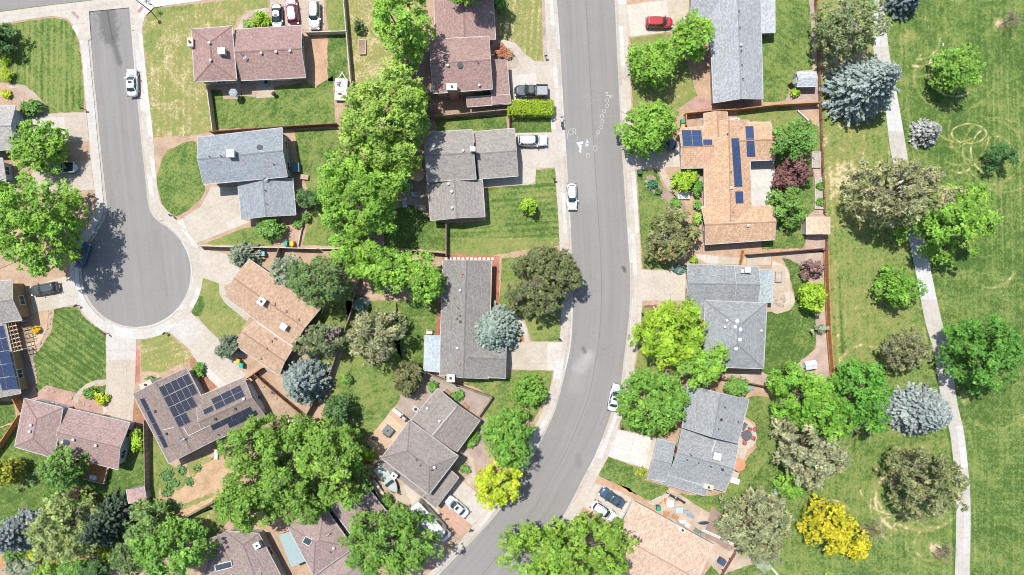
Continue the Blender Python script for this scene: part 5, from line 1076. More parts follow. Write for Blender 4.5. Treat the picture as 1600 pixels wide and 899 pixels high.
T(793, 87, 7, 8, .6, 'purple', 'smaller reddish shrub in the rock bed by the black pickup', group=GS).children[0].color = (.42, .25, .15, 1)
T(668, 170, 9, 14, 1.6, 'purple', 'twiggy tan shrub on the patio under the tall pale tree', group=GS, dens=.6).children[0].color = (.33, .24, .17, 1)
T(1020, 288, 8, 6, .8, 'dark', 'blue-green plant in the snake-shaped bed', group=GS).children[0].color = (.05, .19, .10, 1)
T(1029, 300, 4, 4, .7, 'dark', 'small dark ball plant in the snake-shaped bed', group=GS)
T(1055, 319, 9, 8, .6, 'green', 'low green plants at the lower end of the snake-shaped bed', group=GS)
T(1062, 420, 11, 6, 1, 'sage', 'blue-green low shrub above the driveway of the white-trimmed house', group=GS).children[0].color = (.16, .27, .24, 1)
T(1083, 407, 5, 4, .8, 'lime', 'tiny lime plant above the driveway of the white-trimmed house', group=GS)
T(1001, 738, 9, 6, .7, 'yellowgreen', 'low plants in the ring bed by the garage of the pale grey house', group=GS).children[0].color = (.25, .32, .06, 1)
T(678, 605, 9, 9, 1, 'green', 'green plants in the gravel under the wall heater', group=GS, dens=.7)
T(716, 618, 10, 9, .8, 'green', 'low green plants in the gravel garden corner', group=GS, dens=.6)
T(561, 42, 10, 10, 2.2, 'brownish', 'small twiggy bush on the dry lawn at the top', group=GS, dens=.5).children[0].color = (.10, .16, .05, 1)
T(1244, 144, 6, 7, 1, 'lime', 'lime bush at the corner of the small grey shed', group=GS)
T(1281, 291, 6, 5, .8, 'green', 'green plant at the top of the narrow planter', group=GS); T(1280, 316, 6, 5, .8, 'green', 'green plant at the bottom of the narrow planter', group=GS)
T(1296 - 0, 905, 10, 8, 1.6, 'pale', 'pale low shrub at the bottom edge of the park', group=GS)
T(1192 + 20, 870, 0 + 8, 7, 1.2, 'green', 'small green shrub inside the white edging at the bottom', group=GS)
# clipped hedge: a long rounded box of foliage
def hedge(px0, py0, px1, py1, h, kind, label):
    a, b = W(px0, py0, h * .8), W(px1, py1, h * .8); c = (a + b) / 2; hx, hy = abs(b.x - a.x) / 2, abs(b.y - a.y) / 2; t = thing('clipped_hedge', (c.x, c.y, .125), label, 'hedge'); N = int(hx * hy * 4 * 170)
    P = np.stack([(rng.random(N) * 2 - 1), (rng.random(N) * 2 - 1), rng.random(N)], 1); f = rng.integers(0, 3, N); P[:, 2] = np.where(f < 2, 1 - .05 * rng.random(N), P[:, 2])
    s = np.where(rng.random(N) < .5, -1, 1); P[:, 0] = np.where((f == 2) & (rng.random(N) < .4), s, P[:, 0]); P[:, 1] = np.where((f == 2) & (np.abs(P[:, 0]) < 1), s, P[:, 1])
    e = np.clip(np.maximum(np.abs(P[:, 0]) ** 8, np.abs(P[:, 1]) ** 4), 0, 1); r = P * np.array([hx, hy, h]); r[:, 2] -= e * .22 * (f < 2); r[:, :2] *= (1 + .05 * np.sin(r[:, 0] * 3)[:, None]); r += rng.normal(size=r.shape) * .05
    nr = np.stack([P[:, 0] * (f == 2), P[:, 1] * (f == 2), .8 + 0 * P[:, 0]], 1) + rng.normal(size=P.shape) * .45; wm = rng.random(N) ** 3; k = .75 + .5 * rng.random(N)
    me = leaf_mesh('crown', r, nr, .17 * (.7 + .6 * rng.random(N)), np.stack([k * (1 + wm * .6), k, k], 1), 1.4); o = bpy.data.objects.new('crown', me); COL.objects.link(o); o.parent = t; o.color = (.26, .44, .02, 1)
    st = MB()
    for i in range(7): st.tube([(-hx * .85 + i * hx * .283, 0, -.1), (-hx * .85 + i * hx * .283, .1, h * .9)], [.05, .03], 6)
    st.box((0, 0, h * .5), (hx * 1.7, hy * 1.4, h * .78)); st.build('stem', M['bark'], t)
hedge(795, 157, 866, 180, 2.3, 'hedge', 'long clipped yellow-green hedge under the black pickup')
# nearly leafless young trees
def bare(px, py, r, h, label):
    c = W(px, py, 0); t = thing('bare_tree', (c.x, c.y, .125), label, 'tree'); m = MB(); rr = r / S; P = []
    m.tube([(0, 0, -.1), (.05, 0, h * .5), (.1, .05, h)], [.09, .06, .02], 7)
    for i in range(26):
        z = h * random.uniform(.25, .95); a = random.random() * 6.28; e = Vector((math.cos(a) * rr, math.sin(a) * rr, z + .5)); m.tube([(0, 0, z * .9), e * .5 + Vector((0, 0, z * .5)), e], [.03, .02, .008], 5)
        for k in range(3): q = e * random.uniform(.5, .9); q.z = z + .3; e2 = q + Vector((random.uniform(-.5, .5), random.uniform(-.5, .5), .4)); m.tube([q, e2], [.012, .006], 4); P += [e2, e]
    m.build('trunk', M['bark'], t); P = np.array([tuple(p) for p in P] * 3) + rng.normal(size=(len(P) * 3, 3)) * .12
    me = leaf_mesh('crown', P, rng.normal(size=P.shape) + [0, 0, .6], .1 * (.6 + rng.random(len(P))), np.ones_like(P), 1.5); o = bpy.data.objects.new('crown', me); COL.objects.link(o); o.parent = t; o.color = (.38, .27, .25, 1)
bare(1463, 855, 11, 3.2, 'nearly leafless young tree in the lower park'); bare(1566, 38, 11, 3.2, 'nearly leafless young tree at the upper right of the park')
bare(1350, 848 - 30, 14, 3.6, 'bare grey branches sticking out beside the golden tree')
# ------------------------------------------------------------ vehicles
def wheels(root, xs, hw, r=.33, wd=.22):
    first = None
    for x in xs:
        for s_ in (-1, 1):
            if first is None:
                m = MB(); m.tube([(0, -wd / 2, 0), (0, -wd / 2 + .03, 0), (0, wd / 2 - .03, 0), (0, wd / 2, 0)], [r * .9, r, r, r * .9], 18); o = m.build('wheel', M['rubber'], root)
                m = MB(); m.tube([(0, -wd / 2 - .012, 0), (0, wd / 2 + .012, 0)], [r * .62, r * .62], 14); m.build('rim', M['chrome'], o); o.location = (x, s_ * hw, r); first = o
            else:
                c = copy_tree(first, root); c.location = (x, s_ * hw, r)
def car(kind, px, py, deg, col, label, cat='car', sc=1.0, group='cars parked in the street and on driveways', roofcol=None):
    """deg: heading of the nose in the picture, 0 = right, 90 = up"""
    p = W(px, py, 1.0); t = thing({'sedan': 'parked_car', 'suv': 'parked_suv', 'van': 'parked_minivan', 'pickup': 'pickup_truck', 'wagon': 'parked_car'}[kind], (p.x, p.y, .02 if 868 < px < 990 else .15), label, cat, group, rz=R(deg))
    t.scale = (sc, sc, sc)
    hl = {'sedan': 2.32, 'wagon': 2.3, 'suv': 2.4, 'van': 2.45, 'pickup': 2.8}[kind]; hw = {'sedan': .9, 'wagon': .9, 'suv': .95, 'van': .97, 'pickup': .97}[kind]; up = {'sedan': 0, 'wagon': 0, 'suv': .18, 'van': .12, 'pickup': .2}[kind]
    b = MB(); b.rings([(.22, hl - .12, -hl + .12, hw - .1, 4.2), (.34, hl - .03, -hl + .03, hw - .03, 4.2), (.58 + up, hl, -hl, hw, 4.5), (.76 + up, hl - .06, -hl + .04, hw - .01, 4.4), (.87 + up, hl - .22, -hl + .10, hw - .05, 4.2), (.93 + up, hl - .50, -hl + .22, hw - .13, 4)], n=36)
    body = b.build('body', M['paint'], t, color=col); z0 = .90 + up
    g = {'sedan': ((1.02, -1.62, .80), (.28, -1.02, .62), 1.40), 'wagon': ((.98, -2.0, .80), (.28, -1.72, .64), 1.44), 'suv': ((1.0, -2.2, .86), (.42, -1.98, .70), 1.72), 'van': ((1.35, -2.25, .88), (.55, -2.1, .74), 1.74), 'pickup': ((1.15, -.72, .86), (.55, -.55, .70), 1.76)}[kind]
    (f0, r0, w0), (f1, r1, w1), zr = g
    m = MB(); m.rings([(z0, f0, r0, w0, 4), ((z0 + zr) / 2, (f0 + f1) / 2 + .05, (r0 + r1) / 2 - .03, (w0 + w1) / 2 + .03, 4), (zr - .05, f1, r1, w1, 4)], n=32, smooth=True); cab = m.build('window', M['glass'], t)
    m = MB(); m.rings([(zr - .07, f1 + .03, r1 - .05, w1 + .035, 4), (zr - .02, f1 - .02, r1, w1 + .01, 4), (zr + .02, f1 - .16, r1 + .14, w1 - .12, 4)], n=32); rf = m.build('roof', M['paint'], t, color=roofcol or col)
    for s_ in (-1, 1):
        for A_, B_, w_ in (((f0 - .04, s_ * (w0 - .06), z0), (f1 - .02, s_ * (w1 - .02), zr - .04), .07), ((r0 + .05, s_ * (w0 - .06), z0), (r1 + .04, s_ * (w1 - .02), zr - .04), .12), (((f0 + r0) / 2 - .05, s_ * (w0 + .005), z0), ((f1 + r1) / 2 - .05, s_ * (w1 + .03), zr - .04), .07)):
            m = MB(); m.bar(A_, B_, w_); m.build('pillar', M['paint'], t, color=col)
    for s_ in (-1, 1):
        m = MB(); m.box((f0 - .25, s_ * (hw + .06), z0 + .05), (.16, .2, .13), 0); m.build('mirror', M['paint'], t, color=col)
        m = MB(); m.box((hl - .17, s_ * (hw - .28), .70 + up), (.24, .32, .14), s_ * -.35); m.build('headlight', M['light'], t)
        m = MB(); m.box((-hl + .06, s_ * (hw - .2), .74 + up), (.12, .26, .16), 0); m.build('tail_lamp', M['amber'], t)
    m = MB(); m.box((hl - .02, 0, .42), (.10, hw * 1.3, .14)); m.build('grille', M['dark'], t)
    m = MB(); m.box((-hl + .0, 0, .45), (.06, .5, .12)); m.build('licence_plate', M['white'], t)
    m = MB(); m.box((f0 + .07, .0, z0 + .035), (.12, w0 * 1.5, .03)); m.build('wiper', M['dark'], t)
    if kind == 'sedan':
        m = MB(); m.box(((f1 + r1) / 2 + .25, 0, zr + .022), (.45, .7, .012)); m.build('sunroof', M['glass'], t)
    if kind in ('suv', 'van', 'wagon'):
        m = MB(); [m.bar((f1 - .2, s_ * (w1 - .1), zr + .07), (r1 + .2, s_ * (w1 - .1), zr + .07), .05) for s_ in (-1, 1)]; [m.box((x, s_ * (w1 - .1), zr + .03), (.1, .05, .08)) for s_ in (-1, 1) for x in (f1 - .3, r1 + .3)]; m.build('roof_rack', M['dark'], t)
    if kind == 'pickup':
        m = MB(); z = 1.16
        for s_ in (-1, 1): m.box((-1.75, s_ * (hw - .09), z + .16), (1.98, .12, .46))
        m.box((-2.70, 0, z + .16), (.10, 1.70, .46)); m.box((-.82, 0, z + .16), (.10, 1.70, .46)); m.build('truck_bed', M['paint'], t, color=col)
        m = MB(); m.box((-1.76, 0, 1.15), (1.78, 1.6, .04)); m.build('bed_liner', M['dark'] if roofcol is None else M['tint'], t, color=(.3, .33, .36))
    wheels(t, (hl * .62, -hl * .60), hw - .10, .33 + up * .25)
    return t
car('sedan', 205.5, 129, 92, (.70, .76, .80), 'white sedan parked on the narrow cul-de-sac road', group=None)
car('sedan', 432.5, 27, -88, (.035, .05, .065), 'dark grey car nose-in under the roof edge, left of three on the top driveway')
car('suv', 456, 16, 98, (.42, .035, .10), 'crimson car in the middle of three on the top driveway')
car('suv', 491, 24, -90, (.46, .47, .48), 'silver car, right of three on the top driveway')
car('pickup', 830, 142, 180, (.045, .055, .065), 'black pickup truck with grey open bed on the driveway above the clipped hedge', 'pickup truck', roofcol=(.045, .055, .065))
car('suv', 832, 219.5, 0, (.70, .72, .72), 'white estate car with roof bars backed against the grey-tan house garage', 'car', 1.04)
car('wagon', 894, 307.5, -89, (.74, .79, .82), 'white hatchback parked at the left kerb, facing down the photo', sc=.97)
car('van', 1030, 35, 0, (.45, .04, .045), 'red minivan on the driveway at the top right', 'minivan', .93)
car('sedan', 961, 622, 77, (.68, .72, .74), 'white sedan parked at the right kerb beside the dense dome tree')
car('sedan', 957, 779, 147, (.055, .095, .16), 'blue sedan on the driveway beside the peach tan roof')
car('wagon', 944, 800, -34, (.72, .74, .75), 'white car half under the tree beside the blue sedan', sc=1.02)
car('sedan', 713.5, 792, 140, (.62, .68, .70), 'silver white sedan on the angled driveway near the street bend')
car('wagon', 69, 451.5, 190, (.07, .075, .08), 'black car on the driveway left of the round cul-de-sac', sc=1.03)
car('sedan', 128, 399, 72, (.045, .10, .19), 'dark blue car in the shade of the huge tree on the cul-de-sac', sc=.95)
car('pickup', 94, 262, 180, (.28, .40, .48), 'pale blue pickup truck with dark open bed under the round tree', 'pickup truck', .95)
car('sedan', 1036, 226, 0, (.05, .07, .14), 'dark car mostly hidden under the bright tree on the tan solar house driveway')
# motorhome
p = W(672, 815, 2.0); mh = thing('motorhome', (p.x, p.y, .15), 'white motorhome parked under the broad green tree beside the street bend', 'motorhome', rz=R(-48))
m = MB(); m.rings([(.45, 2.9, -3.9, 1.12, 9), (2.9, 2.9, -3.9, 1.12, 9), (3.0, 2.8, -3.8, 1.04, 8)], n=40, smooth=False); m.build('body', M['white'], mh)
m = MB(); m.rings([(.45, 4.2, 2.8, .98, 5), (1.1, 4.25, 2.8, 1.0, 5), (1.35, 4.0, 2.8, .95, 5)], n=28); m.build('bonnet', M['paint'], mh, color=(.7, .72, .74))
m = MB(); m.rings([(1.3, 3.7, 2.85, .9, 5), (2.1, 3.05, 2.85, .82, 5)], n=28); m.build('windscreen', M['glass'], mh)
for x, y, a in ((1.8, .3, 0), (-.5, -.2, .1), (-2.6, .3, 0)):
    m = MB(); m.box((x, y, 3.06), (.62, .62, .14), a, 0, .85); m.build('roof_vent', M['white'], mh)
m = MB(); m.box((.7, 0, 3.12), (1.0, .75, .28), 0, 0, .85); m.build('air_conditioner', M['tint'], mh, color=(.55, .56, .56))
m = MB(); [m.bar((x, -.4, 3.0), (x, .6, 3.02), .05) for x in (-3.4, -3.2, -3.0)]; m.bar((-3.6, .7, 3.02), (-1.2, .7, 3.02), .05); m.build('ladder_rail', M['chrome'], mh)
m = MB(); m.box((-.6, 1.2, 2.75), (4.8, .14, .16)); m.build('awning', M['dark'], mh)
for x in (-2.5, -.8, 1.2): m = MB(); m.box((x, 1.125, 1.9), (.9, .03, .6)); m.box((x, -1.125, 1.9), (.9, .03, .6)); m.build('window', M['glass'], mh)
wheels(mh, (3.2, -2.2), .92, .4, .26)
# covered boat on its trailer beside the taupe house
p = W(606, 749, .9); bt = thing('covered_boat', (p.x, p.y, .15), 'grey-green covered boat on a trailer squeezed beside the taupe house', 'boat', rz=R(-53))
def hull(mb, z0, z1, L, wd, m=0):
    n = 14; V = []
    for z, k in ((z0, .72), ((z0 + z1) / 2, .95), (z1, 1.0)):
        for s_ in (1, -1):
            for i in range(n): u = i / (n - 1) if s_ > 0 else 1 - i / (n - 1); V.append((-L / 2 + L * u, s_ * wd / 2 * k * (1 - max(0, (u - .55) / .45) ** 2.2 * .97), z))
    F = [(r * 28 + i, r * 28 + (i + 1) % 28, (r + 1) * 28 + (i + 1) % 28, (r + 1) * 28 + i) for r in range(2) for i in range(28)]; mb.add(V, F, m); return V[-28:]
m = MB(); top = hull(m, .4, 1.1, 5.4, 1.9); m.build('hull', M['tint'], bt, color=(.35, .38, .38))
m = MB(); c = [(x * .98, 0, 1.42 - .08 * abs(x) / 2.7) for x, y, z in top]; n = len(top); m.add(top + c, [(i, (i + 1) % n, n + (i + 1) % n, n + i) for i in range(n)]); m.build('cover', M['cloth'], bt, color=(.42, .48, .45))
m = MB(); m.box((.6, 0, 1.52), (.5, 1.5, .10), 0); m.build('windscreen', M['glass'], bt)
m = MB(); m.bar((-2.9, .5, .3), (2.2, .5, .3), .09); m.bar((-2.9, -.5, .3), (2.2, -.5, .3), .09); m.bar((2.2, .5, .3), (3.4, 0, .35), .09); m.bar((2.2, -.5, .3), (3.4, 0, .35), .09); m.build('trailer', M['dark'], bt); wheels(bt, (-.9,), .95, .3, .2)
# folded camper trailer at the top
p = W(533, 140, .9); tr = thing('camper_trailer', (p.x, p.y, .15), 'low white trailer loaded with junk beside the fence at the top', 'trailer', rz=R(88))
m = MB(); m.box((0, 0, .55), (3.6, 2.0, .5)); m.build('body', M['white'], tr)
[MB().box((random.uniform(-1.5, 1.5), random.uniform(-.75, .75), .86 + .003 * i_), (random.uniform(.2, .7), random.uniform(.05, .3), .12), random.random() * 3).build('junk', M['dark'], tr) for i_ in range(13)]
[MB().box((random.uniform(-1.5, 1.5), random.uniform(-.7, .7), .88 + .004 * i_), (random.uniform(.4, .9), random.uniform(.3, .6), .16), random.random() * 3).build('white_box', M['white'], tr) for i_ in range(6)]
m = MB(); m.bar((1.8, .7, .4), (2.9, 0, .4), .09); m.bar((1.8, -.7, .4), (2.9, 0, .4), .09); m.box((2.95, 0, .45), (.2, .12, .12)); m.build('drawbar', M['white'], tr); wheels(tr, (-.3,), 1.05, .3, .18)
# motor scooter / motorcycles
def bike(px, py, deg, col, label, z=.15):
    p = W(px, py, .5); t = thing('motorcycle', (p.x, p.y, z), label, 'motorcycle', rz=R(deg)); m = MB(); m.rings([(.35, .55, -.55, .14, 3), (.6, .6, -.65, .2, 3), (.8, .45, -.2, .18, 3)], n=16); m.build('body', M['paint'], t, color=col)
    m = MB(); m.rings([(.72, -.05, -.75, .15, 3), (.84, -.1, -.72, .16, 3)], n=16); m.build('seat', M['rubber'], t); m = MB(); m.bar((.62, -.38, 1.05), (.62, .38, 1.05), .05); m.bar((.8, 0, .35), (.6, 0, 1.05), .07); [m.box((.66, s_ * .36, 1.14), (.05, .12, .08)) for s_ in (-1, 1)]; m.build('handlebar', M['dark'], t)
    m = MB(); m.ico((.78, 0, .92), .11, 2); m.build('headlight', M['light'], t); m = MB(); m.box((-.8, 0, .95), (.4, .42, .3), 0, 0, .85); m.build('top_box', M['dark'], t)
    for x in (.85, -.65):
        m = MB(); m.tube([(x, -.06, .28), (x, .06, .28)], [.28, .28], 18); o = m.build('wheel', M['rubber'], t); m = MB(); m.tube([(x, -.07, .28), (x, .07, .28)], [.16, .16], 12); m.build('rim', M['chrome'], o)
    return t
bike(878, 190, 93, (.35, .5, .6), 'pale blue motor scooter parked on the left pavement by the street', .06)
bike(1050, 775, 150, (.03, .03, .035), 'black motorcycle, left one of two beside the cluttered yard'); bike(1061, 780, 150, (.05, .05, .06), 'black motorcycle, right one of two beside the cluttered yard')
# ------------------------------------------------------------ fences and walls
def fence(pts, h, mat, label, thick=.06, name='wooden_fence', cat='fence', step=2.4, top=True, z=.12, col=None, seen_top=True):
    P = [W(x, y, h if seen_top else 0) for x, y in pts]; P = [Vector((p.x, p.y, 0)) for p in P]; b = P[0]; t = thing(name, (b.x, b.y, z), label, cat)
    m = MB(); ps = MB(); posts = []
    for a, c in zip(P, P[1:]):
        L = (c - a).length; n = max(1, round(L / step)); d = (c - a) / n
        for i in range(n):
            q0, q1 = a + d * i - b, a + d * (i + 1) - b; posts.append(q0); u = (q1 - q0).normalized(); nb = max(2, int((q1 - q0).length / .3))
            for j in range(nb):   # boards with uneven tops
                x0, x1 = q0.lerp(q1, j / nb), q0.lerp(q1, (j + .93) / nb); hh = h + random.uniform(-.025, .025); ang = math.atan2(u.y, u.x); cc = (x0 + x1) / 2; m.box((cc.x, cc.y, hh / 2), ((x1 - x0).length, thick * .5, hh), ang)
        posts.append(c - b)
    m.build('panel', mat, t, color=col)
    rl = MB()
    for a, c in zip(P, P[1:]):
        for zz in ([h * .93, h * .25] if top else [h * .5]): u = (c - a).normalized(); s_ = Vector((u.y, -u.x, 0)) * thick * .7; rl.bar(a - b + s_ + Vector((0, 0, zz)), c - b + s_ + Vector((0, 0, zz)), .06, .09)
    if top:
        for a, c in zip(P, P[1:]): rl.bar(a - b + Vector((0, 0, h + .04)), c - b + Vector((0, 0, h + .04)), .13, .04)
    rl.build('rail', mat, t, color=col); f = None
    for q in posts:
        if f is None: m = MB(); m.box((0, 0, h / 2), (.11, .11, h + .12)); f = m.build('post', mat, t, color=col); f.location = q
        else: o = f.copy(); COL.objects.link(o); o.parent = t; o.location = q
    return t
def rail_fence(pts, label, h=1.15, rails=3, mat=None, step=2.5):
    mat = mat or M['brownwood']; P = [W(x, y, h) for x, y in pts]; P = [Vector((p.x, p.y, 0)) for p in P]; b = P[0]; t = thing('rail_fence', (b.x, b.y, .12), label, 'fence'); m = MB(); posts = []
    for a, c in zip(P, P[1:]):
        n = max(1, round((c - a).length / step)); d = (c - a) / n; posts += [a + d * i - b for i in range(n)]; u = d.normalized(); s_ = Vector((u.y, -u.x, 0)) * .10
        for i in range(n):
            for k in range(rails): z = Vector((0, 0, h * (k + .85) / rails)); j = random.uniform(-.03, .03); m.bar(a + d * i - b + z + s_ + Vector((j, 0, j)), a + d * (i + 1) - b + z + s_ + Vector((-j, 0, 0)), .07, .14)
    posts.append(P[-1] - b); m.build('rail', mat, t); f = None
    for q in posts:
        if f is None: m = MB(); m.box((0, 0, h / 2 + .05), (.16, .16, h + .15)); f = m.build('post', mat, t); f.location = q
        else: o = f.copy(); COL.objects.link(o); o.parent = t; o.location = q
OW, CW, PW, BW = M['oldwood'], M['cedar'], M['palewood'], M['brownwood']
fence([(323, 134), (332, 203)], 1.7, PW, 'pale green-grey fence left of the back lawn under the dusty red roof')
fence([(328, 206), (380, 202), (440, 198), (525, 193)], 1.8, BW, 'dark brown fence between the dusty red roof lawn and the blue-grey roof', col=None)
fence([(535, -20), (537, 5), (541, 50), (548, 130)], 1.7, PW, 'pale fence beside the dry lawn at the top'); fence([(478, 51), (540, 49)], 1.5, PW, 'pale short fence closing the yard behind the silver car')
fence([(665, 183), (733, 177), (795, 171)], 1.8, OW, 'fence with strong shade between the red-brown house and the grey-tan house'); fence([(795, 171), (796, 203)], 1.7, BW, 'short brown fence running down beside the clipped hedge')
fence([(308, 384), (360, 386), (436, 387), (495, 389)], 1.8, PW, 'pale fence from the cul-de-sac pavement to the coloured bins'); fence([(436, 387), (431, 402)], 1.7, OW, 'short fence turning down by the coloured bins')
fence([(500, 389), (548, 388)], .9, PW, 'low pale edging wall under the shaded lawn')
fence([(560, 429), (550, 483), (532, 533), (512, 593), (495, 620), (476, 652)], 1.8, OW, 'long grey fence curving down from the bright trees to the thicket')
fence([(474, 651), (430, 614), (396, 584)], 1.6, BW, 'dark fence beside the brown solar house climbing to the tan roof'); fence([(407, 577), (386, 592)], 1.7, BW, 'short dark gate fence between tan roof and solar house')
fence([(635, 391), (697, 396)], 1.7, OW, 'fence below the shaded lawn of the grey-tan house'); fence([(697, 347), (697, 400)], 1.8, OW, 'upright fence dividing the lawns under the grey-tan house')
fence([(661, 580), (700, 596), (769, 621), (748, 651)], 1.3, OW, 'low fence around the gravel corner of the taupe house')
fence([(1072, 177), (1110, 173), (1152, 171), (1212, 164), (1282, 160)], 1.8, CW, 'orange-brown fence above the tan solar house'); fence([(1072, 177), (1073, 196)], 1.7, CW, 'short orange fence hiding the bins of the tan solar house')
rail_fence([(1276, -40), (1277, 0), (1281, 80), (1284, 160), (1287, 240), (1291, 332)], 'brown three-rail fence between the back gardens and the park'); rail_fence([(1294, 372), (1295, 390)], 'short piece of rail fence below the tan shed', step=1.5)
fence([(1294, 390), (1296, 460), (1299, 530), (1305, 600)], 1.9, CW, 'solid orange fence between the gravel garden and the park')
fence([(1168, 398), (1220, 394), (1290, 388)], 1.5, BW, 'dark fence below the tan solar house'); fence([(1163, 392), (1158, 416)], 1.6, CW, 'small orange gate above the white-trimmed roof', name='wooden_gate', cat='gate')
fence([(1120, 591), (1160, 597), (1206, 606)], 1.4, BW, 'dark fence between the two grey roofed houses')
fence([(-40, 745), (0, 692), (28, 650)], 1.8, CW, 'orange fence slanting down to the left edge'); fence([(19, 622), (31, 644)], 1.8, CW, 'orange gate fence between solar house and mauve roof', name='wooden_gate', cat='gate')
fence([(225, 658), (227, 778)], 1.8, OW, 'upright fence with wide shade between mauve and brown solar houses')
fence([(262, 824), (367, 767), (380, 758)], 1.7, OW, 'slanting fence below the bare earth yard'); fence([(541, 692), (565, 728), (601, 792)], 1.7, OW, 'fence along the covered boat')
rail_fence([(1120, 912), (1153, 858)], 'brown double rail fence at the bottom beside the grey-olive pine'); fence([(1098, 827), (1122, 838), (1146, 850)], .45, M['white'], 'low white wall beside the cluttered yard', thick=.4, name='low_wall', cat='wall')
fence([(1216, 900), (1200, 882), (1182, 868)], .4, M['white'], 'low white edging at the bottom of the park', thick=.3, name='low_wall', cat='wall')
fence([(466, 384), (474, 345)], .5, PW, 'thin pale edging beside the red toy', name='low_wall', cat='wall')
fence([(1246, 187 - 14), (1264, 190)], .4, M['white'], 'white edging of the small grey pad by the rail fence', name='low_wall', cat='wall')
# ------------------------------------------------------------ small things
def at(px, py, h=0.): p = W(px, py, h); return Vector((p.x, p.y, .14))
def bin_(px, py, col, lid, label, ang=0, group='wheeled bins'):
    t = thing('wheeled_bin', at(px, py, 1.), label, 'bin', group, rz=ang); m = MB(); m.box((0, 0, .52), (.56, .60, .95), math.pi, 0, 1.12); m.build('body', M['tint'], t, color=col)
    m = MB(); m.box((0, .0, 1.03), (.66, .72, .07), 0, 0, .92); m.bar((-.28, .38, 1.0), (.28, .38, 1.0), .05); m.build('lid', M['tint'], t, color=lid); m = MB(); m.tube([(-.3, .32, .1), (.3, .32, .1)], [.1, .1], 10); m.build('wheel', M['rubber'], t)
bin_(446, 381, (.02, .3, .2), (.02, .35, .25), 'teal green wheeled bin beside the yellow one'); bin_(456, 381, (.6, .4, .02), (.7, .45, .03), 'yellow wheeled bin beside the teal one')
bin_(372, 565, (.6, .35, .02), (.75, .42, .03), 'orange-yellow bin at the foot of the tan roof'); bin_(377, 571, (.01, .28, .22), (.01, .38, .30), 'teal bin beside the orange-yellow one at the foot of the tan roof')
bin_(411, 397, (.12, .3, .36), (.2, .42, .5), 'pale blue bin behind the spiky juniper'); bin_(1067, 190, (.02, .25, .16), (.03, .3, .2), 'green bin behind the short orange fence'); bin_(1067, 198, (.5, .25, .05), (.55, .35, .1), 'orange bin behind the short orange fence')
bin_(1029, 795, (.01, .22, .12), (.02, .30, .17), 'green bin in the cluttered yard'); bin_(38, 235, (.03, .05, .03), (.04, .06, .04), 'dark bin beside the round bright tree'); bin_(1000, 269, (.02, .07, .06), (.03, .10, .09), 'dark green bin on the corner of the front lawn beside the snake bed')
bin_(1262, 762 - 40, (.3, .1, .05), (.4, .12, .06), 'brown bin under the grey-olive pine')
def box_thing(name, px, py, d, ang, mat, label, cat, col=(1, 1, 1), z=0, parts=None, hh=.5):
    t = thing(name, at(px, py, hh), label, cat, rz=ang); m = MB(); m.box((0, 0, z + d[2] / 2), d); m.build('body', mat, t, color=col)
    if parts: parts(t)
    return t
def patio_table(px, py, r, label, col=(.1, .11, .12), n=20):
    t = thing('patio_table', at(px, py, .7), label, 'table'); m = MB(); m.tube([(0, 0, .70), (0, 0, .74)], [r, r], n); m.build('tabletop', M['tint'], t, color=col)
    for i in range(4): a = .8 + i * 1.57; m = MB(); m.bar((math.cos(a) * r * .75, math.sin(a) * r * .75, 0), (math.cos(a) * r * .6, math.sin(a) * r * .6, .7), .05); m.build('leg', M['dark'], t)
def chair(px, py, ang, label, col, group='patio chairs'):
    t = thing('patio_chair', at(px, py, .5), label, 'chair', group, rz=R(ang)); m = MB(); m.box((0, 0, .43), (.52, .52, .08)); m.build('seat', M['cloth'], t, color=col); m = MB(); m.box((-.28, 0, .70), (.07, .50, .52)); m.build('backrest', M['cloth'], t, color=col)
    for a in (-1, 1):
        for b in (-1, 1): m = MB(); m.box((a * .23, b * .23, .2), (.04, .04, .42)); m.build('leg', M['dark'], t)
        m = MB(); m.box((-.02, a * .28, .62), (.5, .05, .04)); m.build('armrest', M['dark'], t)
def parasol(px, py, r, h, col, label, mat='cloth', n=8):
    t = thing('parasol', at(px, py, h), label, 'parasol'); m = MB(); V = [(0, 0, h)] + [(math.cos(6.283 * i / n) * r * q, math.sin(6.283 * i / n) * r * q, h - .18 * q ** 1 * r - (.04 if q == 1 else 0)) for q in (.5, 1) for i in range(n)]
    m.add(V, [(0, 1 + i, 1 + (i + 1) % n) for i in range(n)] + [(1 + i, 1 + n + i, 1 + n + (i + 1) % n, 1 + (i + 1) % n) for i in range(n)]); m.add([(V[n + 1 + i][0] * 1.003, V[n + 1 + i][1] * 1.003, V[n + 1 + i][2]) for i in range(n)] + [(V[n + 1 + i][0] * 1.003, V[n + 1 + i][1] * 1.003, V[n + 1 + i][2] - .14) for i in range(n)], [(i, (i + 1) % n, n + (i + 1) % n, n + i) for i in range(n)]); m.build('canopy', M[mat], t, color=col)
    m = MB(); m.tube([(0, 0, 0), (0, 0, h - .02)], [.03, .03], 8); m.build('pole', M['dark'], t); m = MB()
    for i in range(n): m.bar((0, 0, h - .03), (V[n + 1 + i][0] * .97, V[n + 1 + i][1] * .97, V[n + 1 + i][2] - .02), .025)
    m.build('rib', M['dark'], t); m = MB(); m.tube([(0, 0, 0), (0, 0, .09)], [.3, .26], 16); m.build('base', M['dark'], t)
parasol(1155, 727, 1.15, 2.3, (.62, .25, .14), 'orange parasol on the narrow patio of the pale grey house')
parasol(652, 272, 1.25, 2.4, (.62, .42, .25), 'tan parasol on the patio left of the grey-tan roof'); parasol(364, 145, 0 + .75, 2.3, (.30, .33, .36), 'grey parasol below the dusty red roof', n=6)
patio_table(1166.5, 680, .85, 'round dark table on the round patio of the pale grey house')
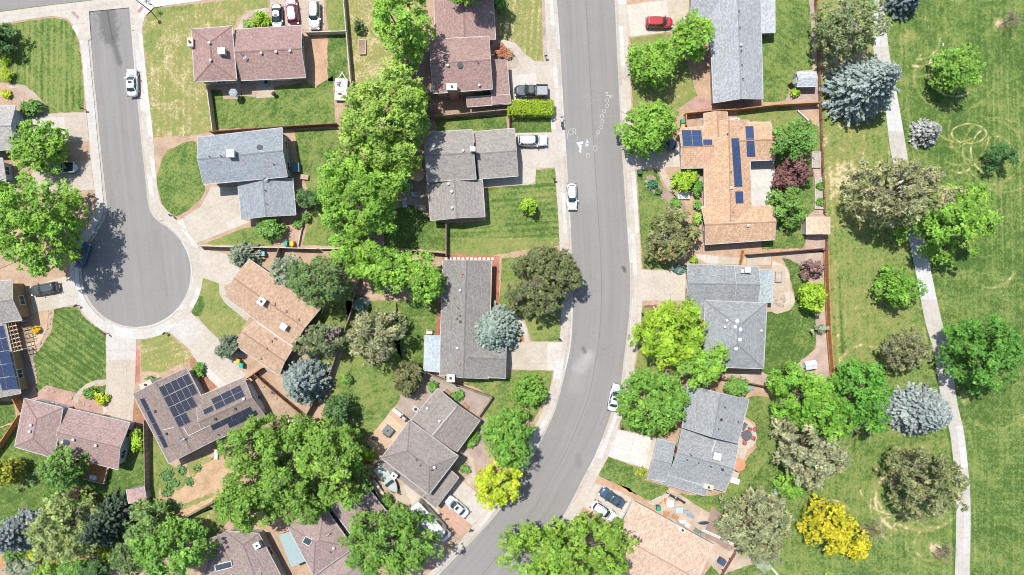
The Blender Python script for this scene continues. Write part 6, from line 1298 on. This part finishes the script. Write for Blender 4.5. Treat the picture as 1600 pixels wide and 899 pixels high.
for i, (x, y, a) in enumerate([(1171, 671, 250), (1158, 678, 0), (1176, 684, 160), (1163, 691, 80), (1179, 671, 215)]): chair(x, y, a, ['top red chair at the round dark table', 'left red chair at the round dark table', 'right red chair at the round dark table', 'lowest red chair at the round dark table', 'red chair standing back from the round dark table, upper right'][i], (.42, .10, .12))
box_thing('lounge_chair', 1163, 667, (.6, 1.3, .4), -.6, M['cloth'], 'grey recliner at the upper end of the round patio', 'lounge chair', (.12, .12, .13)); box_thing('tarp', 1149, 752, (1.5, .9, .3), -.3, M['cloth'], 'pale tarp-covered box at the end of the narrow patio', 'box', (.65, .68, .75))
# tables and seats on the orange patio
t = thing('patio_sofa', at(606, 673, .4), 'grey patio sofa and low table on the orange patio', 'sofa', rz=R(-40)); m = MB(); m.box((0, 0, .22), (1.5, 1.5, .34)); m.build('seat', M['cloth'], t, color=(.16, .19, .19)); m = MB(); m.box((.78, 0, .42), (.16, 1.5, .7)); m.box((0.2, -.78, .42), (1.0, .14, .5)); m.build('backrest', M['tint'], t, color=(.10, .10, .09)); m = MB(); m.box((0, 0, .44), (.25, .25, .12)); m.build('cushion', M['dark'], t)
box_thing('bench', 622, 645, (1.9, .6, .5), R(-37), M['white'], 'long white bench at the top of the orange patio', 'bench', parts=lambda t: MB().box((0, .3, .7), (1.9, .08, .45)).build('backrest', M['white'], t))
def kettle(px, py, label): t = thing('kettle_grill', at(px, py, .8), label, 'grill'); m = MB(); m.ico((0, 0, .82), .38, 2, (1, 1, .75), 0, 0, True); m.build('bowl', M['dark'], t); [MB().bar((math.cos(i * 2.1) * .32, math.sin(i * 2.1) * .32, 0), (math.cos(i * 2.1) * .15, math.sin(i * 2.1) * .15, .7), .035).build('leg', M['chrome'], t) for i in range(3)]; MB().box((0, 0, 1.14), (.14, .05, .06)).build('handle', M['cedar'], t)
kettle(585, 685, 'round black grill on the corner of the orange patio'); kettle(576, 700, 'second dark round grill beside the acid green bush'); kettle(428, 147, 'small dark grill at the corner of the pale patio slab')
box_thing('barbecue', 632, 653, (1.3, .6, 1.), R(-37), M['dark'], 'dark barbecue cart beside the long white bench', 'barbecue', parts=lambda t: MB().box((0, 0, 1.08), (.8, .55, .16), 0, 0, .8).build('hood', M['chrome'], t))
box_thing('heat_pump', 650, 639, (.8, .75, .7), R(-37), M['white'], 'white heat pump by the wall of the taupe house', 'heat pump', parts=lambda t: MB().tube([(0, 0, .69), (0, 0, .73)], [.3, .3], 16).build('fan', M['dark'], t))
box_thing('wall_heater', 1146, 190, (1.6, .9, 1.0), 0, M['white'], 'white cooling unit at the top of the tan solar house', 'cooling unit', parts=lambda t: MB().box((.3, 0, 1.02), (.5, .5, .05)).build('fan', M['dark'], t))
# red barrel, trailers, planters
t = thing('barrel', at(575, 728, .9), 'red barrel in the gap beside the covered boat', 'barrel'); MB().tube([(0, 0, 0), (0, 0, .3), (0, 0, .6), (0, 0, .9)], [.42, .45, .45, .42], 18).build('body', M['tint'], t, color=(.5, .03, .03)); MB().tube([(0, 0, .9), (0, 0, .93)], [.40, .40], 18).build('lid', M['tint'], t, color=(.55, .1, .08))
t = thing('utility_trailer', at(590, 763, .6), 'long wooden flatbed trailer beside the fence by the boat', 'trailer', rz=R(-56)); m = MB(); m.box((0, 0, .45), (3.2, .95, .08)); m.build('bed', M['palewood'], t); m = MB(); [m.box((0, s_ * .5, .58), (3.2, .05, .22)) for s_ in (-1, 1)]; m.bar((1.6, 0, .4), (2.6, 0, .4), .08); m.build('frame', M['dark'], t); wheels(t, (-.2,), .6, .25, .16)
t = thing('covered_cart', at(613, 764, .6), 'small dark covered cart behind the boat', 'cart', rz=R(-50)); MB().rings([(.2, .65, -.65, .42, 3), (.7, .6, -.6, .4, 3), (.85, .4, -.4, .25, 3)], n=18).build('cover', M['cloth'], t, color=(.13, .15, .18)); wheels(t, (.3,), .4, .18, .1)
def planter(px, py, L, Wd, ang, label, mat=None, soil='mulch'):
    t = thing('planter_box', at(px, py, .3), label, 'planter', rz=R(ang)); m = MB(); [m.box((0, s_ * (Wd / 2), .2), (L + .08, .08, .4)) for s_ in (-1, 1)]; [m.box((s_ * (L / 2), 0, .2), (.08, Wd - .09, .4)) for s_ in (-1, 1)]; m.build('frame', mat or M['palewood'], t); m = MB(); m.box((0, 0, .17), (L - .09, Wd - .09, .3)); m.build('soil', M[soil], t)
planter(566.5, 74, 2.4, 1.1, 92, 'brown planter box on the dry lawn at the top'); planter(1280, 302, 5.2, 1.5, 90, 'long planter box against the rail fence', M['palewood'], 'gravel'); planter(1216, 433, 1.7, 1.0, 88, 'small stone planter on the paved circle', M['stone'], 'gravel')
for i, a in enumerate([(700, 613, 1.0, .5, -45), (728, 634, 1.0, .5, -45)]): planter(*a, ['upper wooden planter in the gravel corner', 'lower wooden planter in the gravel corner'][i], M['cedar'])
planter(1275, 250, 2.6, 1.4, 90, 'square gravel planter beside the purple tree', M['palewood'], 'gravel')
# sheds
def shed(px, py, L, Wd, h, ang, roofcol, label, wallcol=(.45, .42, .4), door=True):
    c = at(px, py, h); t = thing('garden_shed', c, label, 'shed', rz=R(ang)); m = MB(); m.box((0, 0, h * .4), (L - .3, Wd - .3, h * .8)); 
    for s_ in (-1, 1): m.add([(s_ * (L - .3) / 2, -(Wd - .3) / 2, h * .8), (s_ * (L - .3) / 2, (Wd - .3) / 2, h * .8), (s_ * (L - .3) / 2, 0, h - .08)], [(0, 1, 2)])
    m.build('wall', M['siding'], t, color=wallcol); m = MB(); e = h * .78
    for s_ in (-1, 1):
        P = [(-L / 2, s_ * Wd / 2, e), (L / 2, s_ * Wd / 2, e), (L / 2, 0, h), (-L / 2, 0, h)]; P = P if s_ < 0 else P[::-1]; m.add(P, [(0, 1, 2, 3)], 0, [[(p[0], p[1]) for p in P]]); m.add([(x, y, z - .07) for x, y, z in P], [(3, 2, 1, 0)])
    rf = m.build('roof', M['shingle'], t, color=roofcol); m = MB(); [m.bar((-L / 2, s_ * (Wd / 2 + .03), e - .03), (L / 2, s_ * (Wd / 2 + .03), e - .03), .05, .09) for s_ in (-1, 1)]; m.build('trim', M['white'], rf)
    m = MB(); m.box((-L / 2 + .13, 0, h * .36), (.05, .9, h * .66)); m.build('door', M['white'], t)
    return t
sh = shed(1262, 123, 3.3, 2.4, 2.5, 1, (.42, .44, .46), 'small grey shed with its door swung open by the rail fence', (.28, .34, .42)); m = MB(); m.box((-2.1, -.75, .9), (1.0, .06, 1.7), -.9); m.build('open_door', M['dark'], sh)
shed(1280, 352.5, 2.9, 3.9, 2.6, 90, (.60, .42, .30), 'tan roofed shed standing in the rail fence line', (.5, .45, .4)); shed(211, 775, 2.4, 3.0, 2.5, 100, (.42, .29, .28), 'small mauve roofed shed beside the upright fence', (.34, .36, .4))
shed(1268, 571, 1.9, 1.3, 1.7, 10, (.62, .66, .70), 'pale blue metal shed by the lower end of the orange fence', (.55, .6, .68))
# metal awning between the bottom houses
t = thing('metal_awning', at(457, 857, 2.4), 'grey-green metal roof between the two bottom houses', 'awning', rz=R(-68)); m = MB()
for i in range(12): m.box((-2.6 + i * .46, 0, 2.45), (.44, 2.5, .05)); m.box((-2.6 + i * .46 + .22, 0, 2.49), (.04, 2.5, .06))
m.build('sheet', M['metalroof'], t, color=(.34, .43, .42)); [MB().box((x, y, 1.2), (.09, .09, 2.4)).build('post', M['white'], t) for x in (-2.5, 2.4) for y in (-1.1, 1.1)]
# pergola at the left edge
t = thing('pergola', at(20, 527, 2.5), 'white slatted pergola beside the blue solar panels', 'pergola', rz=R(-76)); m = MB(); [m.box((-2.4 + i * .68, 0, 2.5), (.09, 2.5, .14)) for i in range(8)]; m.build('beam', M['white'], t); m = MB(); [m.box((0, -1.15 + i * .57, 2.62), (5.0, .07, .09)) for i in range(5)]; m.build('slat', M['cedar'], t); [MB().box((x, y, 1.2), (.12, .12, 2.4)).build('post', M['white'], t) for x in (-2.35, 2.3) for y in (-1.1, 1.1)]
t = thing('patio_bench', at(45, 519, .4), 'dark grid bench frame on the peach terrace', 'bench', rz=R(-76)); m = MB(); [m.box((-1.6 + i * .4, 0, .42), (.05, 1.5, .05)) for i in range(9)]; m.box((0, .7, .42), (3.3, .06, .06)); m.box((0, -.7, .42), (3.3, .06, .06)); m.build('frame', M['oldwood'], t)
# raised deck and hut on the solar house side
t = thing('wooden_deck', at(152, 738, .6), 'small wooden deck behind the mauve roofed house', 'deck', rz=R(-14)); m = MB(); [m.box((0, -1.3 + i * .15, .55), (3.6, .14, .05)) for i in range(18)]; m.build('board', M['cedar'], t); m = MB(); m.box((0, -1.4, 1.1), (3.6, .06, .08)); m.box((1.8, 0, 1.1), (.06, 2.8, .08)); [m.box((-1.8 + i * .3, -1.4, .8), (.04, .04, .6)) for i in range(13)]; m.build('railing', M['white'], t); [MB().box((x, y, .26), (.12, .12, .55)).build('post', M['cedar'], t) for x in (-1.7, 1.7) for y in (-1.3, 1.2)]
box_thing('table', 148, 745, (1.1, .7, .35), R(-14), M['white'], 'white box seat on the small wooden deck', 'table', z=.6)
# front lawn furniture and clutter
t = thing('white_shade_sail', at(1174, 768, 1.2), 'white triangular shade sail beside the grey-olive pine', 'shade sail'); z = 1.2; m = MB(); m.add([(-.2, .9, 1.3), (-.9, -.5, 1.0), (.95, -.55, 1.0), (-.2, .9, 1.26), (-.9, -.5, .96), (.95, -.55, .96)], [(0, 1, 2), (5, 4, 3), (0, 3, 4, 1), (1, 4, 5, 2), (2, 5, 3, 0)]); m.build('sail', M['white'], t); [MB().bar((x, y, 0), (x, y, zz), .05).build('pole', M['dark'], t) for x, y, zz in ((-.2, .9, 1.3), (-.9, -.5, 1.0), (.95, -.55, 1.0))]
random.seed(5)
clut = [('tarp', 1037.5, 784, (1.3, .9, .5), (.75, .18, .04), 'bright orange tarp heap in the cluttered yard'), ('crate', 1047, 787, (1.2, 1.1, .6), (.75, .75, .72), 'white crate beside the orange tarp'), ('wooden_pallet', 1041, 803, (1.0, .9, .25), (.5, .26, .08), 'left orange wooden pallet in the cluttered yard'),
        ('wooden_pallet', 1055, 808, (1.1, .8, .25), (.5, .26, .08), 'right orange wooden pallet in the cluttered yard'), ('crate', 1061, 797, (1.2, .9, .6), (.5, .56, .62), 'pale blue grey crate in the middle of the cluttered yard'), ('metal_box', 1072, 800, (.9, .5, .5), (.35, .38, .42), 'dented grey box in the cluttered yard'),
        ('metal_box', 1079, 806, (1.1, .5, .4), (.25, .33, .45), 'blue grey box near the wheelbarrow'), ('crate', 1066, 815, (1.1, .5, .4), (.72, .72, .7), 'long white crate in the cluttered yard'), ('crate', 1074, 820, (.8, .7, .4), (.62, .62, .6), 'square pale crate at the lower side of the cluttered yard'),
        ('bench', 1089, 830, (1.1, .6, .5), (.13, .2, .16), 'dark green bench near the peach roof corner'), ('box', 1098, 835, (.8, .6, .5), (.3, .3, .3), 'grey box right of the dark green bench'), ('canoe', 1100, 817, (2.3, .8, .45), (.26, .28, .33), 'dark blue grey canoe against the white wall'),
        ('dark_box', 1128, 878, (1.1, 1.0, .8), (.06, .09, .16), 'dark navy box at the foot of the rail fence'), ('toy_table', 470, 356, (.8, .5, .4), (.6, .15, .15), 'red and white toy beside the lawn edging'), ('storage_box', 632, 323 - 5, (.6, 1.3, .5), (.5, .55, .58), 'pale storage box under the trees left of the grey-tan house'),
        ('bench', 660, 326, (1.2, .7, .5), (.62, .56, .45), 'cream bench below the patio of the grey-tan house'), ('lounge_chair', 648, 305, (1.3, .7, .4), (.4, .42, .42), 'grey sun lounger on the shaded patio'), ('storage_box', 638, 293, (.6, 1.2, .7), (.45, .55, .62), 'white-blue cabinet on the shaded patio'),
        ('bench', 671, 519, (1.0, .7, .5), (.65, .6, .55), 'pale steps above the metal patio cover'), ('table', 441, 265 + 5, (1.0, 1.2, .6), (.12, .3, .36), 'blue-green table beside the blue-grey house'), ('table', 476, 277, (1.3, .8, .5), (.5, .35, .28), 'pinkish table with dark things on the small pad'),
        ('playhouse', 462, 262, (1.2, 1.5, 1.0), (.10, .22, .28), 'blue-green playhouse against the wall of the blue-grey house'), ('hot_tub', 416, 129, (.9, .9, .7), (.2, .4, .42), 'round pale teal tub under the eave of the dusty red roof'), ('garden_pot', 405, 618 + 3, (.5, .5, .7), (.05, .3, .33), 'teal pot in the shade beside the brown solar house'),
        ('box', 428, 613, (.7, .5, .4), (.08, .08, .09), 'black and white clutter on the rocks by the dark fence'), ('debris_pile', 455, 662, (2.4, 1.8, .3), (.75, .74, .72), 'heap of white broken stone at the end of the dark fence'), ('lounge_chair', 338, 710, (.6, 1.7, .4), (.62, .58, .55), 'white lounger frame at the edge of the thicket'),
        ('white_stone', 1474, 70, (.6, .5, .3), (.7, .7, .68), 'white stone on the upper park lawn'), ('patio_mat', 1171, 621 - 15, (1.2, .9, .06), (.3, .32, .35), 'grey mat between the grey houses'), ('tool_box', 1213, 768, (.7, .9, .4), (.4, .48, .55), 'pale blue box at the corner by the bright shrub')]
for nm, x, y, d, c, lb in clut:
    t = thing(nm, at(x, y, d[2]), lb, nm.replace('_', ' '), rz=R(random.choice([-28, -33, 4, 2]) if x > 1000 else random.uniform(-8, 8)))
    if nm in ('debris_pile', 'tarp', 'white_stone'):
        m = MB(); [m.ico((random.uniform(-.42, .42) * d[0], random.uniform(-.42, .42) * d[1], d[2] * .3), random.uniform(.12, .24) * min(d[0], 1.4), 1, (1, 1, .8), .25) for _ in range(18 if nm == 'debris_pile' else 5)]; m.build('heap', M['tint'], t, color=c)
    elif nm == 'canoe': m = MB(); m.rings([(0, d[0] * .45, -d[0] * .45, d[1] * .3, 1.6), (d[2], d[0] / 2, -d[0] / 2, d[1] / 2, 1.6)], n=20); m.build('hull', M['tint'], t, color=c); m = MB(); m.rings([(d[2] + .005, d[0] * .42, -d[0] * .42, d[1] * .36, 1.6), (d[2] + .01, d[0] * .42, -d[0] * .42, d[1] * .36, 1.6)], n=20); m.build('inside', M['dark'], t)
    elif nm in ('hot_tub', 'garden_pot'): m = MB(); m.tube([(0, 0, 0), (0, 0, d[2])], [d[0] * .42, d[0] * .5], 18); m.build('shell', M['tint'], t, color=c); m = MB(); m.tube([(0, 0, d[2] + .004), (0, 0, d[2] + .02)], [d[0] * .36, d[0] * .36], 18); m.build('inside', M['dark'], t)
    elif nm in ('bench', 'table', 'toy_table', 'lounge_chair'):
        m = MB(); n = 5; [m.box((0, -d[1] / 2 + (i + .5) * d[1] / n, d[2] - .03), (d[0], d[1] / n - .03, .05)) for i in range(n)]; m.build('top', M['tint'], t, color=c); [MB().box((a * d[0] * .43, b * d[1] * .4, d[2] / 2 - .04), (.06, .06, d[2] - .04)).build('leg', M['dark'], t) for a in (-1, 1) for b in (-1, 1)]
        if nm != 'table': MB().box((0, d[1] / 2 + .02, d[2] + .2), (d[0], .05, .4)).build('backrest', M['tint'], t, color=c)
    elif nm == 'wooden_pallet': m = MB(); [m.box((0, -d[1] / 2 + (i + .5) * d[1] / 7, d[2]), (d[0], d[1] / 7 - .04, .03)) for i in range(7)]; [m.box((x_ * d[0] * .42, 0, d[2] / 2), (.09, d[1], d[2] - .03)) for x_ in (-1, 0, 1)]; m.build('board', M['cedar'], t)
    else:
        m = MB(); m.box((0, 0, d[2] / 2), d); m.build('body', M['tint'], t, color=c); m = MB(); m.box((0, 0, d[2] + .02), (d[0] + .06, d[1] + .06, .05)); m.build('lid', M['tint'], t, color=tuple(q * .8 for q in c))
# boulders and edging stones
ORD = 'topmost,second,third,fourth,fifth,sixth,seventh,eighth,ninth,tenth,eleventh,twelfth,thirteenth,fourteenth,fifteenth,sixteenth'.split(',')
def rocks(pts, r, kind_, where, group, name='boulder', sq=.6):
    for i, (x, y) in enumerate(sorted(pts, key=lambda q: q[1])):
        m = MB(); m.ico((0, 0, .0), r * random.uniform(.7, 1.25), 2, (1, random.uniform(.7, 1), sq), .14); o = m.build(name, M['stone']); o.location = at(x, y); o.rotation_euler.z = random.random() * 6
        prop(o, (f'topmost {kind_} {where}' if i == 0 else f'{ORD[i]} {kind_} from the top {where}'), 'stone', group)
rocks([(1208 + 5 * math.cos(i) * 1.6 + 8, 470 + 5 * math.sin(i * 1.7) * 1.5) for i in range(9)], .38, 'grey boulder', 'of the fire ring on the paved circle', 'boulders of the fire ring on the paved circle')
rocks([(52, 562), (54, 570), (56, 577), (57, 584), (58, 591), (58.5, 598), (57, 605)], .26, 'pale edging stone', 'between dark terrace and striped lawn', 'edging stones by the striped lawn', 'edging_stone')
rocks([(79, 489), (80, 498), (78, 506), (75, 514), (70, 522), (64, 536)], .28, 'pale edging stone', 'along the peach terrace', 'edging stones around the peach terrace', 'edging_stone')
rocks([(1012, 278), (1009, 284), (1010, 291), (1015, 297), (1022, 302), (1029, 306), (1035, 311), (1040, 317), (1044, 325), (1046, 331), (1052, 300), (1060, 306), (1066, 313), (1069, 322), (1065, 330)], .22, 'tan edging stone', 'of the snake-shaped bed', 'edging stones of the snake-shaped bed', 'edging_stone')
rocks([(1566, 438), (1565, 444), (1569, 450), (1564, 456), (1567, 462), (1568, 468)], .16, 'white marker stone', 'in the row on the right park lawn', 'row of white marker stones in the park', 'marker_stone')
rocks([(410, 592), (415, 598), (420, 603), (424, 609), (412, 604), (432, 622), (437, 630), (442, 637), (446, 643)], .3, 'tan rock', 'between dark fence and brown solar house', 'rocks beside the dark fence')
rocks([(70, 606), (76, 609), (84, 612), (92, 614), (112, 622), (124, 628), (132, 632), (140, 634)], .26, 'reddish rock', 'in the bed above the mauve roof', 'rocks above the mauve roof')
rocks([(105, 438), (144, 506), (146, 541), (113, 480)], .2, 'small white stone', 'on the striped lawn near the pavement', 'white stones on the striped lawn')
f_ = None
for i in range(12):
    m = MB(); m.box((0, 0, .0), (.42, .36, .06), random.uniform(-.1, .1)); o = m.build('stepping_stone', M['white']); o.location = at(697 + i * 6.6, 404.5 + random.uniform(-.4, .4)) + Vector((0, 0, .03)); prop(o, f'{"leftmost" if i == 0 else ORD[i]} white stepping stone{"" if i == 0 else " from the left"} above the long grey roof', 'paving stone', 'white stepping stones above the long grey roof')
# mailboxes
def mailbox(px, py, ang, label):
    t = thing('mailbox', at(px, py, 1.0), label, 'mailbox', 'mailboxes along the pavements', rz=R(ang)); MB().box((0, 0, .5), (.1, .1, 1.0)).build('post', M['oldwood'], t); m = MB(); m.box((0, 0, 1.1), (.5, .24, .16)); m.tube([(-.25, 0, 1.18), (.25, 0, 1.18)], [.12, .12], 12); m.build('box', M['dark'], t); MB().box((0, .14, 1.2), (.05, .02, .2)).build('flag', M['amber'], t)
for a in [(853, 88, 0, 'mailbox on the gravel strip above the black pickup driveway'), (866, 280, 0, 'mailbox at the corner of the lawn facing the white hatchback'), (874, 530, 0, 'mailbox beside the driveway of the long grey house'), (119, 478, 30, 'white mailbox on the pavement by the black car'), (257, 521, 40, 'mailbox on the pavement above the dry lawn wedge'),
          (165, 522, -40, 'mailbox at the tip of the striped lawn'), (267, 337, -30, 'mailbox at the lower tip of the oval lawn'), (129, 170, 0, 'mailbox among bins at the striped lawn corner'), (735, 829, 40, 'mailbox on the white slab beside the brick driveway'), (971, 669, 20, 'mailbox beside the dense dome tree'), (1004, 490, 0, 'mailbox above the yellow-lime tree'), (144, 307, 0, 'mailbox beneath the pale blue pickup driveway')]: mailbox(*a)
# street-name sign and lamp post at the top left corner
t = thing('street_lamp', at(236, 18), 'tall thin street lamp at the corner of the dry lawn, top left', 'street lamp'); MB().tube([(0, 0, 0), (0, 0, 5.6)], [.09, .06], 10).build('pole', M['dark'], t); m = MB(); m.tube([(0, 0, 5.5), (0, 0, 5.62), (0, 0, 5.9), (0, 0, 6.0)], [.14, .34, .24, .05], 14); m.build('lamp_head', M['white'], t)
t = thing('street_sign', at(244, 13), 'crossed street sign post on the pavement corner beside the lamp', 'street sign'); MB().tube([(0, 0, 0), (0, 0, 2.9)], [.035, .035], 8).build('pole', M['chrome'], t); MB().box((0, 0, 2.75), (1.0, .03, .2), .05).build('sign_blade', M['tint'], t, color=(.02, .18, .08)); MB().box((0, 0, 2.98), (.03, 1.0, .2), .05).build('sign_blade', M['tint'], t, color=(.02, .18, .08)); MB().box((.25, -.3, 2.2), (.55, .03, .5), -.15).build('stop_plate', M['tint'], t, color=(.4, .03, .03))
# storm drain grates in the cul-de-sac kerb
for i, (x, y) in enumerate([(283, 364), (290, 375)]):
    t = thing('storm_drain', W(x, y, .06) , ['upper dark drain grate in the cul-de-sac kerb', 'lower dark drain grate in the cul-de-sac kerb'][i], 'drain', rz=R(-55)); MB().box((0, 0, .0), (1.2, .42, .02)).build('grate', M['dark'], t); m = MB(); [m.box((-.5 + k * .2, 0, .02), (.05, .4, .02)) for k in range(6)]; m.build('bar', M['chrome'], t)
t = thing('garden_bench', at(1068, 306, .4), 'white slatted bench by the yellow-green bush', 'bench'); m = MB(); [m.box((0, -.5 + i * .25, .42), (2.0, .2, .05)) for i in range(5)]; m.build('seat', M['white'], t); [MB().box((x, y, .2), (.07, .07, .4)).build('leg', M['white'], t) for x in (-.9, .9) for y in (-.45, .45)]; MB().box((0, .6, .65), (2.0, .06, .4)).build('backrest', M['white'], t)

for i, (x, y) in enumerate([(262, 742), (270, 757), (283, 733), (262, 770), (310, 731), (296, 752), (275, 790)]):
    r_ = [13, 10, 8, 9, 6, 7, 11][i]; g_ = tree(x, y, r_, r_ * .8, random.uniform(.15, .3), 'green', ['largest', 'second largest', 'upper', 'left', 'rightmost', 'middle', 'lowest'][i] + ' low weed patch on the bare earth yard', 'weeds', 'weed_patch', 'weed patches on the bare earth yard', dens=.3); g_.children[0].color = (.13, .25, .09, 1)
